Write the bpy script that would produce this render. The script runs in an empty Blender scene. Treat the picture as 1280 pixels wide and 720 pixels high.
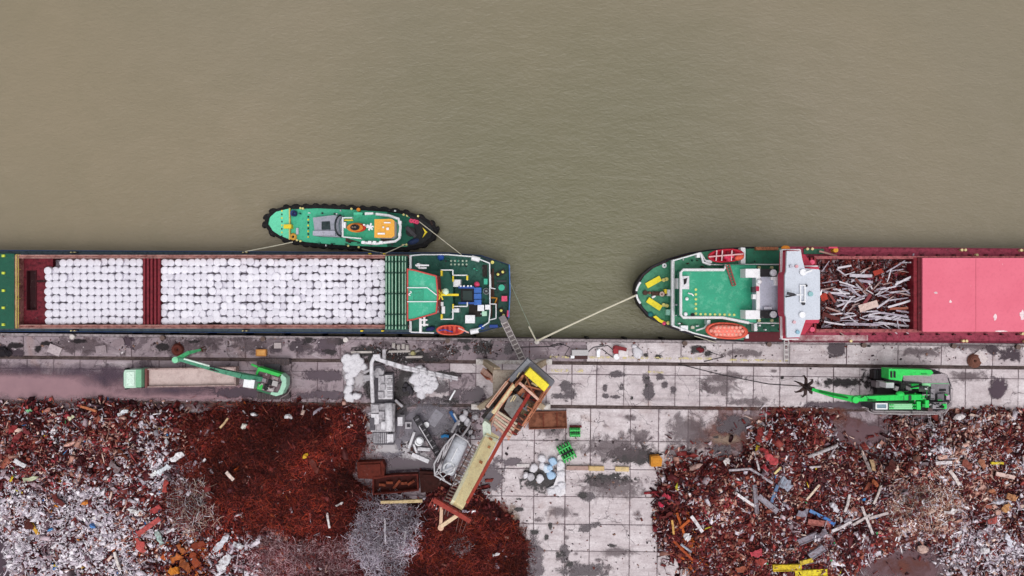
import bpy, math, random
import numpy as np
from mathutils import Vector, Matrix
random.seed(7); rng = np.random.default_rng(11)
sc = bpy.context.scene
col = sc.collection
# ---------------------------------------------------------------- camera, sky, sun, exposure
CAM_H, FPX, ROLL = 105.0, 913.0, math.radians(0.6)
cam_data = bpy.data.cameras.new('camera'); cam_data.sensor_width = 36; cam_data.lens = 36*FPX/1280; cam_data.clip_end = 2000
cam = bpy.data.objects.new('camera', cam_data); col.objects.link(cam)
cam.location = (0, 0, CAM_H); cam.rotation_euler = (0, 0, ROLL); sc.camera = cam
SUN_EL, SUN_AZ = math.radians(72), math.radians(165)      # azimuth from north, clockwise
world = bpy.data.worlds.new('World'); sc.world = world; world.use_nodes = True
wn = world.node_tree; bg = wn.nodes['Background']
sky = wn.nodes.new('ShaderNodeTexSky'); sky.sky_type = 'NISHITA'; sky.sun_disc = False
sky.sun_elevation = SUN_EL; sky.sun_rotation = SUN_AZ; sky.dust_density = 4.0; sky.air_density = 1.2
hs = wn.nodes.new('ShaderNodeHueSaturation'); hs.inputs['Saturation'].default_value = 0.12
wn.links.new(sky.outputs[0], hs.inputs['Color']); wn.links.new(hs.outputs[0], bg.inputs['Color'])
bg.inputs['Strength'].default_value = 0.14
sun_d = bpy.data.lights.new('sun', 'SUN'); sun_d.energy = 0.9; sun_d.angle = math.radians(50); sun_d.color = (1.0, 0.955, 0.93)
sun = bpy.data.objects.new('sun', sun_d); col.objects.link(sun)
sd = Vector((math.sin(SUN_AZ)*math.cos(SUN_EL), math.cos(SUN_AZ)*math.cos(SUN_EL), math.sin(SUN_EL)))
sun.rotation_euler = sd.to_track_quat('Z', 'Y').to_euler(); sun.location = (0, -30, 60)
vs = sc.view_settings; vs.view_transform = 'Standard'; vs.look = 'None'; vs.gamma = 1.0; vs.exposure = 0.1
vs.use_curve_mapping = False
sc.cycles.max_bounces = 6; sc.cycles.transparent_max_bounces = 32
# ---------------------------------------------------------------- helpers
CR, SR = math.cos(ROLL), math.sin(ROLL)
def P(px, py, z=0.0):
    """survey point: where the thing seen at photo pixel px,py stands when its height is z metres"""
    u, v = px-640, 360-py; k = (CAM_H-z)/FPX
    return Vector(((u*CR-v*SR)*k, (u*SR+v*CR)*k, z))
def S(n, z=0.0): return n*(CAM_H-z)/FPX
def lin(h):
    r = [int(h[i:i+2], 16)/255 for i in (0, 2, 4)]
    return tuple((c/12.92 if c <= .04045 else ((c+.055)/1.055)**2.4) for c in r)
MATS = {}
def new_mat(key):
    m = bpy.data.materials.new(key); m.use_nodes = True; MATS[key] = m
    nt = m.node_tree; b = nt.nodes['Principled BSDF']; b.inputs['Specular IOR Level'].default_value = .22; return m, nt, b
def node(nt, typ, ins=None, **props):
    n = nt.nodes.new(typ)
    for k, v in props.items(): setattr(n, k, v)
    for k, v in (ins or {}).items():
        if hasattr(v, 'is_linked') or isinstance(v, bpy.types.NodeSocket): nt.links.new(v, n.inputs[k])
        else: n.inputs[k].default_value = v
    return n
def noise(nt, vec, scale, detail=4, rough=.6, dist=0.0):
    return node(nt, 'ShaderNodeTexNoise', {'Vector': vec, 'Scale': scale, 'Detail': detail, 'Roughness': rough, 'Distortion': dist}).outputs['Fac']
def ramp(nt, fac, a, b, to0=0.0, to1=1.0):
    return node(nt, 'ShaderNodeMapRange', {'Value': fac, 'From Min': a, 'From Max': b, 'To Min': to0, 'To Max': to1}, clamp=True).outputs[0]
def mix(nt, fac, a, b, mode='MIX'):
    n = nt.nodes.new('ShaderNodeMix'); n.data_type = 'RGBA'; n.blend_type = mode
    for idx, v in ((0, fac), (6, a), (7, b)):
        if isinstance(v, bpy.types.NodeSocket): nt.links.new(v, n.inputs[idx])
        elif idx == 0: n.inputs[idx].default_value = v
        else: n.inputs[idx].default_value = (*v, 1)
    return n.outputs[2]
def mth(nt, op, a, b=0.0, c=0.0):
    n = nt.nodes.new('ShaderNodeMath'); n.operation = op
    for i, v in enumerate((a, b, c)):
        if isinstance(v, bpy.types.NodeSocket): nt.links.new(v, n.inputs[i])
        else: n.inputs[i].default_value = v
    return n.outputs[0]
def mat(h, rough=.55, metal=0.0, var=.22, scale=1.2, dirt='3a2d2b', amt=.35, dscale=2.2):
    """painted or bare surface with worn, dirty patches"""
    key = f'paint_{h}_{rough}_{metal}_{var}_{dirt}_{amt}_{dscale}'
    if key in MATS: return MATS[key]
    m, nt, b = new_mat(key)
    pos = node(nt, 'ShaderNodeNewGeometry').outputs['Position']
    c = lin(h); lo = tuple(x*(1-var) for x in c); hi = tuple(min(1, x*(1+var*.8)) for x in c)
    base = mix(nt, noise(nt, pos, scale, 5, .65), lo, hi)
    d = ramp(nt, noise(nt, pos, dscale, 8, .72, .3), .60-.25*amt, .78-.2*amt, 0, min(1, amt*1.6))
    base = mix(nt, d, base, lin(dirt))
    g = ramp(nt, noise(nt, pos, 5.5, 7, .78, .5), .46, .74, 0, .55)
    base = mix(nt, g, base, tuple(x*.42+.012 for x in c))
    base = mix(nt, ramp(nt, noise(nt, pos, 2.7, 7, .78, .8), .60, .74, 0, .28), base, lin('cfc8c4'))
    base = mix(nt, ramp(nt, noise(nt, node(nt, 'ShaderNodeMapping', {'Vector': pos, 'Scale': (1.6, .5, 1)}).outputs[0], 1.1, 8, .75, 1.0), .60, .72, 0, .32), base, lin('6a4434'))
    nt.links.new(base, b.inputs['Base Color']); b.inputs['Metallic'].default_value = metal
    nt.links.new(ramp(nt, d, 0, 1, rough, min(1, rough+.25)), b.inputs['Roughness'])
    return m
class MB:
    """collects shapes for ONE mesh object, in world coordinates"""
    def __init__(s): s.v = []; s.f = []
    def add(s, vs, fs):
        o = len(s.v); s.v += [tuple(v) for v in vs]; s.f += [tuple(i+o for i in f) for f in fs]; return s
    def loft(s, loops, cap0=True, cap1=True):
        n = len(loops[0]); vs = [p for l in loops for p in l]; fs = []
        for k in range(len(loops)-1):
            for i in range(n):
                j = (i+1) % n; fs.append((k*n+i, k*n+j, (k+1)*n+j, (k+1)*n+i))
        if cap0: fs.append(tuple(range(n))[::-1])
        if cap1: fs.append(tuple(range((len(loops)-1)*n, len(loops)*n)))
        return s.add(vs, fs)
    def poly(s, pts, z1, z0):
        pts = [(p[0], p[1]) for p in pts]
        if sum(a[0]*b[1]-b[0]*a[1] for a, b in zip(pts, pts[1:]+pts[:1])) < 0: pts = pts[::-1]
        return s.loft([[(x, y, z0) for x, y in pts], [(x, y, z1) for x, y in pts]])
    def pp(s, px, z1, z0):
        z1 += random.uniform(0, .012)      # no two tops in one plane
        return s.poly([P(x, y, z1) for x, y in px], z1, z0)
    def pb(s, x0, y0, x1, y1, z1, z0): return s.pp([(x0, y0), (x1, y0), (x1, y1), (x0, y1)], z1, z0)
    def pr(s, cx, cy, w, h, ang, z1, z0):
        a = math.radians(ang); c, n = math.cos(a), math.sin(a)
        return s.pp([(cx+x*c+y*n, cy-x*n+y*c) for x, y in ((-w/2, -h/2), (w/2, -h/2), (w/2, h/2), (-w/2, h/2))], z1, z0)
    def ring(s, outer, inner, z1, z0):
        o1 = [P(x, y, z1) for x, y in outer]; i1 = [P(x, y, z1) for x, y in inner]; n = len(o1)
        vs = o1+i1+[Vector((p.x, p.y, z0)) for p in o1]+[Vector((p.x, p.y, z0)) for p in i1]; fs = []
        for i in range(n):
            j = (i+1) % n
            fs += [(i, j, n+j, n+i), (i, 2*n+i, 2*n+j, j), (n+i, n+j, 3*n+j, 3*n+i), (2*n+i, 3*n+i, 3*n+j, 2*n+j)]
        return s.add(vs, fs)
    def frame(s, x0, y0, x1, y1, t, z1, z0):
        return s.ring([(x0, y0), (x1, y0), (x1, y1), (x0, y1)], [(x0+t, y0+t), (x1-t, y0+t), (x1-t, y1-t), (x0+t, y1-t)], z1, z0)
    def bar(s, p0, p1, w, h, w1=None, h1=None):
        p0, p1 = Vector(p0), Vector(p1); d = (p1-p0).normalized()
        up = Vector((0, 0, 1)) if abs(d.z) < .95 else Vector((0, 1, 0))
        r = d.cross(up).normalized(); u = r.cross(d).normalized(); L = []
        for p, a, b in ((p0, w, h), (p1, w1 or w, h1 or h)):
            L.append([p+r*a/2-u*b/2, p+r*a/2+u*b/2, p-r*a/2+u*b/2, p-r*a/2-u*b/2])
        return s.loft(L)
    def tube(s, pts, r, n=6, closed=False, r1=None):
        pts = [Vector(p) for p in pts]; L = []; m = len(pts)
        for i, p in enumerate(pts):
            a = pts[i-1] if i > 0 or closed else p; b = pts[(i+1) % m] if i < m-1 or closed else p
            d = (b-a).normalized(); up = Vector((0, 0, 1)) if abs(d.z) < .95 else Vector((0, 1, 0))
            x = d.cross(up).normalized(); y = x.cross(d).normalized()
            rr = r if r1 is None else r+(r1-r)*i/(m-1)
            L.append([p+(x*math.cos(t)+y*math.sin(t))*rr for t in [2*math.pi*k/n for k in range(n)]])
        if closed: return s.loft(L+[L[0]], False, False)
        return s.loft(L)
    def cyl(s, c, r, h, n=12, r1=None):
        c = Vector(c); r1 = r if r1 is None else r1
        f = lambda q, z: [(c.x+q*math.cos(2*math.pi*k/n), c.y+q*math.sin(2*math.pi*k/n), z) for k in range(n)]
        return s.loft([f(r, c.z), f(r1, c.z+h)])
    def ball(s, c, rx, ry, rz, nu=10, nv=6, rot=0.0, jit=0.0):
        c = Vector(c); L = []; ca, sa = math.cos(rot), math.sin(rot)
        for i in range(nv+1):
            ph = -math.pi/2+math.pi*i/nv; q = max(math.cos(ph), .05)
            ring = []
            for k in range(nu):
                t = 2*math.pi*k/nu; j = 1+jit*(random.random()-.5)
                x, y = rx*q*math.cos(t)*j, ry*q*math.sin(t)*j
                ring.append((c.x+x*ca-y*sa, c.y+x*sa+y*ca, c.z+rz*math.sin(ph)))
            L.append(ring)
        return s.loft(L)
    def torus(s, c, R, r, n=14, m=6):
        c = Vector(c); return s.tube([c+Vector((R*math.cos(2*math.pi*k/n), R*math.sin(2*math.pi*k/n), 0)) for k in range(n)], r, m, True)
    def rail(s, px, z, h=1.0, r=.05, post=1.8, close=False):
        pts = [P(x, y, z) for x, y in px]
        if close: pts.append(pts[0])
        for a, b in zip(pts, pts[1:]):
            for f in ((1, .5) if h > .8 else (1,)):
                s.tube([a+Vector((0, 0, h*(f-1))), b+Vector((0, 0, h*(f-1)))], r, 5)
            n = max(1, int((b-a).length/post))
            for i in range(n+1):
                q = a.lerp(b, i/n); s.tube([q, q-Vector((0, 0, h))], r*.8, 4)
        return s
    def build(s, name, material, parent=None, smooth=False):
        o0 = ORG[parent.name] if parent else Vector((0, 0, 0))
        if not parent and s.v:
            a = np.array(s.v); o0 = Vector((a[:, 0].mean(), a[:, 1].mean(), a[:, 2].min()))
        me = bpy.data.meshes.new(name); me.from_pydata([(v[0]-o0.x, v[1]-o0.y, v[2]-o0.z) for v in s.v], [], s.f)
        me.materials.append(material)
        if smooth: me.polygons.foreach_set('use_smooth', [True]*len(me.polygons))
        ob = bpy.data.objects.new(name, me); col.objects.link(ob)
        if parent: ob.parent = parent
        else: ob.location = o0
        ORG[ob.name] = o0; return ob
ORG = {}
def tag(o, label=None, cat=None, group=None, kind=None):
    for k, v in (('label', label), ('category', cat), ('group', group), ('kind', kind)):
        if v: o[k] = v
    return o
def root(name, label, cat, px, py, z=0.0, group=None):
    o = bpy.data.objects.new(name, None); o.empty_display_size = .3; col.objects.link(o)
    o.location = P(px, py, z); ORG[o.name] = o.location.copy(); return tag(o, label, cat, group)
def struct(o): o['kind'] = 'structure'; return o
def lab(o, t): o['label'] = t; return o
# numpy value noise
LAT = rng.random((256, 256))
def vnoise(x, y, s):
    x = np.asarray(x)*s; y = np.asarray(y)*s; i = np.floor(x).astype(int); j = np.floor(y).astype(int)
    fx = x-i; fy = y-j; fx = fx*fx*(3-2*fx); fy = fy*fy*(3-2*fy)
    g = lambda a, b: LAT[a % 256, b % 256]
    return (g(i, j)*(1-fx)+g(i+1, j)*fx)*(1-fy)+(g(i, j+1)*(1-fx)+g(i+1, j+1)*fx)*fy
def fbm(x, y, s, o=4):
    t = 0; a = .5
    for k in range(o): t = t+a*vnoise(np.asarray(x)+k*37.1, np.asarray(y)-k*11.7, s); s *= 2.1; a *= .5
    return t
def poly_sd(x, y, poly):
    """inside distance (positive inside)"""
    d = np.full(x.shape, 1e9); ins = np.zeros(x.shape, bool)
    for (ax, ay), (bx, by) in zip(poly, poly[1:]+poly[:1]):
        ex, ey = bx-ax, by-ay; t = np.clip(((x-ax)*ex+(y-ay)*ey)/(ex*ex+ey*ey+1e-9), 0, 1)
        d = np.minimum(d, np.hypot(x-ax-t*ex, y-ay-t*ey))
        c = ((ay > y) != (by > y)) & (x < (bx-ax)*(y-ay)/((by-ay) if by != ay else 1e-9)+ax); ins ^= c
    return np.where(ins, d, -d)
def P2(px, py, z=0.0):
    u, v = np.asarray(px)-640., 360.-np.asarray(py); k = (CAM_H-z)/FPX
    return (u*CR-v*SR)*k, (u*SR+v*CR)*k
def toPX(x, y, z=0.0):
    k = FPX/(CAM_H-z); return (x*CR+y*SR)*k+640, 360-(-x*SR+y*CR)*k
def np_mesh(name, V, F, material, colors=None, smooth=False):
    """V (n,3), F (m,k) with constant k; colours per vertex"""
    me = bpy.data.meshes.new(name); k = F.shape[1]
    me.vertices.add(len(V)); me.vertices.foreach_set('co', V.astype(np.float32).ravel())
    me.loops.add(F.size); me.loops.foreach_set('vertex_index', F.astype(np.int32).ravel())
    me.polygons.add(len(F)); me.polygons.foreach_set('loop_start', np.arange(0, F.size, k, dtype=np.int32))
    if colors is not None:
        at = me.color_attributes.new('tint', 'FLOAT_COLOR', 'POINT')
        at.data.foreach_set('color', np.c_[colors, np.ones(len(colors))].astype(np.float32).ravel())
    me.update(calc_edges=True); me.materials.append(material)
    if smooth: me.polygons.foreach_set('use_smooth', [True]*len(me.polygons))
    o = bpy.data.objects.new(name, me); col.objects.link(o); ORG[o.name] = Vector((0, 0, 0)); return o
# ---------------------------------------------------------------- setting: water, quay, slabs, rails
def water_mat():
    m, nt, b = new_mat('river_water')
    pos = node(nt, 'ShaderNodeNewGeometry').outputs['Position']
    silt = ramp(nt, noise(nt, pos, .012, 3, .5, .6), .35, .65)
    base = mix(nt, silt, lin('7f7766'), lin('857a66'))
    base = mix(nt, ramp(nt, noise(nt, pos, .11, 5, .6, 1.2), .4, .7, 0, .2), base, lin('716b56'))
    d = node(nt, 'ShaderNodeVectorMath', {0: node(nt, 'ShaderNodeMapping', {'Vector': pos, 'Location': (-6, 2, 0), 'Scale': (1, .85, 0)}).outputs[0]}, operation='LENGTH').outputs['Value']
    berth_shade = ramp(nt, mth(nt, 'ADD', d, mth(nt, 'MULTIPLY', noise(nt, pos, .05, 4, .6), 16)), 12, 58, .8, 0)
    base = mix(nt, berth_shade, base, lin('5f6048'))      # shade and lens cast around the berth, painted into the water colour
    nt.links.new(base, b.inputs['Base Color']); b.inputs['Roughness'].default_value = .12; b.inputs['IOR'].default_value = 1.33
    b.inputs['Specular IOR Level'].default_value = .4
    mp = node(nt, 'ShaderNodeMapping', {'Vector': pos, 'Rotation': (0, 0, .5), 'Scale': (1, 2.2, 1)}).outputs[0]
    w = mth(nt, 'ADD', noise(nt, mp, 1.1, 5, .6, .4), mth(nt, 'MULTIPLY', noise(nt, mp, .22, 3, .5), 1.5))
    bp = node(nt, 'ShaderNodeBump', {'Height': w, 'Strength': .35, 'Distance': .35})
    nt.links.new(bp.outputs[0], b.inputs['Normal']); return m
Z_W = -3.5
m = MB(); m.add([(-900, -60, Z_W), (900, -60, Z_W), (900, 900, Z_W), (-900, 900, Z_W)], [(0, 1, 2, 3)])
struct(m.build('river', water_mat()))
def concrete_mat(key, base, light, dark, blot=.5):
    m, nt, b = new_mat(key)
    pos = node(nt, 'ShaderNodeNewGeometry').outputs['Position']
    rnd = node(nt, 'ShaderNodeObjectInfo').outputs['Random']
    c = mix(nt, ramp(nt, noise(nt, pos, .35, 6, .65, .5), .3, .7), lin(base), lin(light))
    c = mix(nt, ramp(nt, rnd, 0, 1, 0, .45), c, lin(base))
    st = node(nt, 'ShaderNodeMapping', {'Vector': pos, 'Scale': (.14, .9, 1)}).outputs[0]
    c = mix(nt, ramp(nt, noise(nt, st, 1.5, 7, .72, .8), .48, .74, 0, .6), c, lin('8f7d80'))
    c = mix(nt, ramp(nt, noise(nt, st, .9, 7, .72, 1.2), .56, .7, 0, .45), c, lin('e0d8da'))
    c = mix(nt, ramp(nt, noise(nt, pos, 4.2, 6, .75), .42, .72, 0, .45), c, lin('7f7074'))
    sp = node(nt, 'ShaderNodeSeparateXYZ', {'Vector': node(nt, 'ShaderNodeTexCoord').outputs['Generated']})
    e = lambda q: mth(nt, 'MINIMUM', q, mth(nt, 'SUBTRACT', 1.0, q))
    ed = mth(nt, 'MINIMUM', e(sp.outputs[0]), e(sp.outputs[1]))
    ed = mth(nt, 'ADD', ed, mth(nt, 'MULTIPLY', mth(nt, 'SUBTRACT', noise(nt, pos, 1.4, 7, .75, .6), .5), .55))
    c = mix(nt, mth(nt, 'MULTIPLY', ramp(nt, ed, -.08, .03, .8, 0), ramp(nt, noise(nt, pos, .25, 4, .6), .4, .6)), c, lin('55484d'))
    c = mix(nt, ramp(nt, noise(nt, pos, .75, 8, .75, .6), .44, .7, 0, .42), c, lin('8d7f83'))
    big = noise(nt, pos, .33, 9, .74, .7)
    c = mix(nt, ramp(nt, big, .62-.12*blot, .68-.12*blot, 0, .78), c, lin(dark))
    c = mix(nt, ramp(nt, noise(nt, pos, 1.7, 9, .8, .6), .63, .67, 0, .85), c, lin('352b31'))
    c = mix(nt, ramp(nt, noise(nt, pos, .13, 5, .65, .8), .60, .75, 0, .5), c, lin('8f6c5c'))
    vv = node(nt, 'ShaderNodeVectorMath', {0: pos, 1: node(nt, 'ShaderNodeVectorMath', {0: node(nt, 'ShaderNodeTexNoise', {'Vector': pos, 'Scale': .8, 'Detail': 4}).outputs['Color'], 'Scale': 1.3}, operation='SCALE').outputs[0]}, operation='ADD').outputs[0]
    cr = node(nt, 'ShaderNodeTexVoronoi', {'Vector': vv, 'Scale': .24}, feature='DISTANCE_TO_EDGE').outputs['Distance']
    crk = mth(nt, 'MULTIPLY', ramp(nt, cr, 0, .014, .8, 0), ramp(nt, noise(nt, pos, .2, 2), .5, .58))
    c = mix(nt, crk, c, lin('453a3f'))
    nt.links.new(c, b.inputs['Base Color'])
    nt.links.new(ramp(nt, big, .45, .65, .85, .4), b.inputs['Roughness'])
    bp = node(nt, 'ShaderNodeBump', {'Height': noise(nt, pos, 6, 6, .7), 'Strength': .25, 'Distance': .05}); nt.links.new(bp.outputs[0], b.inputs['Normal'])
    return m
CONC = concrete_mat('worn_concrete', 'bdb1b4', 'e2dadd', '6a5c62', .1)
CONC2 = concrete_mat('dirty_concrete', '84767d', 'aa9ca2', '4f4148', .8)
DIRT = concrete_mat('oily_ground', '5c4a50', '75626a', '3b2c30', .8)
WALL = mat('4c4446', .8, 0, .3, 1, '1d1b1c', .6)
# world lines of the quay, from the survey
def VY(v): return v*CAM_H/FPX
def UX(px): return (px-640)*CAM_H/FPX
Y_E, Y_R1, Y_R2 = VY(-63.6), VY(-93), VY(-147.6)
m = MB(); m.poly([(-160, Y_E+.02), (160, Y_E+.02), (160, -120), (-160, -120)], -.12, -8)
quay = struct(m.build('quay', DIRT))
m = MB(); m.poly([(-160, Y_E+.06), (160, Y_E+.06), (160, Y_E-.30), (-160, Y_E-.30)], .03, -.5)
m.build('coping', mat('a2979a', .8, 0, .25, .8, '4d4346', .6), quay)
m = MB()
for i in range(-26, 27):
    m.poly([(i*5.5-.22, Y_E+.07), (i*5.5+.22, Y_E+.07), (i*5.5+.22, Y_E+.3), (i*5.5-.22, Y_E+.3)], -.4, -4.4)
m.build('fender_posts', mat('1c1a1a', .8), quay)
def slab(x0, x1, ya, yb, material):
    g = .05; t = random.uniform(-.012, .012); z = [t+random.uniform(-.01, .01) for _ in range(4)]
    x0 += g*random.uniform(.7, 1.5); x1 -= g*random.uniform(.7, 1.5); ya -= g; yb += g     # ya > yb
    m = MB(); q = [(x0, yb), (x1, yb), (x1, ya), (x0, ya)]
    m.loft([[(x, y, -.13) for x, y in q], [(x, y, zz-.02) for (x, y), zz in zip(q, z)],
            [(x+(.02 if x == x0 else -.02), y+(.02 if y == yb else -.02), zz) for (x, y), zz in zip(q, z)]])
    m.build('slab', material, quay)
# strip by the water
x = -90.0
while x < 90:
    w = random.choice([6.2, 7.4, 8.2]); slab(x, x+w, Y_E-.3, Y_R1+.20, CONC2 if x < random.uniform(-4, 8) else CONC); x += w
# strip between the rails
xs = [UX(p) for p in list(range(-130, 680, 33))+[684, 716, 747, 781, 812, 845, 876, 910, 943, 976, 1010]+list(range(1043, 1420, 33))]
for a, b_ in zip(xs, xs[1:]):
    slab(a, b_, Y_R1-.20, Y_R1-1.6, CONC2 if a < random.uniform(-18, -6) else CONC)
    slab(a, b_, Y_R1-1.6, Y_R2+.20, CONC2 if a < random.uniform(-18, -6) else CONC)
# yard behind
xs = [UX(p) for p in (420, 458, 500, 545, 590, 630, 670, 709, 740, 790, 825, 862, 900, 940, 980, 1020, 1060, 1100, 1140)]
ys = [Y_R2-.20]+[VY(v) for v in (-190, -225.5, -260, -294.5, -328, -372, -410)]
for r, (ya, yb) in enumerate(zip(ys, ys[1:])):
    for a, b_ in zip(xs, xs[1:]):
        slab(a, b_, ya, yb, CONC2 if a < UX(random.uniform(560, 640)) or a > UX(random.uniform(840, 900)) else CONC)
# crane rails in their grooves
STEEL = mat('584c4a', .45, .6, .3, 2, '2a1a16', .6)
for yr in (Y_R1, Y_R2):
    r = struct(MB().poly([(-160, yr+.22), (160, yr+.22), (160, yr-.22), (-160, yr-.22)], -.03, -.2).build('rail_groove', mat('5d4e4d', .85, 0, .4, 1, '2a2020', .75, .7)))
    MB().poly([(-160, yr+.045), (160, yr+.045), (160, yr-.045), (-160, yr-.045)], .02, -.1).build('rail_head', STEEL, r)
    for s_ in (-1, 1):
        MB().poly([(-160, yr+s_*.25), (160, yr+s_*.25), (160, yr+s_*.21), (-160, yr+s_*.21)], .012, -.1).build('edge_angle', mat('6b5a56', .6, .4, .3, 2, '2f2220', .6), r)
# puddles, damp patches and stains: thin films with ragged outlines
def film_mat(key, h, alpha, rough, soft=.18, nscale=.9, namp=1.0, h2=None):
    m, nt, b = new_mat(key)
    a = node(nt, 'ShaderNodeAttribute', attribute_name='depth').outputs['Fac']
    pos = node(nt, 'ShaderNodeNewGeometry').outputs['Position']
    n = mth(nt, 'MULTIPLY', mth(nt, 'SUBTRACT', noise(nt, pos, nscale, 9, .74, .7), .5), 3.0*namp)
    f = ramp(nt, mth(nt, 'ADD', a, n), 0, soft, 0, alpha)
    c = mix(nt, noise(nt, pos, .5, 4, .6), lin(h), lin(h2 or h))
    nt.links.new(c, b.inputs['Base Color']); b.inputs['Roughness'].default_value = rough
    nt.links.new(f, b.inputs['Alpha']); b.inputs['Specular IOR Level'].default_value = .2; return m
FILM = {'wet': film_mat('wet_dark', '43373f', .82, .2, .32), 'mud': film_mat('muddy_water', 'a07e84', .93, .25, .5, .3, .45, '846870'),
        'purple': film_mat('standing_water', '54444f', .92, .15, .3, .6, 1.0, '463942'),
        'soft': film_mat('damp_streak', '5b4d52', .62, .4, .5, .8, 1.1), 'dust': film_mat('cement_dust', 'c3bec1', .92, .9, .5, .7, .9, 'a39da2'),
        'rust': film_mat('rust_dust', '5a3330', .75, .8, .8, .5, 1.0, '7a4a3c'), 'greywet': film_mat('grey_slurry', '75707a', .85, .25, .5, .5, .8, '5b555f'),
        'sand': film_mat('sand_spill', '8e7a6c', .8, .8, .6, .5, .8), 'mud2': film_mat('mauve_mud', '6a4e54', .93, .45, .4, .4, .9, '54393f'), 'oil': film_mat('oil_stain', '211a1d', .9, .35, .3, .9, 1.1)}
film_z = [0]
def film(kind, blobs, name='puddle'):
    film_z[0] += 1; z = .030+.0008*film_z[0]
    W = [(*P2(x, y), S(rx), S(ry)) for x, y, rx, ry in blobs]
    x0 = min(w[0]-w[2]*1.7 for w in W); x1 = max(w[0]+w[2]*1.7 for w in W); y0 = min(w[1]-w[3]*1.7 for w in W); y1 = max(w[1]+w[3]*1.7 for w in W)
    y1 = min(y1, Y_E-.1); nx = max(6, int((x1-x0)/.3)); ny = max(6, int((y1-y0)/.3))
    X, Y = np.meshgrid(np.linspace(x0, x1, nx), np.linspace(y0, y1, ny)); D = np.full(X.shape, -9.)
    for cx, cy, rx, ry in W: D = np.maximum(D, 1-(np.abs((X-cx)/rx)**2.6+np.abs((Y-cy)/ry)**2.6)**(1/2.6))
    idx = np.arange(nx*ny).reshape(ny, nx)
    F = np.stack([idx[:-1, :-1], idx[:-1, 1:], idx[1:, 1:], idx[1:, :-1]], -1).reshape(-1, 4)
    F = F[(D.ravel()[F] > -.75).any(1)]
    if name == 'quiet': name = 'puddle'
    o = np_mesh(name, np.c_[X.ravel(), Y.ravel(), np.full(X.size, z)], F, FILM[kind])
    at = o.data.attributes.new('depth', 'FLOAT', 'POINT'); at.data.foreach_set('value', D.ravel().astype(np.float32))
    return struct(o)
film('mud', [(60, 482, 160, 22), (230, 490, 170, 13)])
FILM['deep'] = film_mat('deeper_water', '5a4a58', .85, .15, 1.1, .3, .6, '4c3e4a')
film('deep', [(95, 464, 65, 11), (40, 462, 70, 10), (125, 472, 34, 15)])
film('deep', [(160, 468, 46, 16), (220, 488, 80, 8)])
film('purple', [(405, 469, 28, 8)]); film('purple', [(300, 491, 40, 7), (420, 494, 50, 6)])
film('wet', [(375, 431, 16, 10), (345, 436, 10, 6)]); film('purple', [(408, 432, 14, 10)]); film('purple', [(160, 425, 9, 10)])
film('wet', [(20, 441, 14, 5), (2, 436, 8, 7)]); film('soft', [(100, 432, 40, 10), (230, 434, 40, 12)]); film('soft', [(260, 427, 30, 6), (310, 430, 20, 10)])
film('oil', [(500, 446, 42, 10), (460, 440, 22, 8)], 'oil_stain'); film('oil', [(500, 500, 20, 8), (560, 500, 20, 6), (500, 515, 14, 8)], 'oil_stain'); film('oil', [(575, 530, 14, 14), (555, 535, 12, 12)], 'oil_stain'); film('oil', [(506, 476, 15, 20), (462, 482, 9, 18)], 'oil_stain'); film('oil', [(540, 446, 18, 7), (478, 448, 20, 7)], 'oil_stain'); film('oil', [(556, 468, 18, 5), (500, 492, 24, 6)], 'oil_stain'); film('wet', [(530, 500, 40, 5), (600, 512, 30, 4)])
film('oil', [(605, 434, 13, 10), (560, 440, 14, 6)], 'oil_stain')
film('wet', [(552, 484, 10, 9)]); film('purple', [(592, 495, 22, 8), (570, 492, 10, 7), (600, 488, 10, 7)]); film('wet', [(636, 436, 8, 8)]); film('soft', [(545, 441, 16, 9)])
film('wet', [(708, 483, 8, 8), (712, 493, 10, 9), (698, 495, 9, 4)])
film('wet', [(771, 468, 12, 4.5)]); film('wet', [(756, 485, 4, 5)]); film('wet', [(777, 483, 3.6, 5)]); film('wet', [(757, 495, 4.4, 3.2)]); film('wet', [(770, 496, 7, 2.8)])
film('wet', [(808, 475, 6, 7), (811, 490, 8, 13)]); film('wet', [(824, 471, 7, 5)]); film('wet', [(831, 481, 4, 5)]); film('wet', [(842, 488, 5, 6)])
film('soft', [(905, 473, 34, 9), (898, 486, 28, 8)]); film('soft', [(935, 502, 35, 6)]); film('soft', [(880, 485, 8, 6)])
film('oil', [(807, 444, 6, 3)], 'oil_stain'); film('oil', [(821, 446, 6, 3)], 'oil_stain'); film('soft', [(930, 441, 26, 6)])
film('rust', [(905, 545, 60, 32), (960, 530, 50, 20)], 'rust_stain'); film('wet', [(917, 532, 24, 14), (900, 563, 16, 8)]); film('sand', [(906, 549, 22, 7)], 'sand_patch')
film('rust', [(990, 516, 60, 6), (1180, 516, 90, 7), (350, 508, 150, 6)], 'rust_stain')
film('oil', [(790, 568, 34, 13), (760, 600, 34, 9)], 'oil_stain'); film('soft', [(770, 560, 50, 18), (765, 610, 45, 14)]); film('soft', [(800, 545, 16, 10), (790, 522, 12, 5)])
film('purple', [(613, 596, 17, 22), (640, 577, 16, 6)]); film('oil', [(674, 598, 26, 16)], 'oil_stain')
film('wet', [(732, 660, 10, 6), (745, 655, 8, 3)]); film('wet', [(706, 692, 7, 12)]); film('wet', [(732, 713, 34, 10)]); film('purple', [(668, 700, 11, 34)])
film('wet', [(734, 621, 10, 7)]); film('soft', [(690, 535, 20, 14)]); film('sand', [(640, 650, 12, 24)], 'sand_patch')
film('greywet', [(530, 530, 50, 28), (500, 555, 40, 20)], 'slurry_patch'); film('purple', [(515, 580, 40, 12)]); film('greywet', [(545, 522, 20, 16)], 'slurry_patch')
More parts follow.
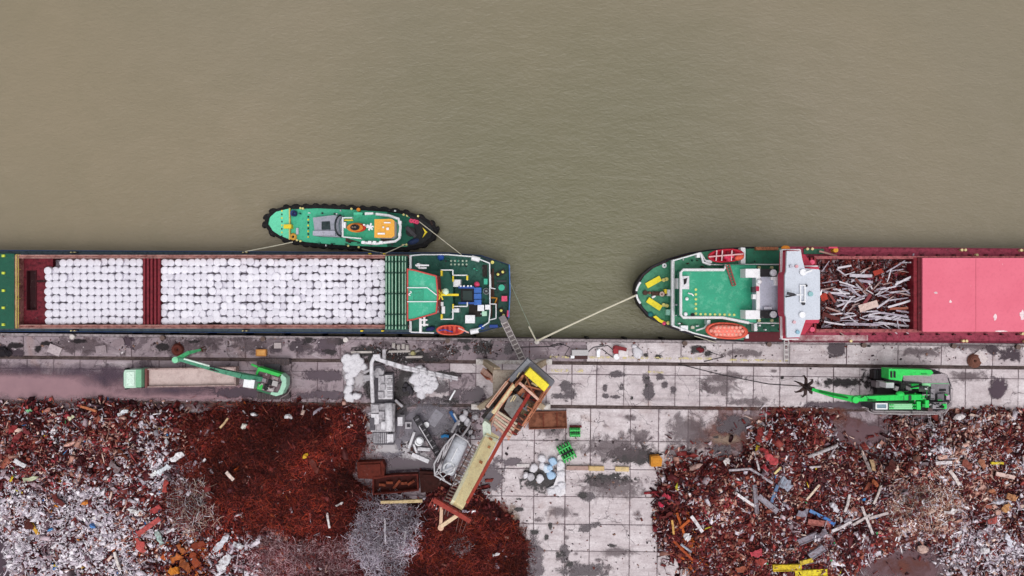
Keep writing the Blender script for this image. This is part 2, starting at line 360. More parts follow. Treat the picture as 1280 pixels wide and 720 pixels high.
film('dust', [(480, 560, 24, 7), (470, 530, 12, 30)], 'dust_patch'); film('dust', [(520, 570, 20, 6), (508, 560, 5, 12)], 'dust_patch'); film('rust', [(440, 540, 20, 35)], 'rust_stain')
film('dust', [(530, 478, 22, 12), (445, 470, 18, 18)], 'dust_patch')
film('mud2', [(1070, 541, 42, 20)]); film('purple', [(1050, 507, 44, 6)]); film('purple', [(1248, 485, 12, 15)]); film('rust', [(1035, 525, 40, 12)], 'rust_stain')
film('wet', [(1046, 436, 14, 11)]); film('wet', [(1240, 437, 9, 8), (1262, 443, 14, 10)]); film('oil', [(1052, 478, 30, 6), (1100, 476, 22, 14)], 'oil_stain')
film('soft', [(1210, 470, 26, 8), (1150, 440, 30, 6)]); film('mud2', [(1130, 706, 66, 26)]); film('rust', [(1130, 706, 34, 12)], 'rust_stain'); film('purple', [(4, 700, 16, 34)])
film('soft', [(1215, 432, 30, 8)]); film('oil', [(870, 437, 12, 5), (884, 443, 6, 4)], 'oil_stain')
for k in range(26):      # small oil drips on the slabs
    px, py = random.uniform(690, 1090), random.choice([random.uniform(425, 445), random.uniform(460, 500), random.uniform(515, 560)])
    film('oil' if k % 3 else 'soft', [(px, py, random.uniform(2, 5), random.uniform(1, 2.6))], 'oil_stain')
for k in range(26):
    px, py = random.uniform(632, 820), random.uniform(605, 715)
    film('soft' if k % 3 else 'oil', [(px, py, random.uniform(2, 8), random.uniform(1.5, 5))], 'oil_stain')
for k in range(26):
    px, py = random.uniform(-10, 620), random.uniform(423, 443)
    film('oil' if k % 2 else 'soft', [(px, py, random.uniform(3, 12), random.uniform(2, 6))], 'oil_stain')
FILM['track'] = film_mat('tyre_marks', '5d5054', .3, .8, 1.6, .5, .9)
for v, x0, x1 in ((-111, 700, 1075), (-118, 690, 1000), (-131, 720, 1080), (-138, 700, 960), (-200, 640, 830), (-240, 640, 800)):      # wheel tracks
    film('track', [((x0+x1)/2, 360-v+((x0+x1)/2-640)*.0105, (x1-x0)/2*.6, 2.6)], 'tyre_track')
film('rust', [(832, 640, 10, 60), (845, 590, 18, 10)], 'rust_stain'); film('rust', [(648, 690, 14, 40), (625, 640, 14, 16)], 'rust_stain'); film('rust', [(1000, 512, 110, 4)], 'rust_stain')
film('soft', [(860, 540, 30, 26), (845, 565, 18, 10)]); film('soft', [(700, 640, 20, 8), (770, 690, 24, 6)])
# worn yellow paint lines beside the water rail
PAINT = film_mat('worn_yellow_paint', 'd6c78c', .75, .7, .3, 1.6, 1.6)
def paint(x0, x1, v, w=.16):
    o = np_mesh('painted_line', np.array([[UX(x0), VY(v)-w, .19], [UX(x1), VY(v)-w, .19], [UX(x1), VY(v)+w, .19], [UX(x0), VY(v)+w, .19]]), np.array([[0, 1, 2, 3]]), PAINT)
    at = o.data.attributes.new('depth', 'FLOAT', 'POINT'); at.data.foreach_set('value', [.1]*4); struct(o)
paint(688, 712, -85.5); paint(725, 890, -85.5); paint(908, 985, -87); paint(690, 730, -102.5, .2); paint(806, 830, -103)
# ---------------------------------------------------------------- scrap heaps
RUST = ['5a1c1a', '6e2522', '471616', '82302a', '331012', '8c4238', '642220', '280d10']
RUSTB = ['621f1f', '742a28', '4c171a', '863a34', '341014', '92503f', '6a2424', '7c3a38']
PAL = {'rust': RUSTB, 'dark': ['3a141a', '280d13', '521c22', '622a2e', '44181e'], 'white': ['ebe4ec', 'd8ced9', 'f6f0f6', 'c8bcc8', 'dfd5df', 'b0a4b2'],
       'grey': ['a48e96', '826c76', 'c0acb4', '68505a'], 'beige': ['cfa598', 'ba8a7c', 'dcc0b4', 'a07064', '87564e'], 'red': ['a8424a', 'b8524e', '8c2c34'],
       'orange': ['b5581f', '8f3d14', 'c87030', 'a04a20'], 'acc': ['2f6fb0', 'e08a2a', 'e6c832', '4fbf7a', '3b8fd0', 'd8d040']}
PK = list(PAL); PL = [np.array([lin(h) for h in PAL[k]]) for k in PK]
#        cx, cy, rx, ry, {palette: weight}
ZONES = [(100, 540, 160, 50, dict(rust=5.5, dark=3.2, white=1.0, grey=1.3, beige=1.7, red=.7, acc=.06)),
         (80, 690, 95, 60, dict(white=16, grey=2, rust=1.0, dark=.8, beige=.8, acc=.12)),
         (185, 560, 40, 35, dict(white=5, grey=2, rust=3, dark=2, beige=.8)),
         (215, 590, 30, 30, dict(white=3, grey=1.5, rust=3, dark=2)),
         (180, 640, 50, 30, dict(rust=3.5, white=2.6, dark=2, red=.7, grey=1.4, beige=1, acc=.08)),
         (180, 700, 50, 30, dict(white=4.5, grey=2, rust=2, dark=1.4, orange=.8, beige=1)),
         (230, 700, 30, 20, dict(orange=4, rust=2, beige=1, dark=2)),
         (285, 690, 25, 28, dict(white=4, grey=2, rust=2, dark=1)),
         (340, 580, 90, 70, dict(rust=9, dark=4, orange=.35, white=.45, beige=.3)), (440, 560, 50, 80, dict(rust=7, dark=5, white=.9, beige=.8)),
         (590, 700, 60, 50, dict(rust=9, dark=5, white=.4, beige=.2)),
         (920, 640, 80, 60, dict(rust=6.5, dark=4, beige=2.0, white=1.1, red=.6, grey=1.1, acc=.03)),
         (860, 665, 20, 35, dict(orange=2.2, rust=4, dark=2.5, beige=.7)),
         (1020, 620, 70, 70, dict(rust=6, dark=4, grey=1.8, white=1.5, beige=1.5, red=.4, acc=.05)),
         (985, 540, 40, 25, dict(rust=4, dark=3, white=1.7, beige=1.5, red=.6)),
         (1190, 570, 110, 50, dict(rust=4.4, dark=2.6, beige=4, white=2.2, grey=1.1, red=.3)),
         (1160, 630, 50, 35, dict(beige=2.4, white=1.8, rust=4.5, grey=1.4, dark=2)),
         (1250, 695, 60, 32, dict(white=5, grey=2.6, beige=1.4, rust=2.4, dark=2.4)),
         (1250, 610, 60, 40, dict(white=2.2, beige=2.8, rust=4.2, dark=3, grey=1))]
def zone_cols(px, py):
    W = np.zeros((len(px), len(PK)))
    for cx, cy, rx, ry, d in ZONES:
        g = np.exp(-1.6*(((px-cx)/rx)**2+((py-cy)/ry)**2))**1.5+1e-9; t = sum(d.values())
        for k, v in d.items(): W[:, PK.index(k)] += g*v/t
    # patchiness: pieces of a kind lie together
    for i in range(len(PK)): W[:, i] *= .06+2.2*vnoise(px+i*91, py+i*53, .045)**1.8*(.35+1.3*vnoise(px+i*31, py+i*23, .13)**1.5)
    W /= W.sum(1, keepdims=True); u = rng.random(len(px)); ch = (np.cumsum(W, 1) < u[:, None]).sum(1).clip(0, len(PK)-1)
    out = np.zeros((len(px), 3))
    for i, pl in enumerate(PL):
        s_ = ch == i; out[s_] = pl[rng.integers(0, len(pl), s_.sum())]
    return out*rng.uniform(.75, 1.15, (len(px), 1)), ch
SCRAP = None
def scrap_mat(key, rough=.55, metal=0.0):
    m, nt, b = new_mat(key)
    a = node(nt, 'ShaderNodeAttribute', attribute_name='tint').outputs['Color']
    pos = node(nt, 'ShaderNodeNewGeometry').outputs['Position']
    c = mix(nt, ramp(nt, noise(nt, pos, 5, 5, .7), .45, .7, 0, .4), a, lin('4a1c1c'))
    nt.links.new(c, b.inputs['Base Color']); b.inputs['Roughness'].default_value = rough; b.inputs['Metallic'].default_value = metal; return m
SCRAP = scrap_mat('scrap_pieces')
def bits(name, X, Y, Z, L, W, T, C, tilt=.5, yaw=None, material=None):
    n = len(X); base = np.array([[x, y, z] for z in (-.5, .5) for y in (-.5, .5) for x in (-.5, .5)])
    V = np.repeat(base[None], n, 0)+rng.uniform(-.16, .16, (n, 8, 3)); V[:, :, 0] *= L[:, None]; V[:, :, 1] *= W[:, None]
    V[:, :, 2] *= T[:, None]; V[:, 4:, 2] += 0
    V[:, :, 2] += (np.abs(V[:, :, 0])/np.maximum(L[:, None], .01))**2*(rng.normal(0, .35, n)*W)[:, None]      # bent
    a = rng.uniform(0, 2*np.pi, n) if yaw is None else yaw; tx = rng.normal(0, tilt, n); ty = rng.normal(0, tilt*.7, n)
    x, y, z = V[:, :, 0], V[:, :, 1], V[:, :, 2]
    y, z = y*np.cos(tx)[:, None]-z*np.sin(tx)[:, None], y*np.sin(tx)[:, None]+z*np.cos(tx)[:, None]
    x, z = x*np.cos(ty)[:, None]-z*np.sin(ty)[:, None], x*np.sin(ty)[:, None]+z*np.cos(ty)[:, None]
    x, y = x*np.cos(a)[:, None]-y*np.sin(a)[:, None], x*np.sin(a)[:, None]+y*np.cos(a)[:, None]
    V = np.stack([x+X[:, None], y+Y[:, None], z+Z[:, None]], -1).reshape(-1, 3)
    f = np.array([[0, 2, 3, 1], [4, 5, 7, 6], [0, 1, 5, 4], [2, 6, 7, 3], [0, 4, 6, 2], [1, 3, 7, 5]])
    F = (f[None]+8*np.arange(n)[:, None, None]).reshape(-1, 4)
    return np_mesh(name, V, F, material or SCRAP, np.repeat(C, 8, 0))
def strands(name, X, Y, Z, L, R, C, curl=1.0, material=None):
    n = len(X); k = 5; a0 = rng.uniform(0, 2*np.pi, n); cv = rng.normal(0, curl, n); pts = np.zeros((n, k, 3)); p = np.c_[X, Y, Z]
    for i in range(k):
        pts[:, i] = p; a = a0+cv*i; st = (L/(k-1))
        p = p+np.c_[np.cos(a)*st, np.sin(a)*st, (rng.normal(0, .4, n))*st]
    V = np.zeros((n, k, 3, 3)); ph = rng.uniform(0, 6, n)
    for j in range(3):
        t = ph+2*np.pi*j/3; off = np.c_[np.cos(t)*np.sin(a0), -np.cos(t)*np.cos(a0), np.sin(t)]*R[:, None]
        V[:, :, j] = pts+off[:, None]
    F = [[i*3+j, i*3+(j+1) % 3, (i+1)*3+(j+1) % 3, (i+1)*3+j] for i in range(k-1) for j in range(3)]
    F = (np.array(F)[None]+k*3*np.arange(n)[:, None, None]).reshape(-1, 4)
    return np_mesh(name, V.reshape(-1, 3), F, material or SCRAP, np.repeat(C, k*3, 0))
LEFT = [(-110, 503), (60, 504), (200, 507), (330, 508), (450, 508), (462, 530), (462, 560), (440, 576), (444, 600), (466, 622), (530, 625), (548, 600), (575, 598), (600, 612), (622, 640), (642, 662), (655, 690), (660, 730), (664, 800), (-110, 800), (-110, 720), (22, 735), (14, 690), (4, 655), (-20, 640), (-110, 660)]
RIGHT = [(846, 582), (880, 572), (915, 574), (938, 552), (938, 525), (985, 515), (1030, 520), (1042, 545), (1062, 562), (1092, 566), (1116, 548), (1124, 524), (1180, 521), (1250, 515), (1420, 517), (1420, 800), (1200, 800), (1196, 735), (1190, 700), (1165, 684), (1110, 682), (1075, 700), (1066, 735), (1060, 800), (880, 800), (866, 720), (850, 702), (830, 685), (820, 650), (824, 610)]
LW = [tuple(P(x, y, 0))[:2] for x, y in LEFT]; RW = [tuple(P(x, y, 0))[:2] for x, y in RIGHT]
def hgt(x, y, poly, fine=True):
    d = poly_sd(x, y, poly)+(fbm(x, y, .22, 4)-.47)*4.2; e = np.clip(d/5.5, 0, 1); e = e*(2-e)
    h = e*(1.3+3.2*fbm(x, y, .10, 3))+np.clip(d, 0, .6)*.5
    if fine: h = h+np.clip(d/1.2, 0, 1)*(1.4*(fbm(x, y, .55, 4)-.45))
    return np.where(d > 0, np.maximum(h, .02), -.02), d
def heap_z(px, py):
    """height of the heap under a photo pixel"""
    z = 0.0
    for _ in range(4):
        p = P(px, py, z); x, y = np.array([p.x]), np.array([p.y]); z = max(0., float(max(hgt(x, y, LW)[0][0], hgt(x, y, RW)[0][0])))
    return z
def mound_mat():
    m, nt, b = new_mat('rusty_fines')
    a = node(nt, 'ShaderNodeAttribute', attribute_name='tint').outputs['Color']
    pos = node(nt, 'ShaderNodeNewGeometry').outputs['Position']
    c = mix(nt, ramp(nt, noise(nt, pos, 3.0, 8, .8, .5), .42, .62), a, lin('241012'))
    c = mix(nt, ramp(nt, noise(nt, pos, 6.0, 6, .8), .60, .72, 0, .8), c, lin('8a4634'))
    nt.links.new(c, b.inputs['Base Color']); b.inputs['Roughness'].default_value = .9
    bp = node(nt, 'ShaderNodeBump', {'Height': noise(nt, pos, 4, 8, .8), 'Strength': .9, 'Distance': .25}); nt.links.new(bp.outputs[0], b.inputs['Normal']); return m
MOUND = mound_mat()
def mound(name, poly, label, cat):
    pa = np.array(poly); x0, x1, y0, y1 = max(pa[:, 0].min(), -92), min(pa[:, 0].max(), 92), max(pa[:, 1].min(), -50), pa[:, 1].max()
    nx, ny = int((x1-x0)/.28), int((y1-y0)/.28)
    X, Y = np.meshgrid(np.linspace(x0, x1, nx), np.linspace(y0, y1, ny)); H, D = hgt(X, Y, poly); idx = np.arange(nx*ny).reshape(ny, nx)
    F = np.stack([idx[:-1, :-1], idx[:-1, 1:], idx[1:, 1:], idx[1:, :-1]], -1).reshape(-1, 4); F = F[(D.ravel()[F] > -.25).all(1)]
    n1 = fbm(X, Y, .35, 4).ravel()[:, None]; C = np.array(lin('3c1216'))*(1-n1)*1.1+np.array(lin('6e2a1e'))*n1*1.1
    o = np_mesh(name, np.c_[X.ravel(), Y.ravel(), H.ravel()], F, MOUND, C, True); return tag(o, label, cat, kind='stuff')
tag(mound('scrap_heap_ground', LW, 'rust brown fines under the scrap heap left of the crane', 'scrap heap'))
tag(mound('scrap_heap_ground', RW, 'dark rusty fines under the scrap heap below the bright green handler', 'scrap heap'))
def scatter(poly, n, box):
    x0, x1, y0, y1 = box; px = rng.uniform(x0, x1, n); py = rng.uniform(y0, y1, n); X, Y = P2(px, py, 1.5); H, D = hgt(X, Y, poly)
    k = D > -rng.exponential(.45, n)**1.5+.15; X, Y, H = X[k], Y[k], np.maximum(H[k], .05); q = toPX(X, Y, H); return X, Y, H, q[0], q[1]
def heap_bits(name, poly, n, box, label, keep=None, size=1.0):
    X, Y, H, px, py = scatter(poly, n, box)
    if keep is not None:
        k = rng.random(len(X)) < keep(px, py); X, Y, H, px, py = X[k], Y[k], H[k], px[k], py[k]
    C, ch = zone_cols(px, py); m_ = len(X); L = np.clip(rng.lognormal(math.log(.33), .5, m_), .12, 1.6)*size; W = L*rng.uniform(.25, .8, m_); W = np.clip(W, .09, .6)
    bg_ = rng.random(m_) < .045; L = np.where(bg_, L*2.1, L); W = np.where(bg_, W*1.5, W); rod = rng.random(m_) < .28; L = np.minimum(np.where(rod, L*2.1, L), 2.0); W = np.where(rod, rng.uniform(.05, .12, m_), W); T = np.where(rod, W, rng.uniform(.03, .14, m_))
    o = bits(name, X, Y, H+rng.uniform(0, .35, m_), L, W, T, C); return tag(o, label, 'scrap', kind='stuff')
brown = lambda px, py: 1-np.clip(np.exp(-(((px-340)/115)**4+((py-590)/95)**4))+np.exp(-(((px-450)/70)**4+((py-640)/110)**4))+np.exp(-(((px-590)/90)**4+((py-690)/70)**4)), 0, .93)
heap_bits('mixed_scrap', LW, 56000, (-20, 670, 500, 760), 'mixed scrap metal pieces covering the heap left of the crane', brown)
heap_bits('mixed_scrap', RW, 56000, (815, 1320, 510, 760), 'mixed rusty and pale scrap pieces covering the heap below the green handler')
# turnings: brown curly swarf, and the paler wire tangles
def tangle(name, cx, cy, rx, ry, n, pal, label, L=(.5, 1.4), R=(.018, .04), curl=.9, lift=.5, poly=LW):
    t = rng.uniform(0, 2*np.pi, n); r = np.sqrt(rng.random(n))*(.55+.85*vnoise(np.cos(t)*2.2+cx, np.sin(t)*2.2+cy, 1.0))*(1+.22*np.abs(rng.normal(0, .6, n))); px = cx+rx*r*np.cos(t); py = cy+ry*r*np.sin(t); X, Y = P2(px, py, 1.5); H, D = hgt(X, Y, poly)
    k = D > -rng.exponential(.4, n)**1.5; X, Y, H = X[k], Y[k], np.maximum(H[k], .05); n = len(X); C = np.array([lin(h) for h in pal])[rng.integers(0, len(pal), n)]*rng.uniform(.7, 1.2, (n, 1))*((.22+3.6*fbm(X, Y, .25, 5)**1.7)*(.45+.95*vnoise(X+50, Y, .11)))[:, None]
    return tag(strands(name, X, Y, H+rng.uniform(0, lift, n), rng.uniform(*L, n), rng.uniform(*R, n), C, curl), label, 'scrap', kind='stuff')
tangle('metal_turnings', 340, 585, 118, 82, 15000, RUST+['8a2e20', '983a26', '7a2418', 'a0402a'], 'rust brown metal turnings in the middle of the left scrap yard')
tangle('metal_turnings', 590, 700, 75, 60, 8000, RUST+['7a2e1a', '8a3416'], 'dark rust brown turnings under the tip of the crane jib')
tangle('metal_turnings', 440, 600, 40, 90, 3000, RUST, 'rusty turnings beside the brown skip')
tangle('wire_heap', 482, 668, 36, 42, 4200, ['cbc2ce', 'e2dae4', '9d949e', 'b3aab8', '84788a', 'c2b6c4'], 'silver grey heap of tangled wire below the rusty skip', (.5, 1.3), (.014, .03), .7, .9)
tangle('wire_heap', 380, 702, 70, 40, 4400, ['b8949a', '9a7278', 'c5a8ac', '7a4a50', '6a3438'], 'pinkish grey tangled wire at the bottom edge of the brown turnings', (.5, 1.3), (.014, .03), .7, .6)
tangle('wire_heap', 345, 668, 14, 12, 500, ['a8878a', '8a686c', 'c5aaac', '6a4648'], 'small pale wire tangle among the brown turnings', (.3, .8), (.014, .03), .9, .5)
tangle('wire_heap', 577, 678, 12, 10, 420, ['9a8a90', '6a6068', 'b8b0b4', '4a3a3e'], 'small grey wire tangle under the crane jib tip', (.3, .8), (.014, .03), 1.1, .5)
tangle('wire_heap', 250, 630, 26, 30, 900, ['d8c0b0', 'a8787a', 'e6e2e8', '8a4648'], 'pale rods and wire between the white scrap and the brown turnings', (.6, 1.6), (.02, .04), .25, .6)
tangle('wire_heap', 1150, 628, 44, 24, 2600, ['d8c0b0', 'b48a78', 'e6e2e8', '9a7262', '7d564a'], 'beige wire and strip tangle right of the long pale bars', (.4, 1.2), (.018, .04), .5, .5, RW)
# ---------------------------------------------------------------- shared materials
WHITE = mat('dcdadd', .5, 0, .1, 1, '8f8686', .25); CLEANW = mat('e8e8ec', .5, 0, .08, 1, 'a09a9a', .15); GREYP = mat('b4b4c0', .5, 0, .15, 1, '6b6468', .35)
BLACK = mat('17161a', .6, 0, .3, 1, '3a3335', .3); DKGREY = mat('3c3a3f', .6, 0, .25, 1, '1c1a1b', .4); YEL = mat('e2c92e', .5, 0, .15, 1, '7c6420', .25)
BLUE = mat('27509e', .5, 0, .2, 1, '1c2436', .3); NAVY = mat('1b2742', .6, 0, .3, 1, '14161c', .4); PINK = mat('d8486e', .5, 0, .2, 1, '7c2c3c', .3)
DKGREEN = mat('1f5a4c', .6, 0, .25, .9, '17302b', .4); GREEN = mat('2a9a78', .55, 0, .2, .8, '1d5a48', .4); LTGREEN = mat('66d0a8', .55, 0, .15, .8, '2a8a6c', .3)
TEAL = mat('3fae90', .55, 0, .2, 1, '1d5a4c', .3); REDP = mat('b8303c', .55, 0, .2, 1, '5c1820', .35); ORNG = mat('e08a2c', .5, 0, .15, 1, '8a4a1c', .3); BROWN = mat('4a332b', .7, 0, .3, 1, '221512', .5)
ROPE = mat('cfc8b4', .8, 0, .15, 2, '7c7260', .2); GLASS = mat('33475a', .12, 0, .2, 1, '1c2a36', .2); RUBBER = mat('141315', .85, 0, .4, 1.5, '2f2b2d', .5)
def hull(pts, z1, z0, inset=.94):
    m = MB(); T = [P(x, y, z1) for x, y in pts]; c = sum(T, Vector())/len(T)
    if sum(a.x*b.y-b.x*a.y for a, b in zip(T, T[1:]+T[:1])) < 0: T = T[::-1]
    mid = z1*.6+z0*.4
    m.loft([[Vector((c.x+(p.x-c.x)*.985, c.y+(p.y-c.y)*inset, z0)) for p in T], [Vector((p.x, p.y, mid)) for p in T], [Vector((p.x, p.y, z1)) for p in T]]); return m
def shrink(pts, d):
    n = len(pts); out = []
    s_ = sum(a[0]*b[1]-b[0]*a[1] for a, b in zip(pts, pts[1:]+pts[:1])); sg = 1 if s_ > 0 else -1
    for i in range(n):
        p0, p1, p2 = pts[i-1], pts[i], pts[(i+1) % n]
        def nrm(a, b):
            dx, dy = b[0]-a[0], b[1]-a[1]; l = math.hypot(dx, dy) or 1; return (-dy/l*sg, dx/l*sg)
        a, b = nrm(p0, p1), nrm(p1, p2); mx, my = a[0]+b[0], a[1]+b[1]; l = max(.5, (mx*mx+my*my)/2)
        out.append((p1[0]+mx/l*d, p1[1]+my/l*d))
    return out
def box_part(parent, name, material, *a): return MB().pb(*a).build(name, material, parent)
def bollard_pair(parent, px, py, ang, z, tops=YEL, plate=BLACK, w=7, h=3.2, r=1.2, sep=1.7):
    b = MB().pr(px, py, w, h, ang, z+.2, z-.02).build('bollard_base', plate, parent); a = math.radians(ang)
    for s_ in (-sep, sep):
        p = P(px+s_*math.cos(a), py-s_*math.sin(a), z+.15); MB().cyl(p, S(r)*.9, .5, 10).build('bollard', tops, b, True)
# ---------------------------------------------------------------- green cargo ship with the white bales
sh = root('cargo_ship', 'dark green cargo ship loaded with white round bales, moored left along the quay', 'ship', 320, 365, Z_W)
HL = [(-190, 340), (-150, 318), (-90, 312), (0, 312.5), (300, 314), (500, 315.5), (560, 315.5), (602, 319), (636, 330.5), (638, 365), (636, 398), (628, 408.5), (600, 415.5), (560, 417), (300, 416), (0, 414.5), (-90, 414), (-150, 408), (-190, 386)]
hull(HL, .9, Z_W-1).build('hull', NAVY, sh)
SLATE = mat('41505a', .6, 0, .25, .8, '1f2629', .5)
MB().pp(shrink(HL, 1.1), .93, .7).build('deck', SLATE, sh)
MB().ring(HL, shrink(HL, .7), 1.15, .85).build('gunwale', mat('26406e', .55, 0, .3, .8, '151a26', .4), sh)
PNKBR = mat('a06e68', .65, 0, .3, .5, '5c2f2c', .7, 1.2); HOLDR = mat('6e1f2c', .7, 0, .3, .7, '33121a', .6)
MB().pb(20, 318.5, 511, 322.8, 2.7, .6).build('coaming', PNKBR, sh); MB().pb(20, 406, 511, 410.6, 2.7, .6).build('coaming', PNKBR, sh)
MB().pb(18.5, 318.5, 22.5, 410.6, 2.7, .6).build('coaming', PNKBR, sh)
for y0, y1 in ((318.6, 319.4), (322.0, 322.7), (406.1, 406.7), (409.6, 410.5)):
    MB().pb(20, y0, 482, y1, 2.86, 2.66).build('coaming_rail', mat('c09890', .6, 0, .3, .4, '6a3a36', .7, .8), sh)
MB().pb(22, 322, 511, 407, .95, .6).build('hold_floor', mat('2c0e14', .8), sh)
for x0, x1 in ((70, 178), (202, 481)): MB().pb(x0, 325, x1, 404, 1.5, .9).build('shaded_bale_layer', mat('6d656e', .8, 0, .4, 1.5, '2a2228', .6), sh)  # grey sheet for the lower white bales, their shade painted into its colour
# sloping end ledge with its slot
lg = MB(); lg.pb(22.5, 322.5, 33, 406.5, 1.5, .9); lg.pb(45.5, 322.5, 66, 406.5, 1.5, .9); lg.pb(33, 322.5, 45.5, 338, 1.5, .9); lg.pb(33, 388, 45.5, 406.5, 1.5, .9); lg.build('hold_ledge', HOLDR, sh)
MB().frame(33, 338, 45.5, 388, .8, 1.62, .95).build('slot_rim', mat('3c1018', .7), sh)
MB().pb(45.8, 350, 57, 353, 1.6, 1.4).build('ladder_recess', mat('2a0a10', .8), sh)
for y in (332, 394): MB().cyl(P(25.5, y, 1.5), .18, .2, 8).build('deck_lamp', CLEANW, sh)
# bulkhead between the two bays
b_ = MB().pb(178.5, 322.5, 201, 406.5, 2.2, .8).build('bulkhead', HOLDR, sh)
for k in range(5): MB().pb(179+k*4.6, 322.7, 181.4+k*4.6, 406.3, 2.55, 2.15).build('stiffener', mat('7c2630', .65, 0, .3, .7, '3a141a', .5), b_)
# forecastle hatch and lamps at the left
MB().pb(-120, 317, 18, 411, 2.2, .7).build('forward_hatch', mat('1c5442', .6, 0, .25, .8, '123028', .3), sh)
for y in (319.5, 341, 363, 384.5, 405.5): MB().pb(2, y-1.2, 5.5, y+1.8, 2.4, 2.15).build('hatch_cleat', mat('c6d24a', .5), sh)
MB().rail([(20.2, 318), (20.2, 410)], 3.2, .9, .07).build('forward_rail', mat('c8b860', .5), sh)
for y in (315.6, 413.2):
    for x in (93, 307): bollard_pair(sh, x, y, 0, 1.0, mat('d8cf9a', .6), DKGREY, 8, 2, .8, 2.2)
for x, y in ((452, 413.6), (478, 413.6), (462, 317), (480, 317)): MB().pb(x-1.5, y-.7, x+1.5, y+.9, 1.7, .9).build('cleat', YEL, sh)
# folded hatch covers
HP = mat('3a7d63', .5, 0, .2, .7, '173a30', .35); HPL = mat('a8cbb4', .5, 0, .2, .7, '3c7a62', .3)
for k, x in enumerate((481.6, 485.4, 489.2, 493.6, 498.0, 502.0, 505.6)):
    h = MB().pb(x, 319.5, x+2.6, 412.2, 4.3+.12*(k % 2), .95).build('hatch_panel', HP if k % 2 else mat('2d6853', .5, 0, .2, .7, '14352b', .4), sh)
    MB().pb(x+.5, 320.5, x+1.5, 411.2, 4.5, 4.28).build('panel_edge', HPL, h)
    for y in (326, 340, 366, 392, 406): MB().pb(x-.2, y, x+2.8, y+2, 4.56, 4.26).build('hinge', mat('1f4a3c', .5), h)
# poop deck, houses and mooring gear
PD = mat('2a5d50', .6, 0, .28, .6, '1a332d', .5)
MB().pp([(512, 317.5), (560, 317.5), (600, 320.5), (612, 329), (613, 404), (600, 413), (560, 415.5), (512, 415.5)], 2.6, .9).build('poop_deck', PD, sh)
MB().rail([(513.5, 335), (513.5, 319.5), (527, 318.2), (560, 318.2), (592, 321), (612, 329), (612.5, 390), (611, 403), (600, 410), (592, 413)], 3.6, 1, .085).build('deck_rail', CLEANW, sh)
MB().rail([(513.5, 402), (513.5, 415.2), (542, 416.2)], 3.6, 1, .085).build('deck_rail', CLEANW, sh)
MB().pb(511.5, 319, 513.5, 415, 3.1, 2.5).build('deck_edge', WHITE, sh)
MB().pp([(515, 338), (561, 339), (566, 352), (566, 386), (561, 396), (515, 400)], 6.2, 2.5).build('accommodation_block', mat('235a4c', .6, 0, .2, .8, '17302a', .4), sh)
MB().rail([(551, 337.5), (566, 337.5), (566, 344), (584, 344), (584, 350)], 7.0, .9, .08).build('house_rail', CLEANW, sh)
MB().rail([(551, 399), (566, 399), (566, 383), (584, 383), (584, 378)], 7.0, .9, .08).build('house_rail', CLEANW, sh)
for a in ((550.8, 338, 553, 345), (550.8, 393, 553, 399), (583, 344.5, 585, 350), (565.5, 345, 567, 352), (565.5, 380, 567, 386)): box_part(sh, 'rail_gate', YEL, *a, 7.2, 6.3)
RP = [(508.5, 335.5), (518, 337), (546, 344.5), (548, 369), (546, 392), (518, 400), (508.5, 401.5)]
wh = MB().pp(RP, 10.6, 6.0).build('wheelhouse', mat('8a3236', .55, 0, .2, 1, '3c1a1c', .35), sh)
RF = mat('36a886', .5, 0, .22, .5, '8cd0b8', .35, .9)
MB().pp(shrink(RP, 1.2), 10.72, 10.5).build('wheelhouse_roof', RF, wh); MB().ring(RP, shrink(RP, 1.7), 10.95, 10.55).build('roof_edge', mat('bb4642', .55, 0, .2, 1, '6a2826', .3), wh)
MB().tube([P(509, 359.5, 11.1), P(534, 359.5, 11.1), P(546, 369, 11.1)], .07, 5).build('roof_rail', CLEANW, wh); MB().tube([P(509, 377, 11.1), P(546, 377, 11.1)], .07, 5).build('roof_rail', CLEANW, wh)
MB().pb(516, 362, 529, 375, 10.85, 10.6).build('roof_hatch', mat('2f9a7a', .5), wh)
MB().tube([P(512.5+2*math.sin(t*1.3), 364+t*1.1, 11.0) for t in range(6)], .07, 5).build('roof_cable', CLEANW, wh)
for i, y in enumerate((347, 353, 359, 365, 371, 377, 383, 389)):
    o0 = P(547.6-abs(y-369)*.06, y-2, 10); o1 = P(547.6-abs(y-369)*.06, y+2, 10); MB().add([o0+Vector((.04, 0, 0)), o1+Vector((.04, 0, 0)), o1+Vector((.06, 0, -1.1)), o0+Vector((.06, 0, -1.1))], [(0, 1, 2, 3)]).build('window', GLASS, wh)
ms = MB().cyl(P(551, 368.5, 6), .35, 4.2, 8, .25).build('mast', YEL, sh)
MB().bar(P(551, 368.5, 10.2), P(573, 368.6, 9.4), .28, .3).build('derrick_boom', YEL, ms)
for a in range(0, 360, 60): MB().bar(P(551, 368.5, 9.9), P(551+5*math.cos(math.radians(a)), 368.5+7*math.sin(math.radians(a)), 9.7), .16, .16).build('mast_arm', YEL, ms)
MB().ball(P(557, 364.5, 10), .45, .45, .3).build('satellite_dome', mat('cfe6d0', .4), ms, True)
for (x0, y0, x1, y1, py) in ((519, 330.8, 536, 332.6, 332), (523, 334, 533, 336, 335)): box_part(sh, 'radar_scanner', CLEANW, x0, y0, x1, y1, 9.6, 9.3)
MB().cyl(P(528, 333, 5), .3, 4.4, 8).build('radar_post', WHITE, sh)
for a in ((524, 398, 527, 416), (529, 396, 531.5, 408), (524, 399, 534, 401), (524, 405, 535, 407)): box_part(sh, 'vent_pipe', CLEANW, *a, 7.2, 6.5)
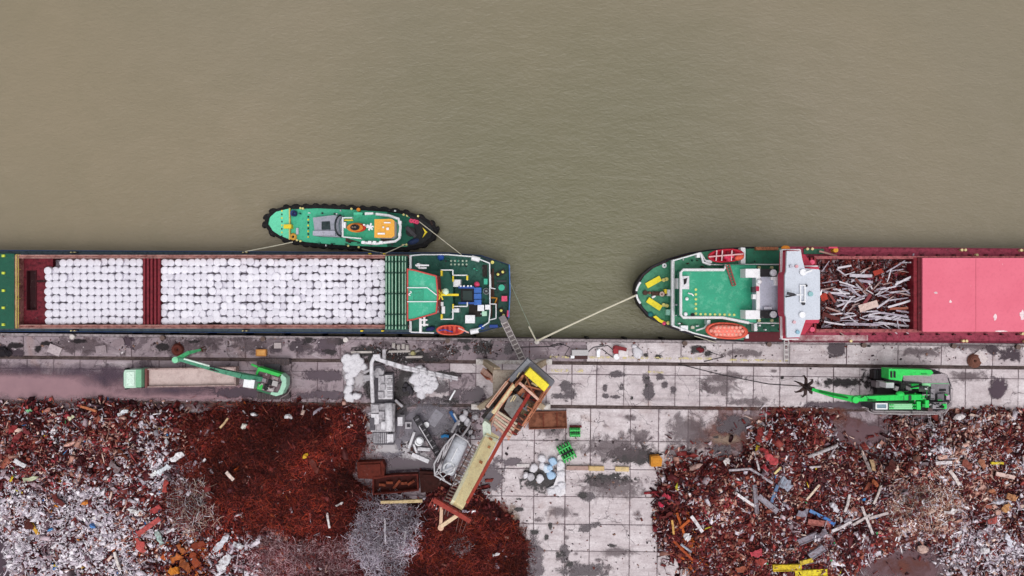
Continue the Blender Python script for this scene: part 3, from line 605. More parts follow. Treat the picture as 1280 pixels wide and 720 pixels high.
for x, y, w, h, mt_, z in ((570, 354, 11, 9, CLEANW, 5.4), (601, 385, 8, 7.5, CLEANW, 4.2), (609.5, 384, 6, 6, CLEANW, 4.0), (587.5, 399, 12, 10, CLEANW, 3.9), (569, 388, 9, 5, CLEANW, 5.4), (554, 387.5, 4, 9, CLEANW, 6.9), (605.5, 392, 6, 6, mat('a8d0b8', .5), 3.6), (607, 352, 4.5, 7, TEAL, 3.8), (552.5, 380, 3, 5, CLEANW, 6.9)):
    MB().pb(x-w/2, y-h/2, x+w/2, y+h/2, z, 2.5).build('deck_box', mt_, sh)
MB().pb(576, 361, 592, 377.5, 5.2, 2.5).build('engine_casing', BLACK, sh)
MB().pb(578.5, 363.5, 590, 375.5, 5.32, 5.1).build('casing_hatch', mat('2a3a38', .6), sh)
for a in ((573, 357.8, 592.5, 360.6), (573, 377.6, 592.5, 380.2)): box_part(sh, 'blue_girder', BLUE, *a, 5.6, 4.8)
for y in (359.5, 367, 374.5): box_part(sh, 'blue_locker', mat('3466b4', .5, 0, .2, 1, '1c2a4a', .2), 592.5, y, 601.5, y+6.6, 5.0, 2.6)
for x in (576, 580, 585, 589): MB().cyl(P(x, 357.6, 5.6), .13, .2, 8).build('vent_cap', CLEANW, sh)
MB().ball(P(596, 355.6, 4.2), .42, .42, .4).build('buoy', PINK, sh, True); MB().ball(P(551, 321.5, 3.2), .5, .5, .5).build('mooring_drum', BLUE, sh, True)
MB().ball(P(602, 408.5, 3.2), .45, .4, .5).build('mooring_drum', BLUE, sh, True); MB().ball(P(538, 411, 3.0), .7, .35, .3, rot=.2).build('tarpaulin', mat('232f63', .7), sh, True)
MB().cyl(P(608, 364, 3), S(4), .5, 16).build('winch_drum', mat('8c9494', .5), sh); MB().torus(P(608, 364, 3.55), S(2.4), .12).build('winch_rim', DKGREY, sh)
for x, y, a in ((594.5, 323.5, -14), (593, 414, 12)):
    d = Vector((math.cos(math.radians(a)), math.sin(math.radians(a)), 0))*S(5); c = P(x, y, 3.4); lab(MB().tube([c-d, c-d*.9, c+d*.9, c+d], .36, 10).build('life_raft_canister', CLEANW, sh, True), 'white life raft canister')
for i in range(5):
    for y in (326.2, 330.6): MB().cyl(P(564+i*4.8, y, 2.6), .14, .15, 8).build('deck_socket', mat('b8c8b4', .6), sh)
for a in ((586, 379, 602, 396), (603, 331, 609, 346)): box_part(sh, 'dark_hatch', mat('2c2523', .7, 0, .3, 1, '141112', .4), *a, 2.75, 2.5)
for k in range(60):      # vents, lockers and pipes on the poop
    x, y = random.uniform(552, 611), random.uniform(322, 410)
    if 362 > x or y < 340 or y > 392 or x > 600:
        w, h = random.uniform(.8, 3), random.uniform(.8, 2.4); MB().pb(x, y, x+w, y+h, random.uniform(2.8, 3.5), 2.5).build('deck_fitting', random.choice([DKGREY, BLACK, GREYP, DKGREEN, BROWN, TEAL]), sh)
# stern mooring deck
MB().pp([(612.5, 329), (618, 325.5), (635.4, 331.5), (636.6, 365), (635, 397), (627, 407), (612.5, 408)], 1.5, .9).build('mooring_deck', mat('1c433a', .6, 0, .3, .8, '12221f', .5), sh)
MB().rail([(636.8, 331), (637.6, 365), (636, 397)], 2.6, 1, .08).build('stern_rail', mat('4a78b8', .5), sh)
for x, y, a in ((625.5, 341.5, 27), (628, 391, -62)): bollard_pair(sh, x, y, a, 1.5, mat('e6dc7a', .5), BLACK, 13, 6.5, 1.9, 3.3)
MB().cyl(P(615.5, 328, 1.5), .25, .4, 8).build('bollard', mat('e6dc7a', .5), sh); MB().cyl(P(627, 359.5, 1.5), .45, .7, 10).build('capstan', TEAL, sh)
for a in ((621, 350.5, 633, 352.5), (621, 355, 633, 363)): box_part(sh, 'winch_bed', DKGREY, *a, 1.75, 1.4)
MB().pb(627, 370, 634, 376.6, 2.4, 1.4).build('storage_bin', PINK, sh); MB().tube([P(635.5, 388, 2.4), P(635, 396, 2.4)], .2, 6).build('fender_roll', PINK, sh)
for pts in ([(616, 336), (616.5, 372), (622, 374), (620, 388)], [(613.8, 340), (614, 396)]): MB().tube([P(x, y, 1.75) for x, y in pts], .16, 6).build('mooring_pipe', BROWN, sh)
MB().tube([P(614, 372, 1.9), P(621, 372.5, 1.9), P(618, 381, 1.9)], .12, 6).build('rope_guide', mat('c98a2a', .6), sh)
MB().rail([(613, 343), (613.5, 360), (619, 361)], 3, .9, .07).build('ladder_rail', CLEANW, sh); MB().rail([(612, 380), (620, 380), (620, 398), (612, 400)], 3, .9, .07).build('ladder_rail', CLEANW, sh)
MB().pb(612, 406, 622, 409.5, 1.8, 1.3).build('rope_bin', mat('2a4a9a', .6), sh)
# open orange boat on its davit
def open_boat(label, cx, cy, L, W, z, outer, inner, cover=None, parts=True, ang=0):
    r = root('lifeboat', label, 'lifeboat', cx, cy, z-.9); a = math.radians(ang)
    def sh_(k, zz):
        out = []
        for i in range(20):
            t = 2*math.pi*i/20; x = math.copysign(abs(math.cos(t))**.8, math.cos(t))*L/2*k; y = math.copysign(abs(math.sin(t))**1.0, math.sin(t))*W/2*k
            out.append(P(cx+x*math.cos(a)+y*math.sin(a), cy-x*math.sin(a)+y*math.cos(a), zz))
        return out
    MB().loft([sh_(.45, z-.9), sh_(.85, z-.45), sh_(1, z), sh_(.82, z), sh_(.7, z-.4)]).build('hull', outer, r, True)
    if cover:
        c = MB().loft([sh_(.84, z+.02), sh_(.6, z+.35), sh_(.2, z+.5)]).build('canopy', cover, r, True)
        for i in range(-4, 5):
            for j in (-1, 0, 1):
                if abs(i) + abs(j) < 5: MB().ball(P(cx+i*L/11+(j % 2)*2, cy+j*W/5, z+.36-.02*abs(i)), .28, .28, .18, 8, 4).build('canopy_pad', mat('f0a090', .6), c, True)
    else:
        for i in (-.26, -.1, .06, .22): MB().pb(cx+i*L-L*.03, cy-W*.3, cx+i*L+L*.03, cy+W*.3, z-.06, z-.2).build('thwart', inner, r)
    return r
CORAL = mat('e0604c', .5, 0, .15, 1, '9c3028', .25)
ob = open_boat('small open orange rescue boat on the green ship beside the quay', 563, 412.5, 36, 13, 4.0, CORAL, mat('9c1c28', .6))
MB().tube([P(548, 413, 4.15), P(556, 412, 4.2), P(566, 415, 4.2)], .09, 5).build('boat_line', BLUE, ob); MB().tube([P(573, 410, 4.1), P(580, 413, 4.1), P(586, 416, 3.8)], .1, 5).build('painter_rope', mat('e8b8b0', .7), ob)
# ---------------------------------------------------------------- white bales
BALE = None
def bale_mat():
    m, nt, b = new_mat('white_bale_wrap'); pos = node(nt, 'ShaderNodeNewGeometry').outputs['Position']
    rnd = node(nt, 'ShaderNodeObjectInfo').outputs['Random']
    c = mix(nt, mth(nt, 'MULTIPLY', rnd, .8), lin('e2dfe8'), lin('cdc9d4')); c = mix(nt, ramp(nt, noise(nt, pos, 4, 5, .7), .5, .75, 0, .4), c, lin('b4aeb8'))
    nt.links.new(c, b.inputs['Base Color']); b.inputs['Roughness'].default_value = .38
    bp = node(nt, 'ShaderNodeBump', {'Height': noise(nt, pos, 9, 4, .7), 'Strength': .5, 'Distance': .06}); nt.links.new(bp.outputs[0], b.inputs['Normal']); return m
BALE = bale_mat()
def bale_mesh():
    n = 12; r = S(4.95, 2.2); L = []
    for q, z in ((.95, 0), (1, .15), (1, 1.06), (.975, 1.13), (.90, 1.165), (.3, 1.15)):
        L.append([(r*q*math.cos(2*math.pi*k/n)*(1+.03*math.sin(3*k)), r*q*math.sin(2*math.pi*k/n)*(1+.03*math.cos(5*k)), z) for k in range(n)])
    m = MB().loft(L); me = bpy.data.meshes.new('bale'); me.from_pydata(m.v, [], m.f); me.materials.append(BALE)
    me.polygons.foreach_set('use_smooth', [True]*len(me.polygons)); return me
BM = bale_mesh(); ROWS = 9
def bale_grid(x0, x1, skip):
    nc = int((x1-x0)/8.25); out = []
    for r in range(ROWS):
        y = 328.2+r*(400.6-328.2)/(ROWS-1); off = random.uniform(-1.2, 1.2)
        for c in range(nc):
            x = x0+4.4+c*(x1-x0-8.8)/(nc-1)
            if skip(r, c): continue
            out.append((x+off*.5*(1 if r % 2 else 0)+random.uniform(-.8, .8), y+random.uniform(-.75, .75)+.55*math.sin(c*.45+r), 1.02+random.choice([random.uniform(-.1, .12)]*9+[-.35])))
    return out
for x, y, z in bale_grid(201, 481.5, lambda r, c: False):
    o = bpy.data.objects.new('round_bale', BM); col.objects.link(o); o.location = P(x, y, z+1.1)-Vector((0, 0, 1.1)); o.rotation_euler = (random.gauss(0, .07), random.gauss(0, .07), random.uniform(0, 6)); o.scale = (random.uniform(.94, 1.07), random.uniform(.94, 1.07), 1)
    tag(o, 'white wrapped round bale in the long hold right of the red bulkhead', 'bale', 'white bales in the long hold')
m = MB(); base = [v.co.copy() for v in BM.vertices]; bf = [tuple(p.vertices) for p in BM.polygons]
for x, y, z in bale_grid(56.5, 179, lambda r, c: (r == 0 and c < 2)):
    q = P(x, y, z+1.1)-Vector((0, 0, 1.1)); R = Matrix.Rotation(random.uniform(0, 6), 3, 'Z'); m.add([R @ v+q for v in base], bf)
tag(m.build('round_bales', BALE, None, True), 'white wrapped round bales in the short hold left of the red bulkhead', 'bales', kind='stuff')
# ---------------------------------------------------------------- harbour tug
tg = root('harbour_tug', 'small green tugboat with black tyre fenders and yellow wheelhouse roof', 'tugboat', 440, 285, Z_W)
HT = [(331, 281), (333, 271), (341, 263.5), (358, 258.5), (395, 257), (440, 258.8), (481, 261.3), (508, 265), (527, 271), (541, 279), (546, 288), (542, 298), (530, 307), (508, 311.8), (480, 312), (450, 311), (414, 309), (382, 306), (357, 301), (340, 292)]
ZT = -1.7
hull(HT, ZT+.25, Z_W-1, .85).build('hull', BLACK, tg)
MB().pp(shrink(HT, 3.4), ZT+.30, ZT-.3).build('deck', mat('44b48e', .5, 0, .2, .5, '2a8a6a', .4), tg)
MB().ring(shrink(HT, -1.2), shrink(HT, 3.2), ZT+.55, ZT-.5).build('fender_belt', RUBBER, tg)
for i in range(len(HT)):
    a, b = HT[i], HT[(i+1) % len(HT)]; n = max(1, int(math.hypot(a[0]-b[0], a[1]-b[1])/10.5))
    for k in range(n):
        t = k/n; o = MB(); c = P(a[0]+(b[0]-a[0])*t, a[1]+(b[1]-a[1])*t, ZT+.1)
        o.ball(c, random.uniform(.5, .75), .38, .5, 10, 5, math.atan2(b[1]-a[1], -(b[0]-a[0]))).build('tyre_fender', RUBBER, tg, True)
# bow: dark sloped fender block and dark deck
MB().pp([(508, 268), (526, 273.5), (538, 281), (542, 288), (538, 297), (528, 304), (508, 309), (516, 300), (519, 288), (516, 276)], ZT+.75, ZT+.2).build('bow_bulwark', mat('1b1d20', .7, 0, .3, 1, '2f3438', .4), tg)
MB().pp([(484, 265), (507, 269), (516, 277), (519, 288), (516, 299), (507, 307.5), (484, 308.6)], ZT+.42, ZT+.2).build('fore_deck', mat('17604c', .6, 0, .25, .8, '10302a', .45), tg)
MB().pp([(336, 280), (338, 271), (345, 264.8), (361, 260.8), (361.8, 299), (350, 294.5), (341, 288.5)], ZT+.55, ZT+.2).build('towing_platform', LTGREEN, tg)
MB().pb(361, 260, 362.6, 299.5, ZT+.8, ZT+.3).build('platform_edge', mat('c8b86a', .6), tg)
for k in range(8):
    MB().pb(351.6, 262.5+k*4.5, 353, 264.6+k*4.5, ZT+.6, ZT+.5).build('hazard_mark', BLACK if k % 2 else YEL, tg); MB().pb(384.3, 270+k*3.6, 386, 272+k*3.6, ZT+.5, ZT+.25).build('hazard_mark', YEL if k % 2 else BLACK, tg)
MB().pb(354.5, 280.5, 364, 285.5, ZT+1.3, ZT+.3).build('tow_winch', YEL, tg); MB().cyl(P(368, 267, ZT+.3), S(4), .5, 14).build('hose_reel', mat('223a78', .5), tg); MB().torus(P(368, 267, ZT+.85), S(2.6), .14).build('reel_rim', mat('15204a', .5), tg)
MB().torus(P(366.5, 296, ZT+.5), S(3), .2).build('rope_coil', mat('d6a040', .7), tg); MB().cyl(P(366.5, 296, ZT+.3), S(1.9), .25, 12).build('coil_core', BLACK, tg); MB().pb(370, 285, 373, 293, ZT+.6, ZT+.3).build('deck_grate', GREYP, tg)
lg = MB().pp([(391, 272), (416, 269), (428, 270), (430, 292), (425, 296.5), (394, 295)], ZT+1.5, ZT+.25).build('engine_casing', mat('9a9ba8', .5, 0, .2, 1, '6a7a7c', .4), tg)
MB().pp([(402, 277), (412, 276.5), (413, 287), (402, 287)], ZT+1.62, ZT+1.4).build('casing_hatch', mat('2c3a3c', .7, 0, .3, 1, '15191a', .5), lg); MB().pb(391, 288.5, 419, 294.5, ZT+1.9, ZT+1.3).build('casing_box', mat('a9a9b8', .5), lg)
MB().tube([P(426-7*math.cos(t), 282+13*math.sin(t), ZT+1.9+1.0*math.cos(t)) for t in [math.pi*(k/12-.5) for k in range(13)]], .14, 6).build('tow_arch', mat('2a3236', .5), tg, True)
MB().tube([P(430-6*math.cos(t), 282+12*math.sin(t), ZT+2.3+.8*math.cos(t)) for t in [math.pi*(k/12-.5) for k in range(13)]], .1, 6).build('tow_arch', mat('5a6a70', .5), tg, True)
MB().pp([(428, 271), (470, 268), (486, 269), (497, 274), (499, 287), (496, 299), (486, 302), (452, 303), (428, 296)], ZT+2.6, ZT+.3).build('deckhouse', mat('36a680', .55, 0, .22, .6, '1c604a', .4), tg)
MB().rail([(428, 272), (440, 272)], ZT+3.6, 1, .07).build('house_rail', CLEANW, tg); MB().rail([(428, 272), (428, 296), (451, 298)], ZT+3.6, 1, .08).build('house_rail', CLEANW, tg)
MB().tube([P(x, y, ZT+3.5) for x, y in ((470, 267.5), (486, 269.5), (498, 273.5), (500.5, 283), (499, 298), (494, 301.5), (470, 304.5), (452, 303))], .2, 6).build('white_bulwark_rail', CLEANW, tg)
MB().pb(497.5, 276, 501.5, 280, ZT+3.7, ZT+3).build('searchlight', CLEANW, tg); MB().pb(497.5, 291, 501, 295, ZT+3.7, ZT+3).build('searchlight', CLEANW, tg)
for x in (452, 460, 466, 474): MB().pb(x, 301.2, x+4, 304.8, ZT+3.9, ZT+3).build('raft_box', CLEANW, tg)
w_ = MB().pp([(469, 274.5), (489, 274), (492.4, 276), (492.4, 294.5), (489, 297), (469, 296.5)], ZT+5.6, ZT+2.5).build('wheelhouse', mat('ccccd0', .5), tg)
MB().pp([(468, 274), (489.5, 273.6), (493, 276), (493, 294.8), (489.5, 297.4), (468, 297)], ZT+5.8, ZT+5.58).build('wheelhouse_roof', mat('e2a440', .5, 0, .15, 1, 'b0701c', .3), w_)
for a in ((480, 277.5, 488, 279), (472, 291, 481, 293), (483, 284.5, 486, 287.5), (478, 283, 480, 285)): box_part(w_, 'roof_fitting', CLEANW, *a, ZT+6.1, ZT+5.75)
MB().pb(476, 297.8, 489, 302, ZT+2.75, ZT+2.55).build('skylight', mat('3a2c20', .5), tg)
fl = MB()
def ell(cx, cy, rx, ry, z, n=18): return [P(cx+rx*math.cos(2*math.pi*k/n), cy-ry*math.sin(2*math.pi*k/n), z) for k in range(n)]
MB().loft([ell(446, 284.5, 12.5, 6.2, ZT+2.4), ell(445.5, 284.5, 12, 5.9, ZT+3.4)]).build('funnel', mat('d8862c', .5), tg)
MB().loft([ell(448, 284.5, 9.8, 5.2, ZT+3.3), ell(447.6, 284.5, 9.6, 5.0, ZT+4.2)]).build('funnel_band', mat('c42a1c', .5), tg)
MB().loft([ell(446.2, 284.5, 8, 4.6, ZT+4.1), ell(446, 284.5, 7.8, 4.4, ZT+4.6)]).build('funnel_band', mat('d8862c', .5), tg)
MB().loft([ell(443.6, 284.2, 6, 3.9, ZT+4.5), ell(443.5, 284.2, 5.8, 3.7, ZT+5.0)]).build('funnel_top', BLACK, tg)
for dx in (-2, 1): MB().cyl(P(443.5+dx, 284.2, ZT+5), .12, .5, 8).build('exhaust_pipe', mat('7a6a5c', .5), tg)
mm = MB().cyl(P(462, 284, ZT+2.6), .22, 4, 8, .12).build('mast', CLEANW, tg)
for a, b in (((459, 281), (466, 287)), ((461, 288), (464, 279)), ((458, 284), (467, 283))): MB().tube([P(*a, ZT+5.8), P(*b, ZT+5.8)], .13, 5).build('mast_spar', CLEANW, mm)
MB().pb(442, 265.5, 453, 272, ZT+2.2, ZT+.3).build('deck_locker', mat('55c8a0', .5), tg); MB().pb(456, 265.5, 466.5, 271, ZT+2.4, ZT+.3).build('deck_locker', CLEANW, tg); MB().ball(P(471, 268.5, ZT+2), .3, .3, .3).build('vent', CLEANW, tg, True); MB().cyl(P(449, 262.6, ZT+.3), .28, .6, 10).build('buoy', ORNG, tg)
MB().pb(429, 274.5, 441, 276, ZT+2.9, ZT+2.6).build('hand_rail', YEL, tg); MB().pb(428, 277.5, 432, 285, ZT+3.4, ZT+2.6).build('vent_box', CLEANW, tg)
MB().pb(432, 297.5, 452, 302, ZT+1.1, ZT+.3).build('dark_step', BROWN, tg)
MB().cyl(P(514, 290, ZT+.4), S(6), .7, 14).build('anchor_winch', mat('1c1a1c', .5, .3), tg); MB().bar(P(508, 284, ZT+.9), P(520, 296, ZT+.9), .5, .5).build('winch_axle', DKGREY, tg)
for x, y in ((514, 276), (518, 276.5), (521, 277.5)): MB().torus(P(x, y, ZT+.9), S(1.7), .14, 10, 5).build('rope_coil', PINK, tg)
MB().pp([(528, 284), (534, 290), (528, 297), (531, 290.5)], ZT+1.2, ZT+.7).build('bow_mark', YEL, tg); MB().ball(P(517, 302, ZT+.6), 1.0, .45, .35, rot=.35).build('tarpaulin', mat('1f2f52', .7), tg, True)
for k in range(40):      # odds and ends on the tug deck
    x, y = random.uniform(372, 500), random.choice([random.uniform(262, 267), random.uniform(299, 306)])
    if random.random() < .5: MB().pb(x, y, x+random.uniform(1, 3), y+random.uniform(.8, 2), ZT+random.uniform(.5, 1.1), ZT+.25).build('deck_fitting', random.choice([DKGREY, BLACK, GREYP, DKGREEN, CLEANW]), tg)
for x, y in ((376.5, 260.6), (379.5, 261), (440, 261.4), (505, 268.6), (509.5, 270), (523, 270.5), (436, 307.5), (449, 309), (504, 306.5), (508.5, 306), (372, 300.4), (376.5, 301.5)): MB().cyl(P(x, y, ZT+.3), .16, .45, 8).build('bollard', mat('ddd08a', .5), tg)
# ---------------------------------------------------------------- red cargo ship
rs = root('cargo_ship', 'red cargo ship with green stern deck and white bridge, moored right along the quay', 'ship', 1040, 368, Z_W)
HR = [(794, 366), (796, 354), (803, 343), (815, 333), (838, 322.5), (862, 315.5), (890, 311.3), (930, 308.6), (980, 308), (1100, 309), (1280, 310.5), (1420, 312), (1480, 330), (1510, 372), (1480, 415), (1420, 429), (1280, 429), (1100, 428.2), (980, 427.8), (930, 427.4), (895, 425.5), (868, 420), (838, 410), (812, 397), (800, 383)]
hull(HR, 1.0, Z_W-1, .96).build('hull', mat('1e1c24', .6, 0, .3, 1, '33202a', .4), rs)
RDK = mat('9a3a50', .6, 0, .25, .6, '4f1a26', .55); MB().pp(shrink(HR, 1.2), 1.04, .8).build('deck', RDK, rs); MB().ring(HR, shrink(HR, 1.0), 1.35, .9).build('gunwale', mat('7a2a40', .6, 0, .3, .7, '2a121a', .5), rs)
ST = [(838, 322.5), (862, 315.5), (890, 311.3), (930, 308.6), (980, 308), (980, 427.8), (930, 427.4), (895, 425.5), (868, 420), (838, 410), (812, 397), (800, 383), (794, 366), (796, 354), (803, 343), (815, 333)]
MB().ring(ST, shrink(ST, 1.8), 1.75, .9).build('stern_bulwark', mat('25212a', .6, 0, .3, 1, '3a2c34', .4), rs)
GDK = mat('44886a', .55, 0, .25, .5, '2a5c46', .5); GDK2 = mat('2f9a78', .5, 0, .22, .5, '7ac0a4', .4, .8)
MB().pp([(796.5, 366), (799, 354.5), (806, 344), (817, 335), (838.5, 325.5), (838.5, 407.5), (814, 395), (803, 383)], 1.5, 1.0).build('mooring_deck', GDK, rs)
YM = mat('e4d22c', .5, 0, .15, 1, '8a7a1c', .3)
for x, y, w, h, a in ((817, 352.5, 20, 7, 29), (818, 380, 20, 7, -33)): MB().pr(x, y, w, h, a, 1.9, 1.45).build('roller_cover', YM, rs)
MB().pp([(816.5, 396), (820, 394.5), (826, 399.5), (832, 402), (831.5, 405.5), (824, 402.5)], 1.9, 1.45).build('roller_cover', YM, rs); MB().ball(P(830, 404, 1.8), .3, .3, .3).build('buoy', PINK, rs, True); MB().ball(P(813, 393, 1.6), .45, .4, .25).build('tarpaulin', mat('1f6a6a', .6), rs, True)
for x, y in ((829, 350), (832.5, 349), (829, 381), (833, 382), (834.5, 403.5)): MB().cyl(P(x, y, 1.5), .26, .45, 10).build('bollard', mat('d8cc7a', .5), rs)
MB().torus(P(830.5, 332, 1.65), S(1.9), .14).build('rope_coil', CLEANW, rs)
wn_ = MB().pb(815, 364.5, 833, 369.5, 2.0, 1.45).build('winch', BROWN, rs); MB().cyl(P(827.5, 367.5, 2), S(3), .45, 14).build('winch_drum', mat('7a4a40', .6), wn_); MB().torus(P(827.5, 367.5, 2.5), S(2.1), .12).build('drum_rim', mat('c8b0a8', .6), wn_); MB().cyl(P(806, 366, 1.5), .35, .5, 10).build('fairlead', BROWN, rs); MB().pb(830.5, 361.5, 833.5, 367, 2.3, 1.5).build('winch_brake', YEL, wn_)
for x in (812, 817, 821): MB().ball(P(x, 366, 1.7), .28, .24, .25, 8, 5).build('chain_pile', mat('7c5a4c', .7), wn_, True)
MB().tube([P(815, 372, 1.8), P(819, 369.5, 1.8)], .18, 6).build('bitt', CLEANW, rs)
for sgn in (-1, 1): MB().tube([P(795.5+.14*t*t, 366+sgn*t*2.2, 1.9) for t in range(1, 7)], .16, 6).build('fairlead_chain', CLEANW, rs)
MB().pb(834.5, 362, 840, 370, 2.6, 1.45).build('deck_locker', CLEANW, rs); MB().pb(833, 387, 839, 394, 2.5, 1.45).build('deck_locker', mat('a0d4c4', .5), rs)
PO = [(840.5, 325), (872, 316), (890, 313.2), (930, 311), (977, 310), (977, 425.6), (930, 425), (895, 423), (870, 417), (840.5, 407.5)]
MB().pp(PO, 3.9, 1.0).build('poop_deck', GDK, rs)
MB().rail([(884.6, 330), (876, 316), (840.8, 326), (840.8, 407), (868, 416.5), (895, 423)], 4.9, 1, .1).build('deck_rail', CLEANW, rs); MB().ring([(839.5, 325), (843, 324), (843, 408.5), (839.5, 407.5)], [(840.2, 326), (842, 325.5), (842, 407.5), (840.2, 406.5)], 4.1, 3.6).build('deck_lip', CLEANW, rs)
MB().rail([(884.6, 330.6), (903, 331), (931, 331)], 4.9, 1, .08).build('deck_rail', CLEANW, rs); MB().rail([(931, 310), (931, 330.6), (975, 330.6)], 4.9, 1, .09).build('deck_rail', CLEANW, rs); MB().rail([(900, 396), (936, 403.5), (975, 404)], 4.9, 1, .09).build('deck_rail', CLEANW, rs)
MB().pb(933, 404.5, 976, 414.5, 4.05, 3.8).build('deck_hatch', mat('285c4a', .6), rs); MB().pb(933, 311.5, 976, 329.5, 4.02, 3.8).build('deck_hatch', mat('2b6f56', .6), rs); MB().pb(930.5, 415, 978, 427, 4.1, 3.7).build('side_deck', mat('5a1f28', .7), rs)
for k in range(44):
    x, y = random.choice([(random.uniform(846, 900), random.uniform(399, 416)), (random.uniform(846, 905), random.uniform(318, 335)), (random.uniform(843, 849), random.uniform(335, 400)), (random.uniform(934, 974), random.uniform(405, 414)), (random.uniform(934, 974), random.uniform(312, 329))])
    if y > 412-(900-x)*.12 or y < 320+max(0, 880-x)*.1: continue
    MB().pb(x, y, x+random.uniform(.8, 3), y+random.uniform(.8, 2.2), random.uniform(4.1, 4.8), 3.8).build('deck_fitting', random.choice([DKGREY, GREYP, DKGREEN, CLEANW, BROWN, DKGREEN]), rs)
BD = [(850, 340), (853, 336.6), (905, 336.6), (908, 330.5), (946, 331), (946, 404), (934, 403), (903, 397.4), (853, 397.4), (850, 394)]
MB().pp(BD, 6.4, 3.8).build('deckhouse', mat('2a7a60', .55, 0, .2, .6, '1a4438', .4), rs); MB().pp(shrink(BD, 1.0), 6.5, 6.3).build('boat_deck', GDK2, rs)
MB().tube([P(x, y, 6.75) for x, y in ((908, 331), (905, 337.2), (854, 337.2), (851, 340.5), (851, 393.5), (854, 396.8), (903, 396.8), (936, 403.4))], .2, 6).build('deck_coaming', WHITE, rs)
for i in range(6): MB().cyl(P(869.6, 362+i*6, 6.5), .17, .12, 10).build('deck_light', mat('c8d27a', .5), rs)
for i in range(8): MB().cyl(P(875.5+i*6, 392.7+i*.12, 6.5), .17, .12, 10).build('deck_light', mat('c8d27a', .5), rs)
MB().pb(852.5, 345, 861.5, 361.5, 6.9, 6.4).build('louvre_box', mat('d6d6da', .5), rs); MB().pp([(854.5, 349), (859, 347.5), (858, 354), (855, 356)], 6.98, 6.8).build('vent_opening', BLACK, rs); MB().pb(846.5, 348, 849, 361, 5.5, 4).build('vent_trunk', CLEANW, rs)
for x, y, r_ in ((858.5, 373.5, .25), (857, 392.5, .28)): MB().ball(P(x, y, 6.7), r_, r_, .25).build('vent_cap', CLEANW, rs, True)
MB().tube([P(860, 366.5, 6.7), P(865, 367.5, 6.7), P(867, 370, 6.7)], .09, 5).build('hose', CLEANW, rs); MB().cyl(P(865.5, 393.5, 6.5), .25, .3, 8).build('vent', BLACK, rs)
ld = MB(); a, b = P(909.5, 331, 7.0), P(917.5, 357, 6.7); dv = Vector((.22, .06, 0)); ld.bar(a-dv, b-dv, .16, .14); ld.bar(a+dv, b+dv, .16, .14)
for k in range(9): ld.bar(a.lerp(b, k/8)-dv, a.lerp(b, k/8)+dv, .1, .08)
tag(ld.build('ladder', mat('8a4a42', .6)), 'rusty red ladder lying on the green boat deck of the red ship', 'ladder')
MB().pb(851, 407, 860, 413.5, 4.8, 3.9).build('deck_locker', CLEANW, rs); MB().pb(864, 408, 868, 411, 4.5, 3.9).build('bitts', mat('c8c0b0', .6), rs); MB().tube([P(870, 413, 4.3), P(880, 410, 4.6), P(886, 403, 5)], .12, 5).build('davit_arm', CLEANW, rs)
for a in ((882, 325, 890, 329), (871, 317, 875, 322), (926, 309.5, 931, 330)): box_part(rs, 'davit', CLEANW, *a, 5.0, 3.9)
MB().tube([P(876, 317, 5), P(879, 328, 5.4), P(888, 331, 5.4)], .16, 6).build('davit_arm', CLEANW, rs)
for a in ((884, 400, 888, 406), (932, 418, 936, 423), (943, 404.5, 946.5, 414)): box_part(rs, 'davit', CLEANW, *a, 5.4, 3.9)
for x in (948, 964): 
    for y in (334.5, 400.5): MB().cyl(P(x, y, 6), .2, .4, 8).build('mushroom_vent', mat('d0d0a0', .5), rs)
MB().pp([(946, 345), (977, 342), (977, 391), (946, 389)], 8.4, 3.8).build('engine_casing', mat('b4b6c6', .5, 0, .15, .8, '8a8c98', .3), rs)
MB().pb(945.5, 346, 950, 388, 8.6, 8.3).build('casing_edge', CLEANW, rs)
for y in (341, 393):
    f_ = MB().pb(932, y-5, 951, y+6, 8.8, 3.8).build('funnel_house', CLEANW, rs); MB().pb(950.8, y-5, 971, y+5, 9.0, 3.8).build('funnel_top', BLACK, rs); MB().cyl(P(966, y, 9.0), .45, .3, 12).build('exhaust_cap', mat('c4c4cc', .4), f_)
for x, y, w, h, mt_ in ((943, 362, 5, 7, DKGREY), (947, 361, 4, 6, mat('b02c4c', .5)), (943, 371, 4, 6, CLEANW), (968, 347, 9, 6, CLEANW), (972, 352, 8, 10, CLEANW), (960, 385, 10, 3, GREYP), (973, 394, 4, 6, mat('3a3a68', .5))): MB().pb(x-w/2, y-h/2, x+w/2, y+h/2, 8.9, 8.2).build('casing_fitting', mt_, rs)
MB().ball(P(949, 352, 8.8), .35, .35, .35).build('vent_cap', CLEANW, rs, True)
BR2 = [(977, 311.5), (1000, 311.5), (1004, 333), (1023, 333), (1024, 336), (1024, 401), (1023, 404), (1004, 403.5), (998, 424), (977, 424.5)]
RB = mat('c23c56', .5, 0, .18, 1, '7a2434', .3)
MB().pp([(998, 318), (1006, 318), (1016, 332), (1016, 404), (1006, 418), (998, 418)], 9.6, 1.0).build('accommodation_block', mat('b23048', .55, 0, .2, 1, '6a1c2c', .3), rs)
MB().pp(BR2, 10.0, 9.4).build('bridge_deck', RB, rs); MB().rail([(977.5, 340), (977.5, 312), (1000, 312), (1003.5, 332.6), (1022, 332.6)], 10.9, .9, .08).build('bridge_rail', CLEANW, rs); MB().rail([(977.5, 396), (977.5, 424), (998, 423.8)], 10.9, .9, .08).build('bridge_rail', CLEANW, rs)
RR = [(983.5, 313.8), (1000, 313.8), (1006, 335.6), (1023.5, 336.6), (1025, 338.5), (1025, 398.5), (1023.5, 399.6), (1007, 399.8), (999.5, 421.5), (983.5, 422), (982.8, 397), (981.2, 392), (981.2, 344), (982.8, 339)]
br = MB().pp(shrink(RR, .7), 12.6, 9.9).build('bridge', RB, rs)
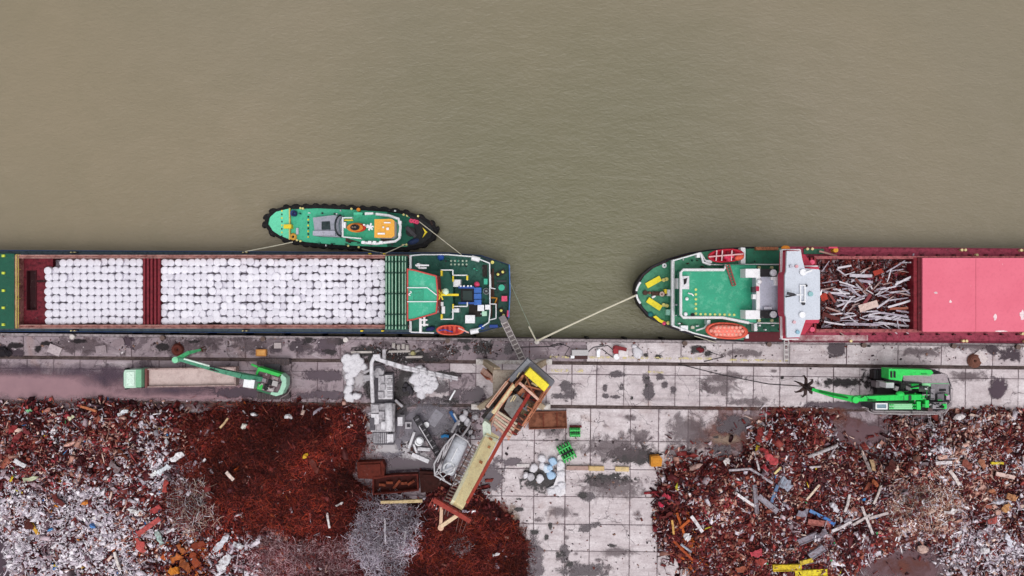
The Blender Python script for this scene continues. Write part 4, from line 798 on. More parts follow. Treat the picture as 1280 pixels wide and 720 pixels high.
RFW = mat('c6cbd6', .5, 0, .08, .8, 'a4a8b4', .25); MB().pp(RR, 12.9, 12.55).build('bridge_roof', RFW, br)
for y in (322, 330, 342, 350, 358, 366, 374, 382, 390, 408, 416):
    x = 982.6 if 340 < y < 396 else 984; p0, p1 = P(x, y-2.6, 12.2), P(x, y+2.6, 12.2); e = Vector((-.05, 0, 0)); MB().add([p0+e, p1+e, p1+e+Vector((0, 0, -.8)), p0+e+Vector((0, 0, -.8))], [(0, 1, 2, 3)]).build('window', mat('7a2a3a', .2), br)
MB().tube([P(982, 371, 13), P(995, 368.5, 14.2)], .1, 5).build('radar_mast', DKGREY, br); MB().bar(P(984, 366.5, 13.9), P(993, 368.5, 13.9), .35, .2).build('radar_scanner', DKGREY, br); MB().bar(P(992, 368.6, 13.4), P(1004, 368.6, 13.4), .12, .12).build('mast_stay', CLEANW, br)
for a in ((1000, 357, 1001.4, 377), (1005.6, 357, 1007, 377), (1000, 356, 1007, 357.2), (1000, 376.6, 1007, 377.8)): box_part(br, 'roof_frame', CLEANW, *a, 13.2, 12.85)
for x, y, r_, mt_ in ((1003, 340.5, .42, CLEANW), (1002, 393.5, .4, CLEANW), (1007, 357, .16, DKGREY), (1012.5, 367.5, .3, mat('8ab4b8', .5)), (1003.5, 379.5, .2, DKGREY), (995, 333, .2, mat('d8a0a8', .5)), (996.5, 415, .24, mat('8ab4c8', .5)), (992, 402.5, .2, mat('d8b0b8', .5)), (988, 333, .2, GREYP)): MB().cyl(P(x, y, 12.9), r_, .3, 12).build('roof_fitting', mt_, br)
MB().bar(P(1006, 341, 13.2), P(1015, 338, 13.2), .22, .2).build('roof_antenna', CLEANW, br); MB().pp([(1024.5, 366), (1028, 361), (1027, 368), (1025, 370)], 12.5, 12.2).build('wing_flap', CLEANW, br)
# red gear in front of the bridge, both sides
for y0, y1 in ((322, 332), (405, 416)):
    for k in range(4): MB().pb(1004+k*4.6, y0, 1006.6+k*4.6, y1, 3.4, 1.0).build('cable_tray', mat('8a2430', .6), rs)
    MB().cyl(P(1013, (y0+y1)/2+1, 3.4), .35, .7, 10).build('vent_cap', mat('e05878', .5), rs)
COAM = mat('a45a5c', .6, 0, .3, .6, '4a2024', .6); CDK = mat('7a1c28', .6, 0, .25, .8, '3a0f16', .5)
MB().pb(1018, 320, 1420, 323.6, 3.0, .9).build('coaming', COAM, rs); MB().pb(1018, 411.5, 1420, 415.5, 3.0, .9).build('coaming', COAM, rs)
MB().pb(1142, 322, 1147, 412, 3.05, .9).build('cross_beam', CDK, rs); MB().pb(1147.2, 322, 1152.5, 413.5, 3.2, .9).build('cross_beam', mat('5c141e', .6, 0, .25, .8, '2a0a10', .5), rs)
MB().pb(1018, 323, 1142, 412, .1, -.3).build('hold_floor', mat('2a1416', .8), rs)
PKH = mat('d4667c', .55, 0, .12, .25, 'bb5068', .5, .5)
def hatch_mat():
    m, nt, b = new_mat('faded_red_hatch'); pos = node(nt, 'ShaderNodeNewGeometry').outputs['Position']
    c = mix(nt, noise(nt, pos, .25, 5, .6), lin('cf5f74'), lin('df7488')); c = mix(nt, ramp(nt, noise(nt, pos, 2.5, 5, .7), .5, .7, 0, .25), c, lin('b84c62'))
    sp = node(nt, 'ShaderNodeVectorMath', {0: pos, 1: (11.3, 4.0, 0)}, operation='ADD').outputs[0]
    c = mix(nt, ramp(nt, noise(nt, sp, .55, 6, .7, .3), .70, .72), c, lin('f0d8dc')); c = mix(nt, ramp(nt, noise(nt, pos, 3.8, 5, .75), .73, .76, 0, .8), c, lin('7c2c3c'))
    nt.links.new(c, b.inputs['Base Color']); b.inputs['Roughness'].default_value = .6; return m
HM = hatch_mat()
for x0, x1 in ((1153.2, 1219.6), (1220, 1286), (1286.4, 1352), (1352.4, 1418)): MB().pb(x0, 322.4, x1, 414.6, 3.5, 1.0).build('hatch_cover', HM, rs)
for x, y, rx, ry in ((1188, 377, 1.9, 2.0), (1169.5, 366, 2.6, 1.4), (1244, 396, 2.2, 4.5), (1278, 394, 4, 7), (1250, 414, 9, 1.0)):
    n = 12; MB().poly([P(x+rx*math.cos(2*math.pi*k/n)*random.uniform(.6, 1.2), y+ry*math.sin(2*math.pi*k/n)*random.uniform(.6, 1.2), 3.5) for k in range(n)], 3.535, 3.4).build('bare_patch', mat('ecd4d8', .7), rs)
for x in list(range(1052, 1290, 20)):
    for y in (318, 417.5): MB().pb(x, y, x+3.2, y+1.6, 1.5, .9).build('coaming_stay', mat('4a141e', .6), rs)
for x, y in ((1200, 312.6), (1204.5, 312.6), (1274, 313), (1279, 313), (1219, 319), (1202, 426), (1206, 426), (1276, 417), (1279, 427), (1062, 426), (1008, 311.4), (1014, 311.4)): MB().cyl(P(x, y, 1.04), .2, .5, 8).build('bollard', mat('e2cf9a', .6), rs)
MB().pb(1005, 311, 1030, 317.5, 1.2, .9).build('green_deck_patch', mat('2f6a52', .6), rs)
yl = MB().cyl(P(1041, 313, 1), .35, 1.0, 10).build('deck_valve', mat('d8a02c', .5), rs); MB().pb(1036, 308.5, 1047, 310.5, 2.2, 1.9).build('valve_wheel', mat('d04060', .5), yl); MB().bar(P(1024, 314, 1.8), P(1046, 320, 1.6), .25, .15).build('deck_plank', mat('b08a80', .7), rs)
MB().pb(945, 308.6, 973, 312.6, 4.6, 3.9).build('rope_pile_box', mat('a86a4a', .8, 0, .5, 3, '5a3a30', .6, 4), rs); MB().ball(P(982, 310, 10.4), .6, .35, .35).build('flag_bundle', ORNG, rs, True)
film_deck = MB().pb(990, 419, 1085, 426.5, 1.07, 1.02).build('worn_deck_patch', mat('c9b0b2', .7, 0, .3, .6, '8a4a54', .8, 1.0), rs)
# lifeboats
lb = open_boat('crimson lifeboat with dark rigging on the river side of the red ship', 907.5, 319.5, 46, 17, 6.2, mat('b41c34', .5, 0, .2, 1, '5c0e1c', .35), mat('6a0e1e', .6), None, True, 4)
MB().bar(P(886, 321, 6.5), P(929, 317.5, 6.5), .18, .18).build('strong_back', mat('d8a8ac', .5), lb)
for x in (896, 903, 915): MB().bar(P(x, 313, 6.4), P(x-1, 326, 6.4), .14, .14).build('gripe', mat('d8b8bc', .5), lb)
for x, y in ((908, 321), (914, 320), (911, 324)): MB().ball(P(x, y, 6.1), .45, .4, .4, 8, 5).build('stowed_bundle', mat('d03a58', .6), lb, True)
MB().ball(P(924, 322, 6.1), .7, .4, .3, rot=.3).build('folded_cover', mat('e8664c', .6), lb, True)
open_boat('salmon orange covered lifeboat on the quay side of the red ship', 908.5, 413.5, 54, 21, 6.0, CORAL, CORAL, mat('ee7a6a', .55, 0, .12, 1, 'cc5044', .25), True, -4)
# ---------------------------------------------------------------- scrap in the red ship's hold
n = 5200; px = rng.uniform(1020, 1142, n); py = rng.uniform(324, 411, n); X, Y = P2(px, py, 1.2); H = .6+1.0*fbm(X, Y, .25, 3)
pal = np.array([lin(h) for h in RUST+['6b5a60', '8d868e', '4a3a40', 'a89aa0', '7a4a48', '5c3a3a']]); C = pal[rng.integers(0, len(pal), n)]*rng.uniform(.7, 1.1, (n, 1))
L = np.clip(rng.lognormal(math.log(.35), .5, n), .12, 1.3); tag(bits('hold_scrap', X, Y, H+rng.uniform(0, .3, n), L, np.clip(L*rng.uniform(.15, .6, n), .05, .35), rng.uniform(.03, .12, n), C, .4), 'dark rusty scrap filling the open hold of the red ship', 'scrap', kind='stuff')
tag(struct(MB().pb(1018.5, 323.7, 1141.8, 411.3, .95, .3).build('hold_scrap_bed', mat('33191a', .9, 0, .4, 1.5, '190d0e', .6))), 'rusty fines under the scrap in the red ship hold', 'scrap', kind='stuff')
ALU = [mat('c2bcc6', .5, 0, .2, 1, '7a6a72', .5), mat('a69caa', .5, 0, .2, 1, '5a444c', .5), mat('d2ccd4', .5, 0, .15, 1, '8a7c86', .4), mat('a88e8a', .5, 0, .2, 1, '6a4440', .5)]
strips = [(1062, 344, 1090, 345, 5), (1064, 350, 1091, 353, 4), (1047, 335, 1064, 332, 3), (1046, 336, 1055, 343, 2), (1108, 340, 1131, 326, 2), (1119, 356, 1143, 344, 3), (1120, 353, 1140, 349, 2.5), (1142, 317, 1139, 336, 2), (1137, 328, 1147, 329, 2), (1138, 345, 1139, 362, 2.5), (1027, 363, 1070, 374, 3), (1030, 366, 1062, 367, 2.5),
          (1046, 383, 1082, 369, 3), (1060, 360, 1078, 372, 3), (1070, 355, 1086, 372, 2.5), (1096, 385, 1112, 374, 3), (1108, 376, 1137, 372, 2), (1110, 384, 1140, 375, 3), (1085, 395, 1140, 401, 4), (1056, 405, 1098, 406, 4), (1098, 403, 1138, 408, 3.5), (1048, 399, 1070, 394, 2.5), (1088, 389, 1135, 396, 3), (1104, 391, 1142, 397, 3), (1046, 375, 1070, 377, 2), (1050, 356, 1075, 360, 2), (1049, 352, 1068, 358, 2), (1075, 340, 1088, 334, 2), (1112, 366, 1140, 362, 2.5), (1128, 360, 1142, 371, 2.5), (1100, 362, 1120, 358, 2), (1032, 384, 1050, 390, 2.5), (1094, 400, 1118, 391, 2.5), (1120, 388, 1142, 392, 2.5), (1030, 402, 1056, 406, 2.5), (1078, 363, 1088, 370, 3), (1088, 407, 1110, 404, 2)]
for k in range(70):
    x, y = random.uniform(1026, 1126), random.choice([random.uniform(350, 372), random.uniform(386, 408), random.uniform(328, 410)]); a = random.gauss(.1, .45); l = random.uniform(8, 24); strips.append((x, y, x+l*math.cos(a), y+l*math.sin(a), random.uniform(1.0, 2.2)))
for k, (x0, y0, x1, y1, w) in enumerate(strips):
    z = random.uniform(1.55, 2.2); a, b = P(x0, y0, z+random.uniform(-.1, .35)), P(x1, y1, z+random.uniform(-.1, .35)); q = a.lerp(b, .55)+Vector((random.uniform(-.04, .04), random.uniform(-.04, .04), random.uniform(0, .06)))
    W = S(w)*.8; o = MB().bar(a, q, W, .1).bar(q-(b-a).normalized()*.02, b, W, .11, W*.9)
    tag(o.build('metal_strip', ALU[k % 4 if k > 22 else k % 3]), 'pale metal strip lying on the rusty scrap in the red ship hold', 'scrap strip', 'pale strips in the red ship hold')
for x0, y0, x1, y1, w, c, lb_ in ((1074, 386, 1097, 379, 9, mat('d0b8b0', .7), 'beige flat panel lying on the scrap in the red ship hold'), (1069, 348, 1082, 362, 2.6, mat('6a3a34', .7), 'brown bar crossing the pale strips in the red ship hold'), (1078, 383, 1088, 368, 4, mat('7a3038', .7), 'dark red bar above the beige panel in the red ship hold'), (1112, 386, 1135, 385, 3, mat('9a5a48', .7), 'rust orange bar near the right end of the red ship hold'), (1036, 366, 1044, 378, 3, mat('8a4440', .7), 'short rust red bar near the bridge end of the hold'), (1028, 392, 1050, 400, 5, mat('5a2a28', .8), 'dark brown girder in the lower left of the red ship hold'), (1092, 342, 1103, 338, 6, mat('a03426', .7), 'bright rust red plate in the upper hold scrap'), (1026, 372, 1034, 370, 9, mat('b03a2c', .7), 'orange red sheet beside the white bridge in the hold')):
    z = 2.2; tag(MB().bar(P(x0, y0, z), P(x1, y1, z+.25), S(w), .14, S(w)*.9).build('scrap_piece', c), lb_, 'scrap')
# ---------------------------------------------------------------- tipper truck
RUSTM = mat('7a3a24', .8, 0, .35, 1, '3a1712', .6); DKRUST = mat('4a2018', .85, 0, .35, 1, '220f0c', .5)
def slope_y(x, y0, m_=-.018): return y0+(x-155)*m_
tr = root('tipper_truck', 'articulated tipper truck with pale green cab and empty beige trailer', 'truck', 225, 472, 0)
CABG = mat('b4d0bf', .4, 0, .12, 1, '86a898', .25); CABM = mat('78ae8c', .4, 0, .15, 1, '4a7a60', .3)
T_ = lambda x0, y0, x1, y1: [(x0, slope_y(x0, y0)), (x1, slope_y(x1, y0)), (x1, slope_y(x1, y1)), (x0, slope_y(x0, y1))]
cb = MB().pp([(154.6, 466), (156, 462.6), (170, 462.2), (170, 484.8), (156, 485.2), (154.6, 482)], 3.1, .6).build('cab', CABG, tr)
MB().pp(T_(169.6, 462.2, 176.6, 484.6), 3.35, .8).build('cab_rear', CABM, cb); MB().pp(T_(158, 465, 168, 482.5), 3.2, 3.05).build('roof_deflector', mat('cfe6d8', .4), cb)
p0, p1 = P(154.9, 465.5, 2.9), P(154.9, 482.5, 2.9); e = Vector((-.1, 0, 0)); MB().add([p0+e, p1+e, p1+e*2+Vector((0, 0, -1.0)), p0+e*2+Vector((0, 0, -1.0))], [(0, 1, 2, 3)]).build('windscreen', GLASS, cb)
for y in (461.2, 486.4): MB().pb(156, y-.8, 158, y+.8, 2.6, 1.7).build('mirror', BLACK, cb)
MB().pp(T_(170, 467, 292, 480), 1.1, .7).build('chassis', BLACK, tr)
BEI = mat('c4b0ac', .7, 0, .15, .5, 'a08a86', .5, .8); BEIW = mat('a8928e', .7, 0, .2, .5, '6a4a48', .6)
MB().pp(T_(183, 462.6, 293, 483.8), 1.95, 1.1).build('trailer_floor', BEI, tr)
MB().pp(T_(181, 461.4, 294.5, 462.9), 2.5, 1.2).build('trailer_side', BEIW, tr); MB().pp(T_(181, 483.6, 294.5, 485.0), 2.5, 1.2).build('trailer_side', BEIW, tr)
MB().pp(T_(181, 461.4, 183.4, 485), 2.6, 1.2).build('headboard', mat('7a4a48', .7), tr); MB().pp(T_(293.2, 461.4, 294.8, 485), 2.4, 1.2).build('tailgate', BEIW, tr)
for x in (186, 205, 225, 245, 262): MB().pp(T_(x, 460.9, x+1.4, 461.5), 2.4, 1.3).build('side_post', BEIW, tr)
for x in (160, 173, 178, 258, 270, 282):
    for y in (463.5, 483.2): yy = slope_y(x, y); p = P(x, yy, .5); MB().tube([p+Vector((0, -.17, 0)), p+Vector((0, .17, 0))], .5, 12).build('wheel', RUBBER, tr)
# ---------------------------------------------------------------- excavator unloading the truck
EXG = mat('35b850', .45, 0, .15, 1, '1f6a34', .3); EXP = mat('9cc8b0', .5, 0, .15, 1, '6a8a7a', .3); EXD = mat('2c6a48', .5, 0, .2, 1, '173a28', .4)
ex = root('excavator', 'green tracked excavator with its boom over the beige truck trailer', 'excavator', 338, 478, 0)
TRK = mat('5b5154', .8, 0, .3, 2, '2a2426', .6)
for y in (452.5, 495): 
    t = MB(); t.pp([(321, y-3), (324, y-4), (358, y-4), (362, y-2.5), (362, y+2.5), (358, y+4), (324, y+4), (321, y+3)], .95, .05); t_ = t.build('track', TRK, ex)
    for k in range(13): MB().pb(322+k*3.1, y-4.4, 323.8+k*3.1, y+4.4, 1.02, .9).build('track_shoe', mat('463c3f', .8, 0, .3, 2, '6a5a58', .5), t_)
MB().pb(330, 455, 350, 493, 1.1, .5).build('undercarriage', DKGREY, ex); MB().cyl(P(340, 477, 1.0), 1.2, .4, 18).build('slewing_ring', DKGREY, ex)
BODY = [(320, 468), (322.5, 458.5), (352, 467.5), (357.5, 472.5), (357.5, 482), (353, 492.5), (345, 495), (321, 488.5)]
MB().pp(BODY, 2.5, 1.4).build('house', EXD, ex); MB().pp(shrink(BODY, 2.2), 2.7, 2.4).build('engine_deck', mat('6f5f64', .7, 0, .3, 1, '3a2f33', .5), ex)
MB().pp([(352, 467.5), (357.8, 472.5), (357.8, 482), (353, 492.8), (345, 495.3), (338, 493), (339, 490), (347, 491), (350, 486), (352.5, 478), (350.5, 472.5)], 2.95, 1.3).build('counterweight', EXP, ex)
MB().pp([(322.5, 458.8), (352, 467.8), (350.5, 471.5), (324, 463.8), (321, 470), (319.5, 467.5)], 2.95, 1.5).build('side_panel', EXG, ex); MB().bar(P(314.5, 455.5, 2.8), P(322, 458.5, 2.8), .25, .3).build('hand_rail', EXG, ex)
for x, y, w, h, a, c in ((337, 478, 5, 6, -15, BLACK), (332, 484, 4.5, 7, -15, BLACK), (330, 475.5, 5, 5, -15, mat('8a8288', .5)), (343.5, 479.5, 7, 6.5, -15, mat('a8a4a4', .5)), (333, 469.5, 9, 6, -15, mat('5a4448', .7)), (344, 473, 8, 4, -15, mat('8a7878', .6)), (338, 487, 8, 4, -15, mat('b0a8a8', .6))): MB().pr(x, y, w, h, a, 3.0, 2.5).build('engine_cover', c, ex)
MB().pr(325, 483.5, 6, 7, -15, 2.9, 2.4).build('platform', EXG, ex)
cbx = MB().pr(311, 479.5, 13.5, 10.5, -9, 4.3, 2.4).build('cab', mat('9aa4a4', .4), ex); MB().pr(311, 479.5, 13.5, 10.5, -9, 4.4, 4.28).build('cab_roof', CLEANW, cbx); MB().pr(304.6, 478.5, 1, 9.5, -9, 4.1, 2.6).build('windscreen', GLASS, cbx)
bm = MB(); bm.bar(P(326, 473.5, 2.8), P(300, 469, 5.4), S(6), .7, S(5.5), .9); bm.bar(P(300.5, 469.1, 5.4), P(268, 461.5, 7.0), S(5.5), .9, S(4.5), .8); bm.bar(P(268.5, 461.6, 7.0), P(224, 448.5, 7.4), S(4.5), .8, S(4), .6); bm = bm.build('boom', mat('4c8f72', .5, 0, .2, 1, '24503f', .5), ex)
for dx in (-2.4, 2.4): MB().tube([P(308, 470.5+dx*.6, 4.9), P(262, 459.5+dx*.8, 7.7)], .11, 6).build('hydraulic_line', mat('2a2a2e', .5), bm)
MB().tube([P(262, 457.5, 7.8), P(230, 448.5, 8.0)], .13, 6).build('stick_cylinder', mat('c8d8d0', .3, .4), bm)
st_ = MB().bar(P(221, 450, 7.5), P(236, 441, 6.3), S(5), .7, S(4), .6).bar(P(235.6, 441.2, 6.3), P(250, 437.6, 4.6), S(4), .6, S(2.6), .45).build('stick', mat('52b87a', .5, 0, .2, 1, '2a6a48', .45), ex)
MB().cyl(P(222.5, 449.3, 7.0), .42, .9, 12).build('knee_pin', mat('84d0a4', .5), bm); MB().bar(P(250, 437.6, 4.5), P(250.6, 437.4, 2.7), .2, .2).build('grab_link', DKGREY, ex)
gr = MB()
for k in range(5):
    a = 2*math.pi*k/5; p = P(250.8, 437.3, 2.7); gr.tube([p, p+Vector((.35*math.cos(a), .35*math.sin(a), -.5)), p+Vector((.4*math.cos(a), .4*math.sin(a), -1.2)), p+Vector((.1*math.cos(a), .1*math.sin(a), -1.8))], .1, 5, r1=.04)
gr.build('grapple', mat('5a3a28', .6), ex)
for pts in ([(363, 463), (366, 472), (365, 484), (359, 493), (350, 498)],): MB().rail(pts, 1.9, .7, .05).build('guard_rail', mat('8f7f82', .6), ex)
# ---------------------------------------------------------------- bright green material handler
mh = root('material_handler', 'bright green material handler with long boom and open claw grapple', 'material handler', 1140, 490, 0)
HG = mat('2ccc58', .45, 0, .15, 1, '1a8a3c', .4); HGD = mat('1c8f40', .5, 0, .2, 1, '0f4a22', .3); HGL = mat('8fd8a0', .5, 0, .15, 1, '4a9a60', .3); MTL = mat('8a8488', .6, .1, .25, 1, '4a4246', .5); WALK = mat('a3979c', .7, 0, .2, 1, '5c5056', .4)
for y in (468, 512):
    tk = MB().pp([(1092, y-5), (1096, y-6), (1168, y-6), (1172, y-4), (1172, y+4), (1168, y+6), (1096, y+6), (1092, y+5)], 1.2, .05).build('track', mat('2c2728', .8, 0, .3, 2, '4a4244', .5), mh)
    for k in range(24): MB().pb(1093+k*3.2, y-6.2, 1094.9+k*3.2, y+6.2, 1.28, 1.15).build('track_shoe', DKGREY, tk)
MB().pb(1096, 474, 1160, 506, 1.6, .6).build('undercarriage', mat('1e1b1d', .7), mh); MB().cyl(P(1140, 491, 1.5), 1.7, .6, 20).build('slewing_ring', DKGREY, mh)
MB().pp([(1108, 462), (1168, 462), (1184, 468), (1189, 480), (1189, 500), (1182, 513), (1090, 513), (1090, 504), (1112, 503), (1124, 498), (1124, 480), (1108, 478)], 3.0, 2.2).build('upper_frame', mat('38343a', .7, 0, .3, 1, '1c191c', .4), mh)
gb = MB().pp([(1111, 461), (1164, 462.5), (1166.8, 466), (1163, 470), (1129, 469.5), (1127, 476.5), (1111, 474)], 5.0, 3.0).build('engine_house', HG, mh)
for x in (1113.2, 1117.2): MB().pp([(x, 464), (x+2.4, 464.2), (x+2.4, 472.4), (x, 472)], 5.08, 4.9).build('vent_grille', BLACK, gb)
for x in (1152, 1156): MB().bar(P(x, 467.5, 5.1), P(x+3, 467.8, 5.1), .12, .1).build('panel_handle', HGD, gb)
MB().pp([(1129, 470), (1184, 468), (1185, 479), (1129, 479)], 4.0, 3.0).build('walkway', WALK, mh); MB().pp([(1129, 476), (1152, 478), (1152, 479.5), (1129, 478.5)], 4.1, 3.8).build('walkway_grating', DKGREY, mh)
MB().pb(1153, 479.2, 1186, 483, 4.1, 3.0).build('service_deck', HGL, mh)
for x, y, w, h, c, z in ((1144, 483, 9, 6, HG, 4.6), (1136, 484, 7, 8, MTL, 4.4), (1155, 486, 13, 7, mat('4f5a50', .6), 4.3), (1153, 484.5, 12, 3.5, DKGREY, 4.5), (1158, 485.5, 3, 2.5, CLEANW, 4.7), (1175, 487, 22, 14, mat('827c82', .6), 4.2), (1178.5, 487.5, 8, 2.5, BLACK, 4.3), (1170, 496, 4, 7, BLACK, 4.3), (1176, 496.5, 8, 8, mat('6c686e', .6), 4.5), (1182, 496, 3, 7, BLACK, 4.35), (1185, 496.5, 4, 6, mat('b8a0b0', .6), 4.4), (1157, 494, 8, 9, BLACK, 4.0), (1166, 493, 5, 14, mat('8f8a90', .6), 4.3), (1175, 507, 18, 8, mat('a09aa0', .6), 4.2), (1181, 508, 5, 6, HG, 4.5), (1163, 512, 6, 5, mat('5a4a4c', .7), 3.9)):
    MB().pb(x-w/2, y-h/2, x+w/2, y+h/2, z, 2.9).build('machinery_cover', c, mh)
MB().tube([P(1130, 479, 5), P(1140, 484, 5.2), P(1150, 482, 5)], .14, 6).build('hydraulic_hose', BLACK, mh)
MB().pb(1107.5, 478.5, 1117.5, 485, 4.2, 1.5).build('tool_box', CLEANW, mh); MB().pb(1095, 477, 1105, 484.5, 2.4, 1.0).build('step_box', mat('7c7478', .6), mh); MB().tube([P(1119, 488, 4), P(1121, 483, 4)], .3, 8).build('filter_can', mat('b8b0b4', .5), mh)
# operator cab and roof on the near side
cbh = MB().pb(1091, 503.5, 1111, 512, 6.4, 3.0).build('cab', mat('30343a', .4), mh); MB().frame(1094.6, 503.8, 1109.5, 511.8, 1.6, 6.6, 6.35).build('roof_frame', CLEANW, cbh); MB().pb(1096.4, 505.4, 1107.8, 510.2, 6.5, 6.3).build('roof_window', mat('7a93a4', .12), cbh)
MB().pb(1111.2, 504.6, 1141, 511.6, 5.0, 2.9).build('side_house', HGL, mh)
for k in range(3): MB().pb(1112, 505.3+k*2.1, 1140, 506.2+k*2.1, 5.08, 4.9).build('roof_rib', mat('a8e0b4', .5), mh)
for x in (1112.5, 1115.5, 1141, 1143.5):
    for y in (505.5, 509.5): MB().pb(x, y, x+1.8, y+1.2, 5.2, 4.9).build('latch', HG, mh)
for x, y, w, h in ((1148.5, 507, 5, 10), (1159, 505, 4.5, 9), (1155, 507, 4, 4)): MB().pb(x-w/2, y-h/2, x+w/2, y+h/2, 5.0, 3.0).build('tank_cap', HG if w > 4.2 else HGD, mh)
# boom, stick and claw
b2 = MB(); b2.bar(P(1152, 496, 4.2), P(1118, 496.5, 6.8), S(6.5), .9, S(6), 1.0); b2.bar(P(1118.5, 496.5, 6.8), P(1062, 498.2, 9.6), S(6), 1.0, S(6), .8); b2 = b2.build('boom', HG, mh)
for y in (493.4, 499.5): MB().tube([P(1140, y, 4.8), P(1085, y+.6, 9.2)], .12, 6).build('boom_cylinder', mat('1f4a2c', .5), b2)
for k in range(7): MB().pb(1082+k*9, 494.5, 1085.5+k*9, 500.5, 9.0-k*.45, 8.2-k*.5).build('boom_bracket', HGD if k % 2 else mat('2a3a30', .5), b2)
MB().ball(P(1125, 492.5, 7), .6, .4, .4).build('boom_foot', HG, b2, True)
s2 = MB().bar(P(1067, 498.6, 9.7), P(1042, 494, 8.6), S(7), .8, S(5.5), .7).bar(P(1042.3, 494, 8.6), P(1016, 487, 6.6), S(5.5), .7, S(3.4), .5).build('stick', HG, mh)
MB().bar(P(1060, 497.4, 10.2), P(1024, 489.2, 7.6), S(2.2), .15).build('stick_recess', mat('147a30', .5), s2); MB().cyl(P(1066, 498.6, 9.4), .45, .9, 12).build('knee_pin', HG, b2)
gh = MB().cyl(P(1007.5, 483.5, 3.6), .5, 1.0, 12, .35); gh.tube([P(1016, 487, 6.4), P(1011, 485, 5.2), P(1007.5, 483.5, 4.4)], .16, 6); gh = gh.build('grapple_head', mat('2c1f1e', .6), mh)
for a in (92, 40, -10, -45, 215, 152, 262):
    t = math.radians(a); d = Vector((math.cos(t), math.sin(t), 0)); c = P(1007.5, 483.5, 3.7)
    c_ = MB(); c_.bar(c+d*.3, c+d*1.05+Vector((0, 0, .1)), .4, .3, .34, .22); c_.bar(c+d*1.0+Vector((0, 0, .1)), c+d*1.5+Vector((0, 0, -.6)), .28, .22, .14, .14); c_.bar(c+d*1.48+Vector((0, 0, -.55)), c+d*1.35+Vector((0, 0, -1.3)), .14, .14, .06, .06); c_.build('claw_tine', mat('3a2826', .6, .2), mh)
RLS = mat('b0a6aa', .5)
MB().rail([(1085, 504), (1085, 513), (1092, 517), (1130, 518), (1172, 518), (1183, 514), (1190, 504), (1191, 486), (1186, 472), (1178, 466)], 4.2, 1.0, .05, 1.5).build('guard_rail', RLS, mh); MB().rail([(1088, 506), (1092, 514), (1172, 515)], 3.9, .9, .045, 1.5).build('guard_rail', RLS, mh); MB().rail([(1190, 506), (1180, 519)], 3.6, 1, .05).build('stair_rail', RLS, mh); MB().rail([(1129, 470), (1184, 468)], 5, 1, .04, 1.5).build('guard_rail', RLS, mh)
MB().pp([(1090, 513), (1170, 514.5), (1182, 511), (1186, 503), (1190, 505), (1184, 515), (1172, 518), (1090, 517)], 3.0, 2.85).build('catwalk', mat('7d7276', .7, 0, .25, 3, '4a4044', .5), mh)
for k in range(34):
    x, y = random.uniform(1128, 1184), random.uniform(481, 510); l = random.uniform(2, 9); a = random.choice([0, 90, 0, 20]); z = random.uniform(4.3, 5.2)
    MB().tube([P(x, y, z), P(x+l*.5*math.cos(math.radians(a)), y+l*.5*math.sin(math.radians(a))+random.uniform(-1, 1), z+.1), P(x+l*math.cos(math.radians(a)), y+l*math.sin(math.radians(a)), z-.3)], random.uniform(.05, .14), 5).build('hydraulic_hose', random.choice([BLACK, DKGREY, HG, HGD, mat('b8b0b4', .5), BLACK]), mh)
for k in range(12): MB().bar(P(1070+k*6, 496+random.uniform(-2, 2), 10.0-k*.42), P(1074+k*6, 497+random.uniform(-2, 2), 9.9-k*.42), .12, .1).build('pipe_clip', BLACK if k % 2 else HGD, b2)
for k in range(16):
    x, y = random.uniform(326, 350), random.uniform(468, 490); MB().tube([P(x, y, 3.05), P(x+random.uniform(-4, 4), y+random.uniform(-3, 3), 3.1)], random.uniform(.05, .12), 5).build('hydraulic_hose', random.choice([BLACK, DKGREY, BROWN, mat('a89ca0', .5)]), ex)
# ---------------------------------------------------------------- portal crane
cr = root('portal_crane', 'rusty portal crane on rails with long cream jib and yellow counterweight panel', 'crane', 645, 480, 0)
BOG = mat('ccc6c2', .75, 0, .25, 1, '6a5048', .5); POR = mat('b8a890', .7, 0, .25, 1, '7a4a38', .5); ORC = mat('b8785a', .65, 0, .25, 1, '7a3422', .5, 1.6); CRM = mat('d8c8a0', .6, 0, .15, .8, '9a6a44', .4, 1.6); DRED = mat('8c2a22', .65, 0, .25, 1, '4a1410', .4); SLG = mat('6d6c74', .7, 0, .2, .7, '4a484e', .4); PNKB = mat('d0a898', .65, 0, .2, 1, '8a4a3a', .5)
yr1, yr2 = 452.5, 508.5
feet = [(606, yr1), (681, yr1), (600, yr2), (679, yr2)]
for x, y in feet:
    b_ = MB().pb(x-11, y-3.2, x+9, y+3.4, 1.1, .04).build('bogie', BOG, cr)
    for dx in (-6, 4): p = P(x+dx, y, .4); MB().tube([p+Vector((0, -.12, 0)), p+Vector((0, .12, 0))], .38, 10).build('wheel', STEEL, b_)
    MB().pb(x-5, y-2, x+4, y+2.2, 1.7, 1.05).build('bogie_cap', mat('cfc8c0', .7, 0, .2, 1, '8a7468', .4), b_)
CX, CY = 640, 482
for x, y in feet: MB().bar(P(x, y, 1.5), P(CX+(x-CX)*.55, CY+(y-CY)*.62, 8.0), .7, .7, .9, .9).build('portal_leg', POR, cr)
MB().bar(P(600, yr1, 1.8), P(686, yr1, 1.8), .5, .5).build('portal_beam', BOG, cr); MB().bar(P(600, yr2, 1.8), P(684, yr2, 1.8), .5, .5).build('portal_beam', BOG, cr)
MB().pb(CX-24, CY-19, CX+22, CY+19, 8.4, 7.6).build('portal_platform', mat('b0a294', .7, 0, .2, .8, '6a4c40', .5), cr)
MB().cyl(P(CX+4, CY+8, 8.4), 2.0, 1.0, 22).build('slewing_ring', mat('4a4044', .6), cr)
MB().bar(P(604, 463, 4.5), P(618, 476, 8), .7, .5).build('stair', PNKB, cr)
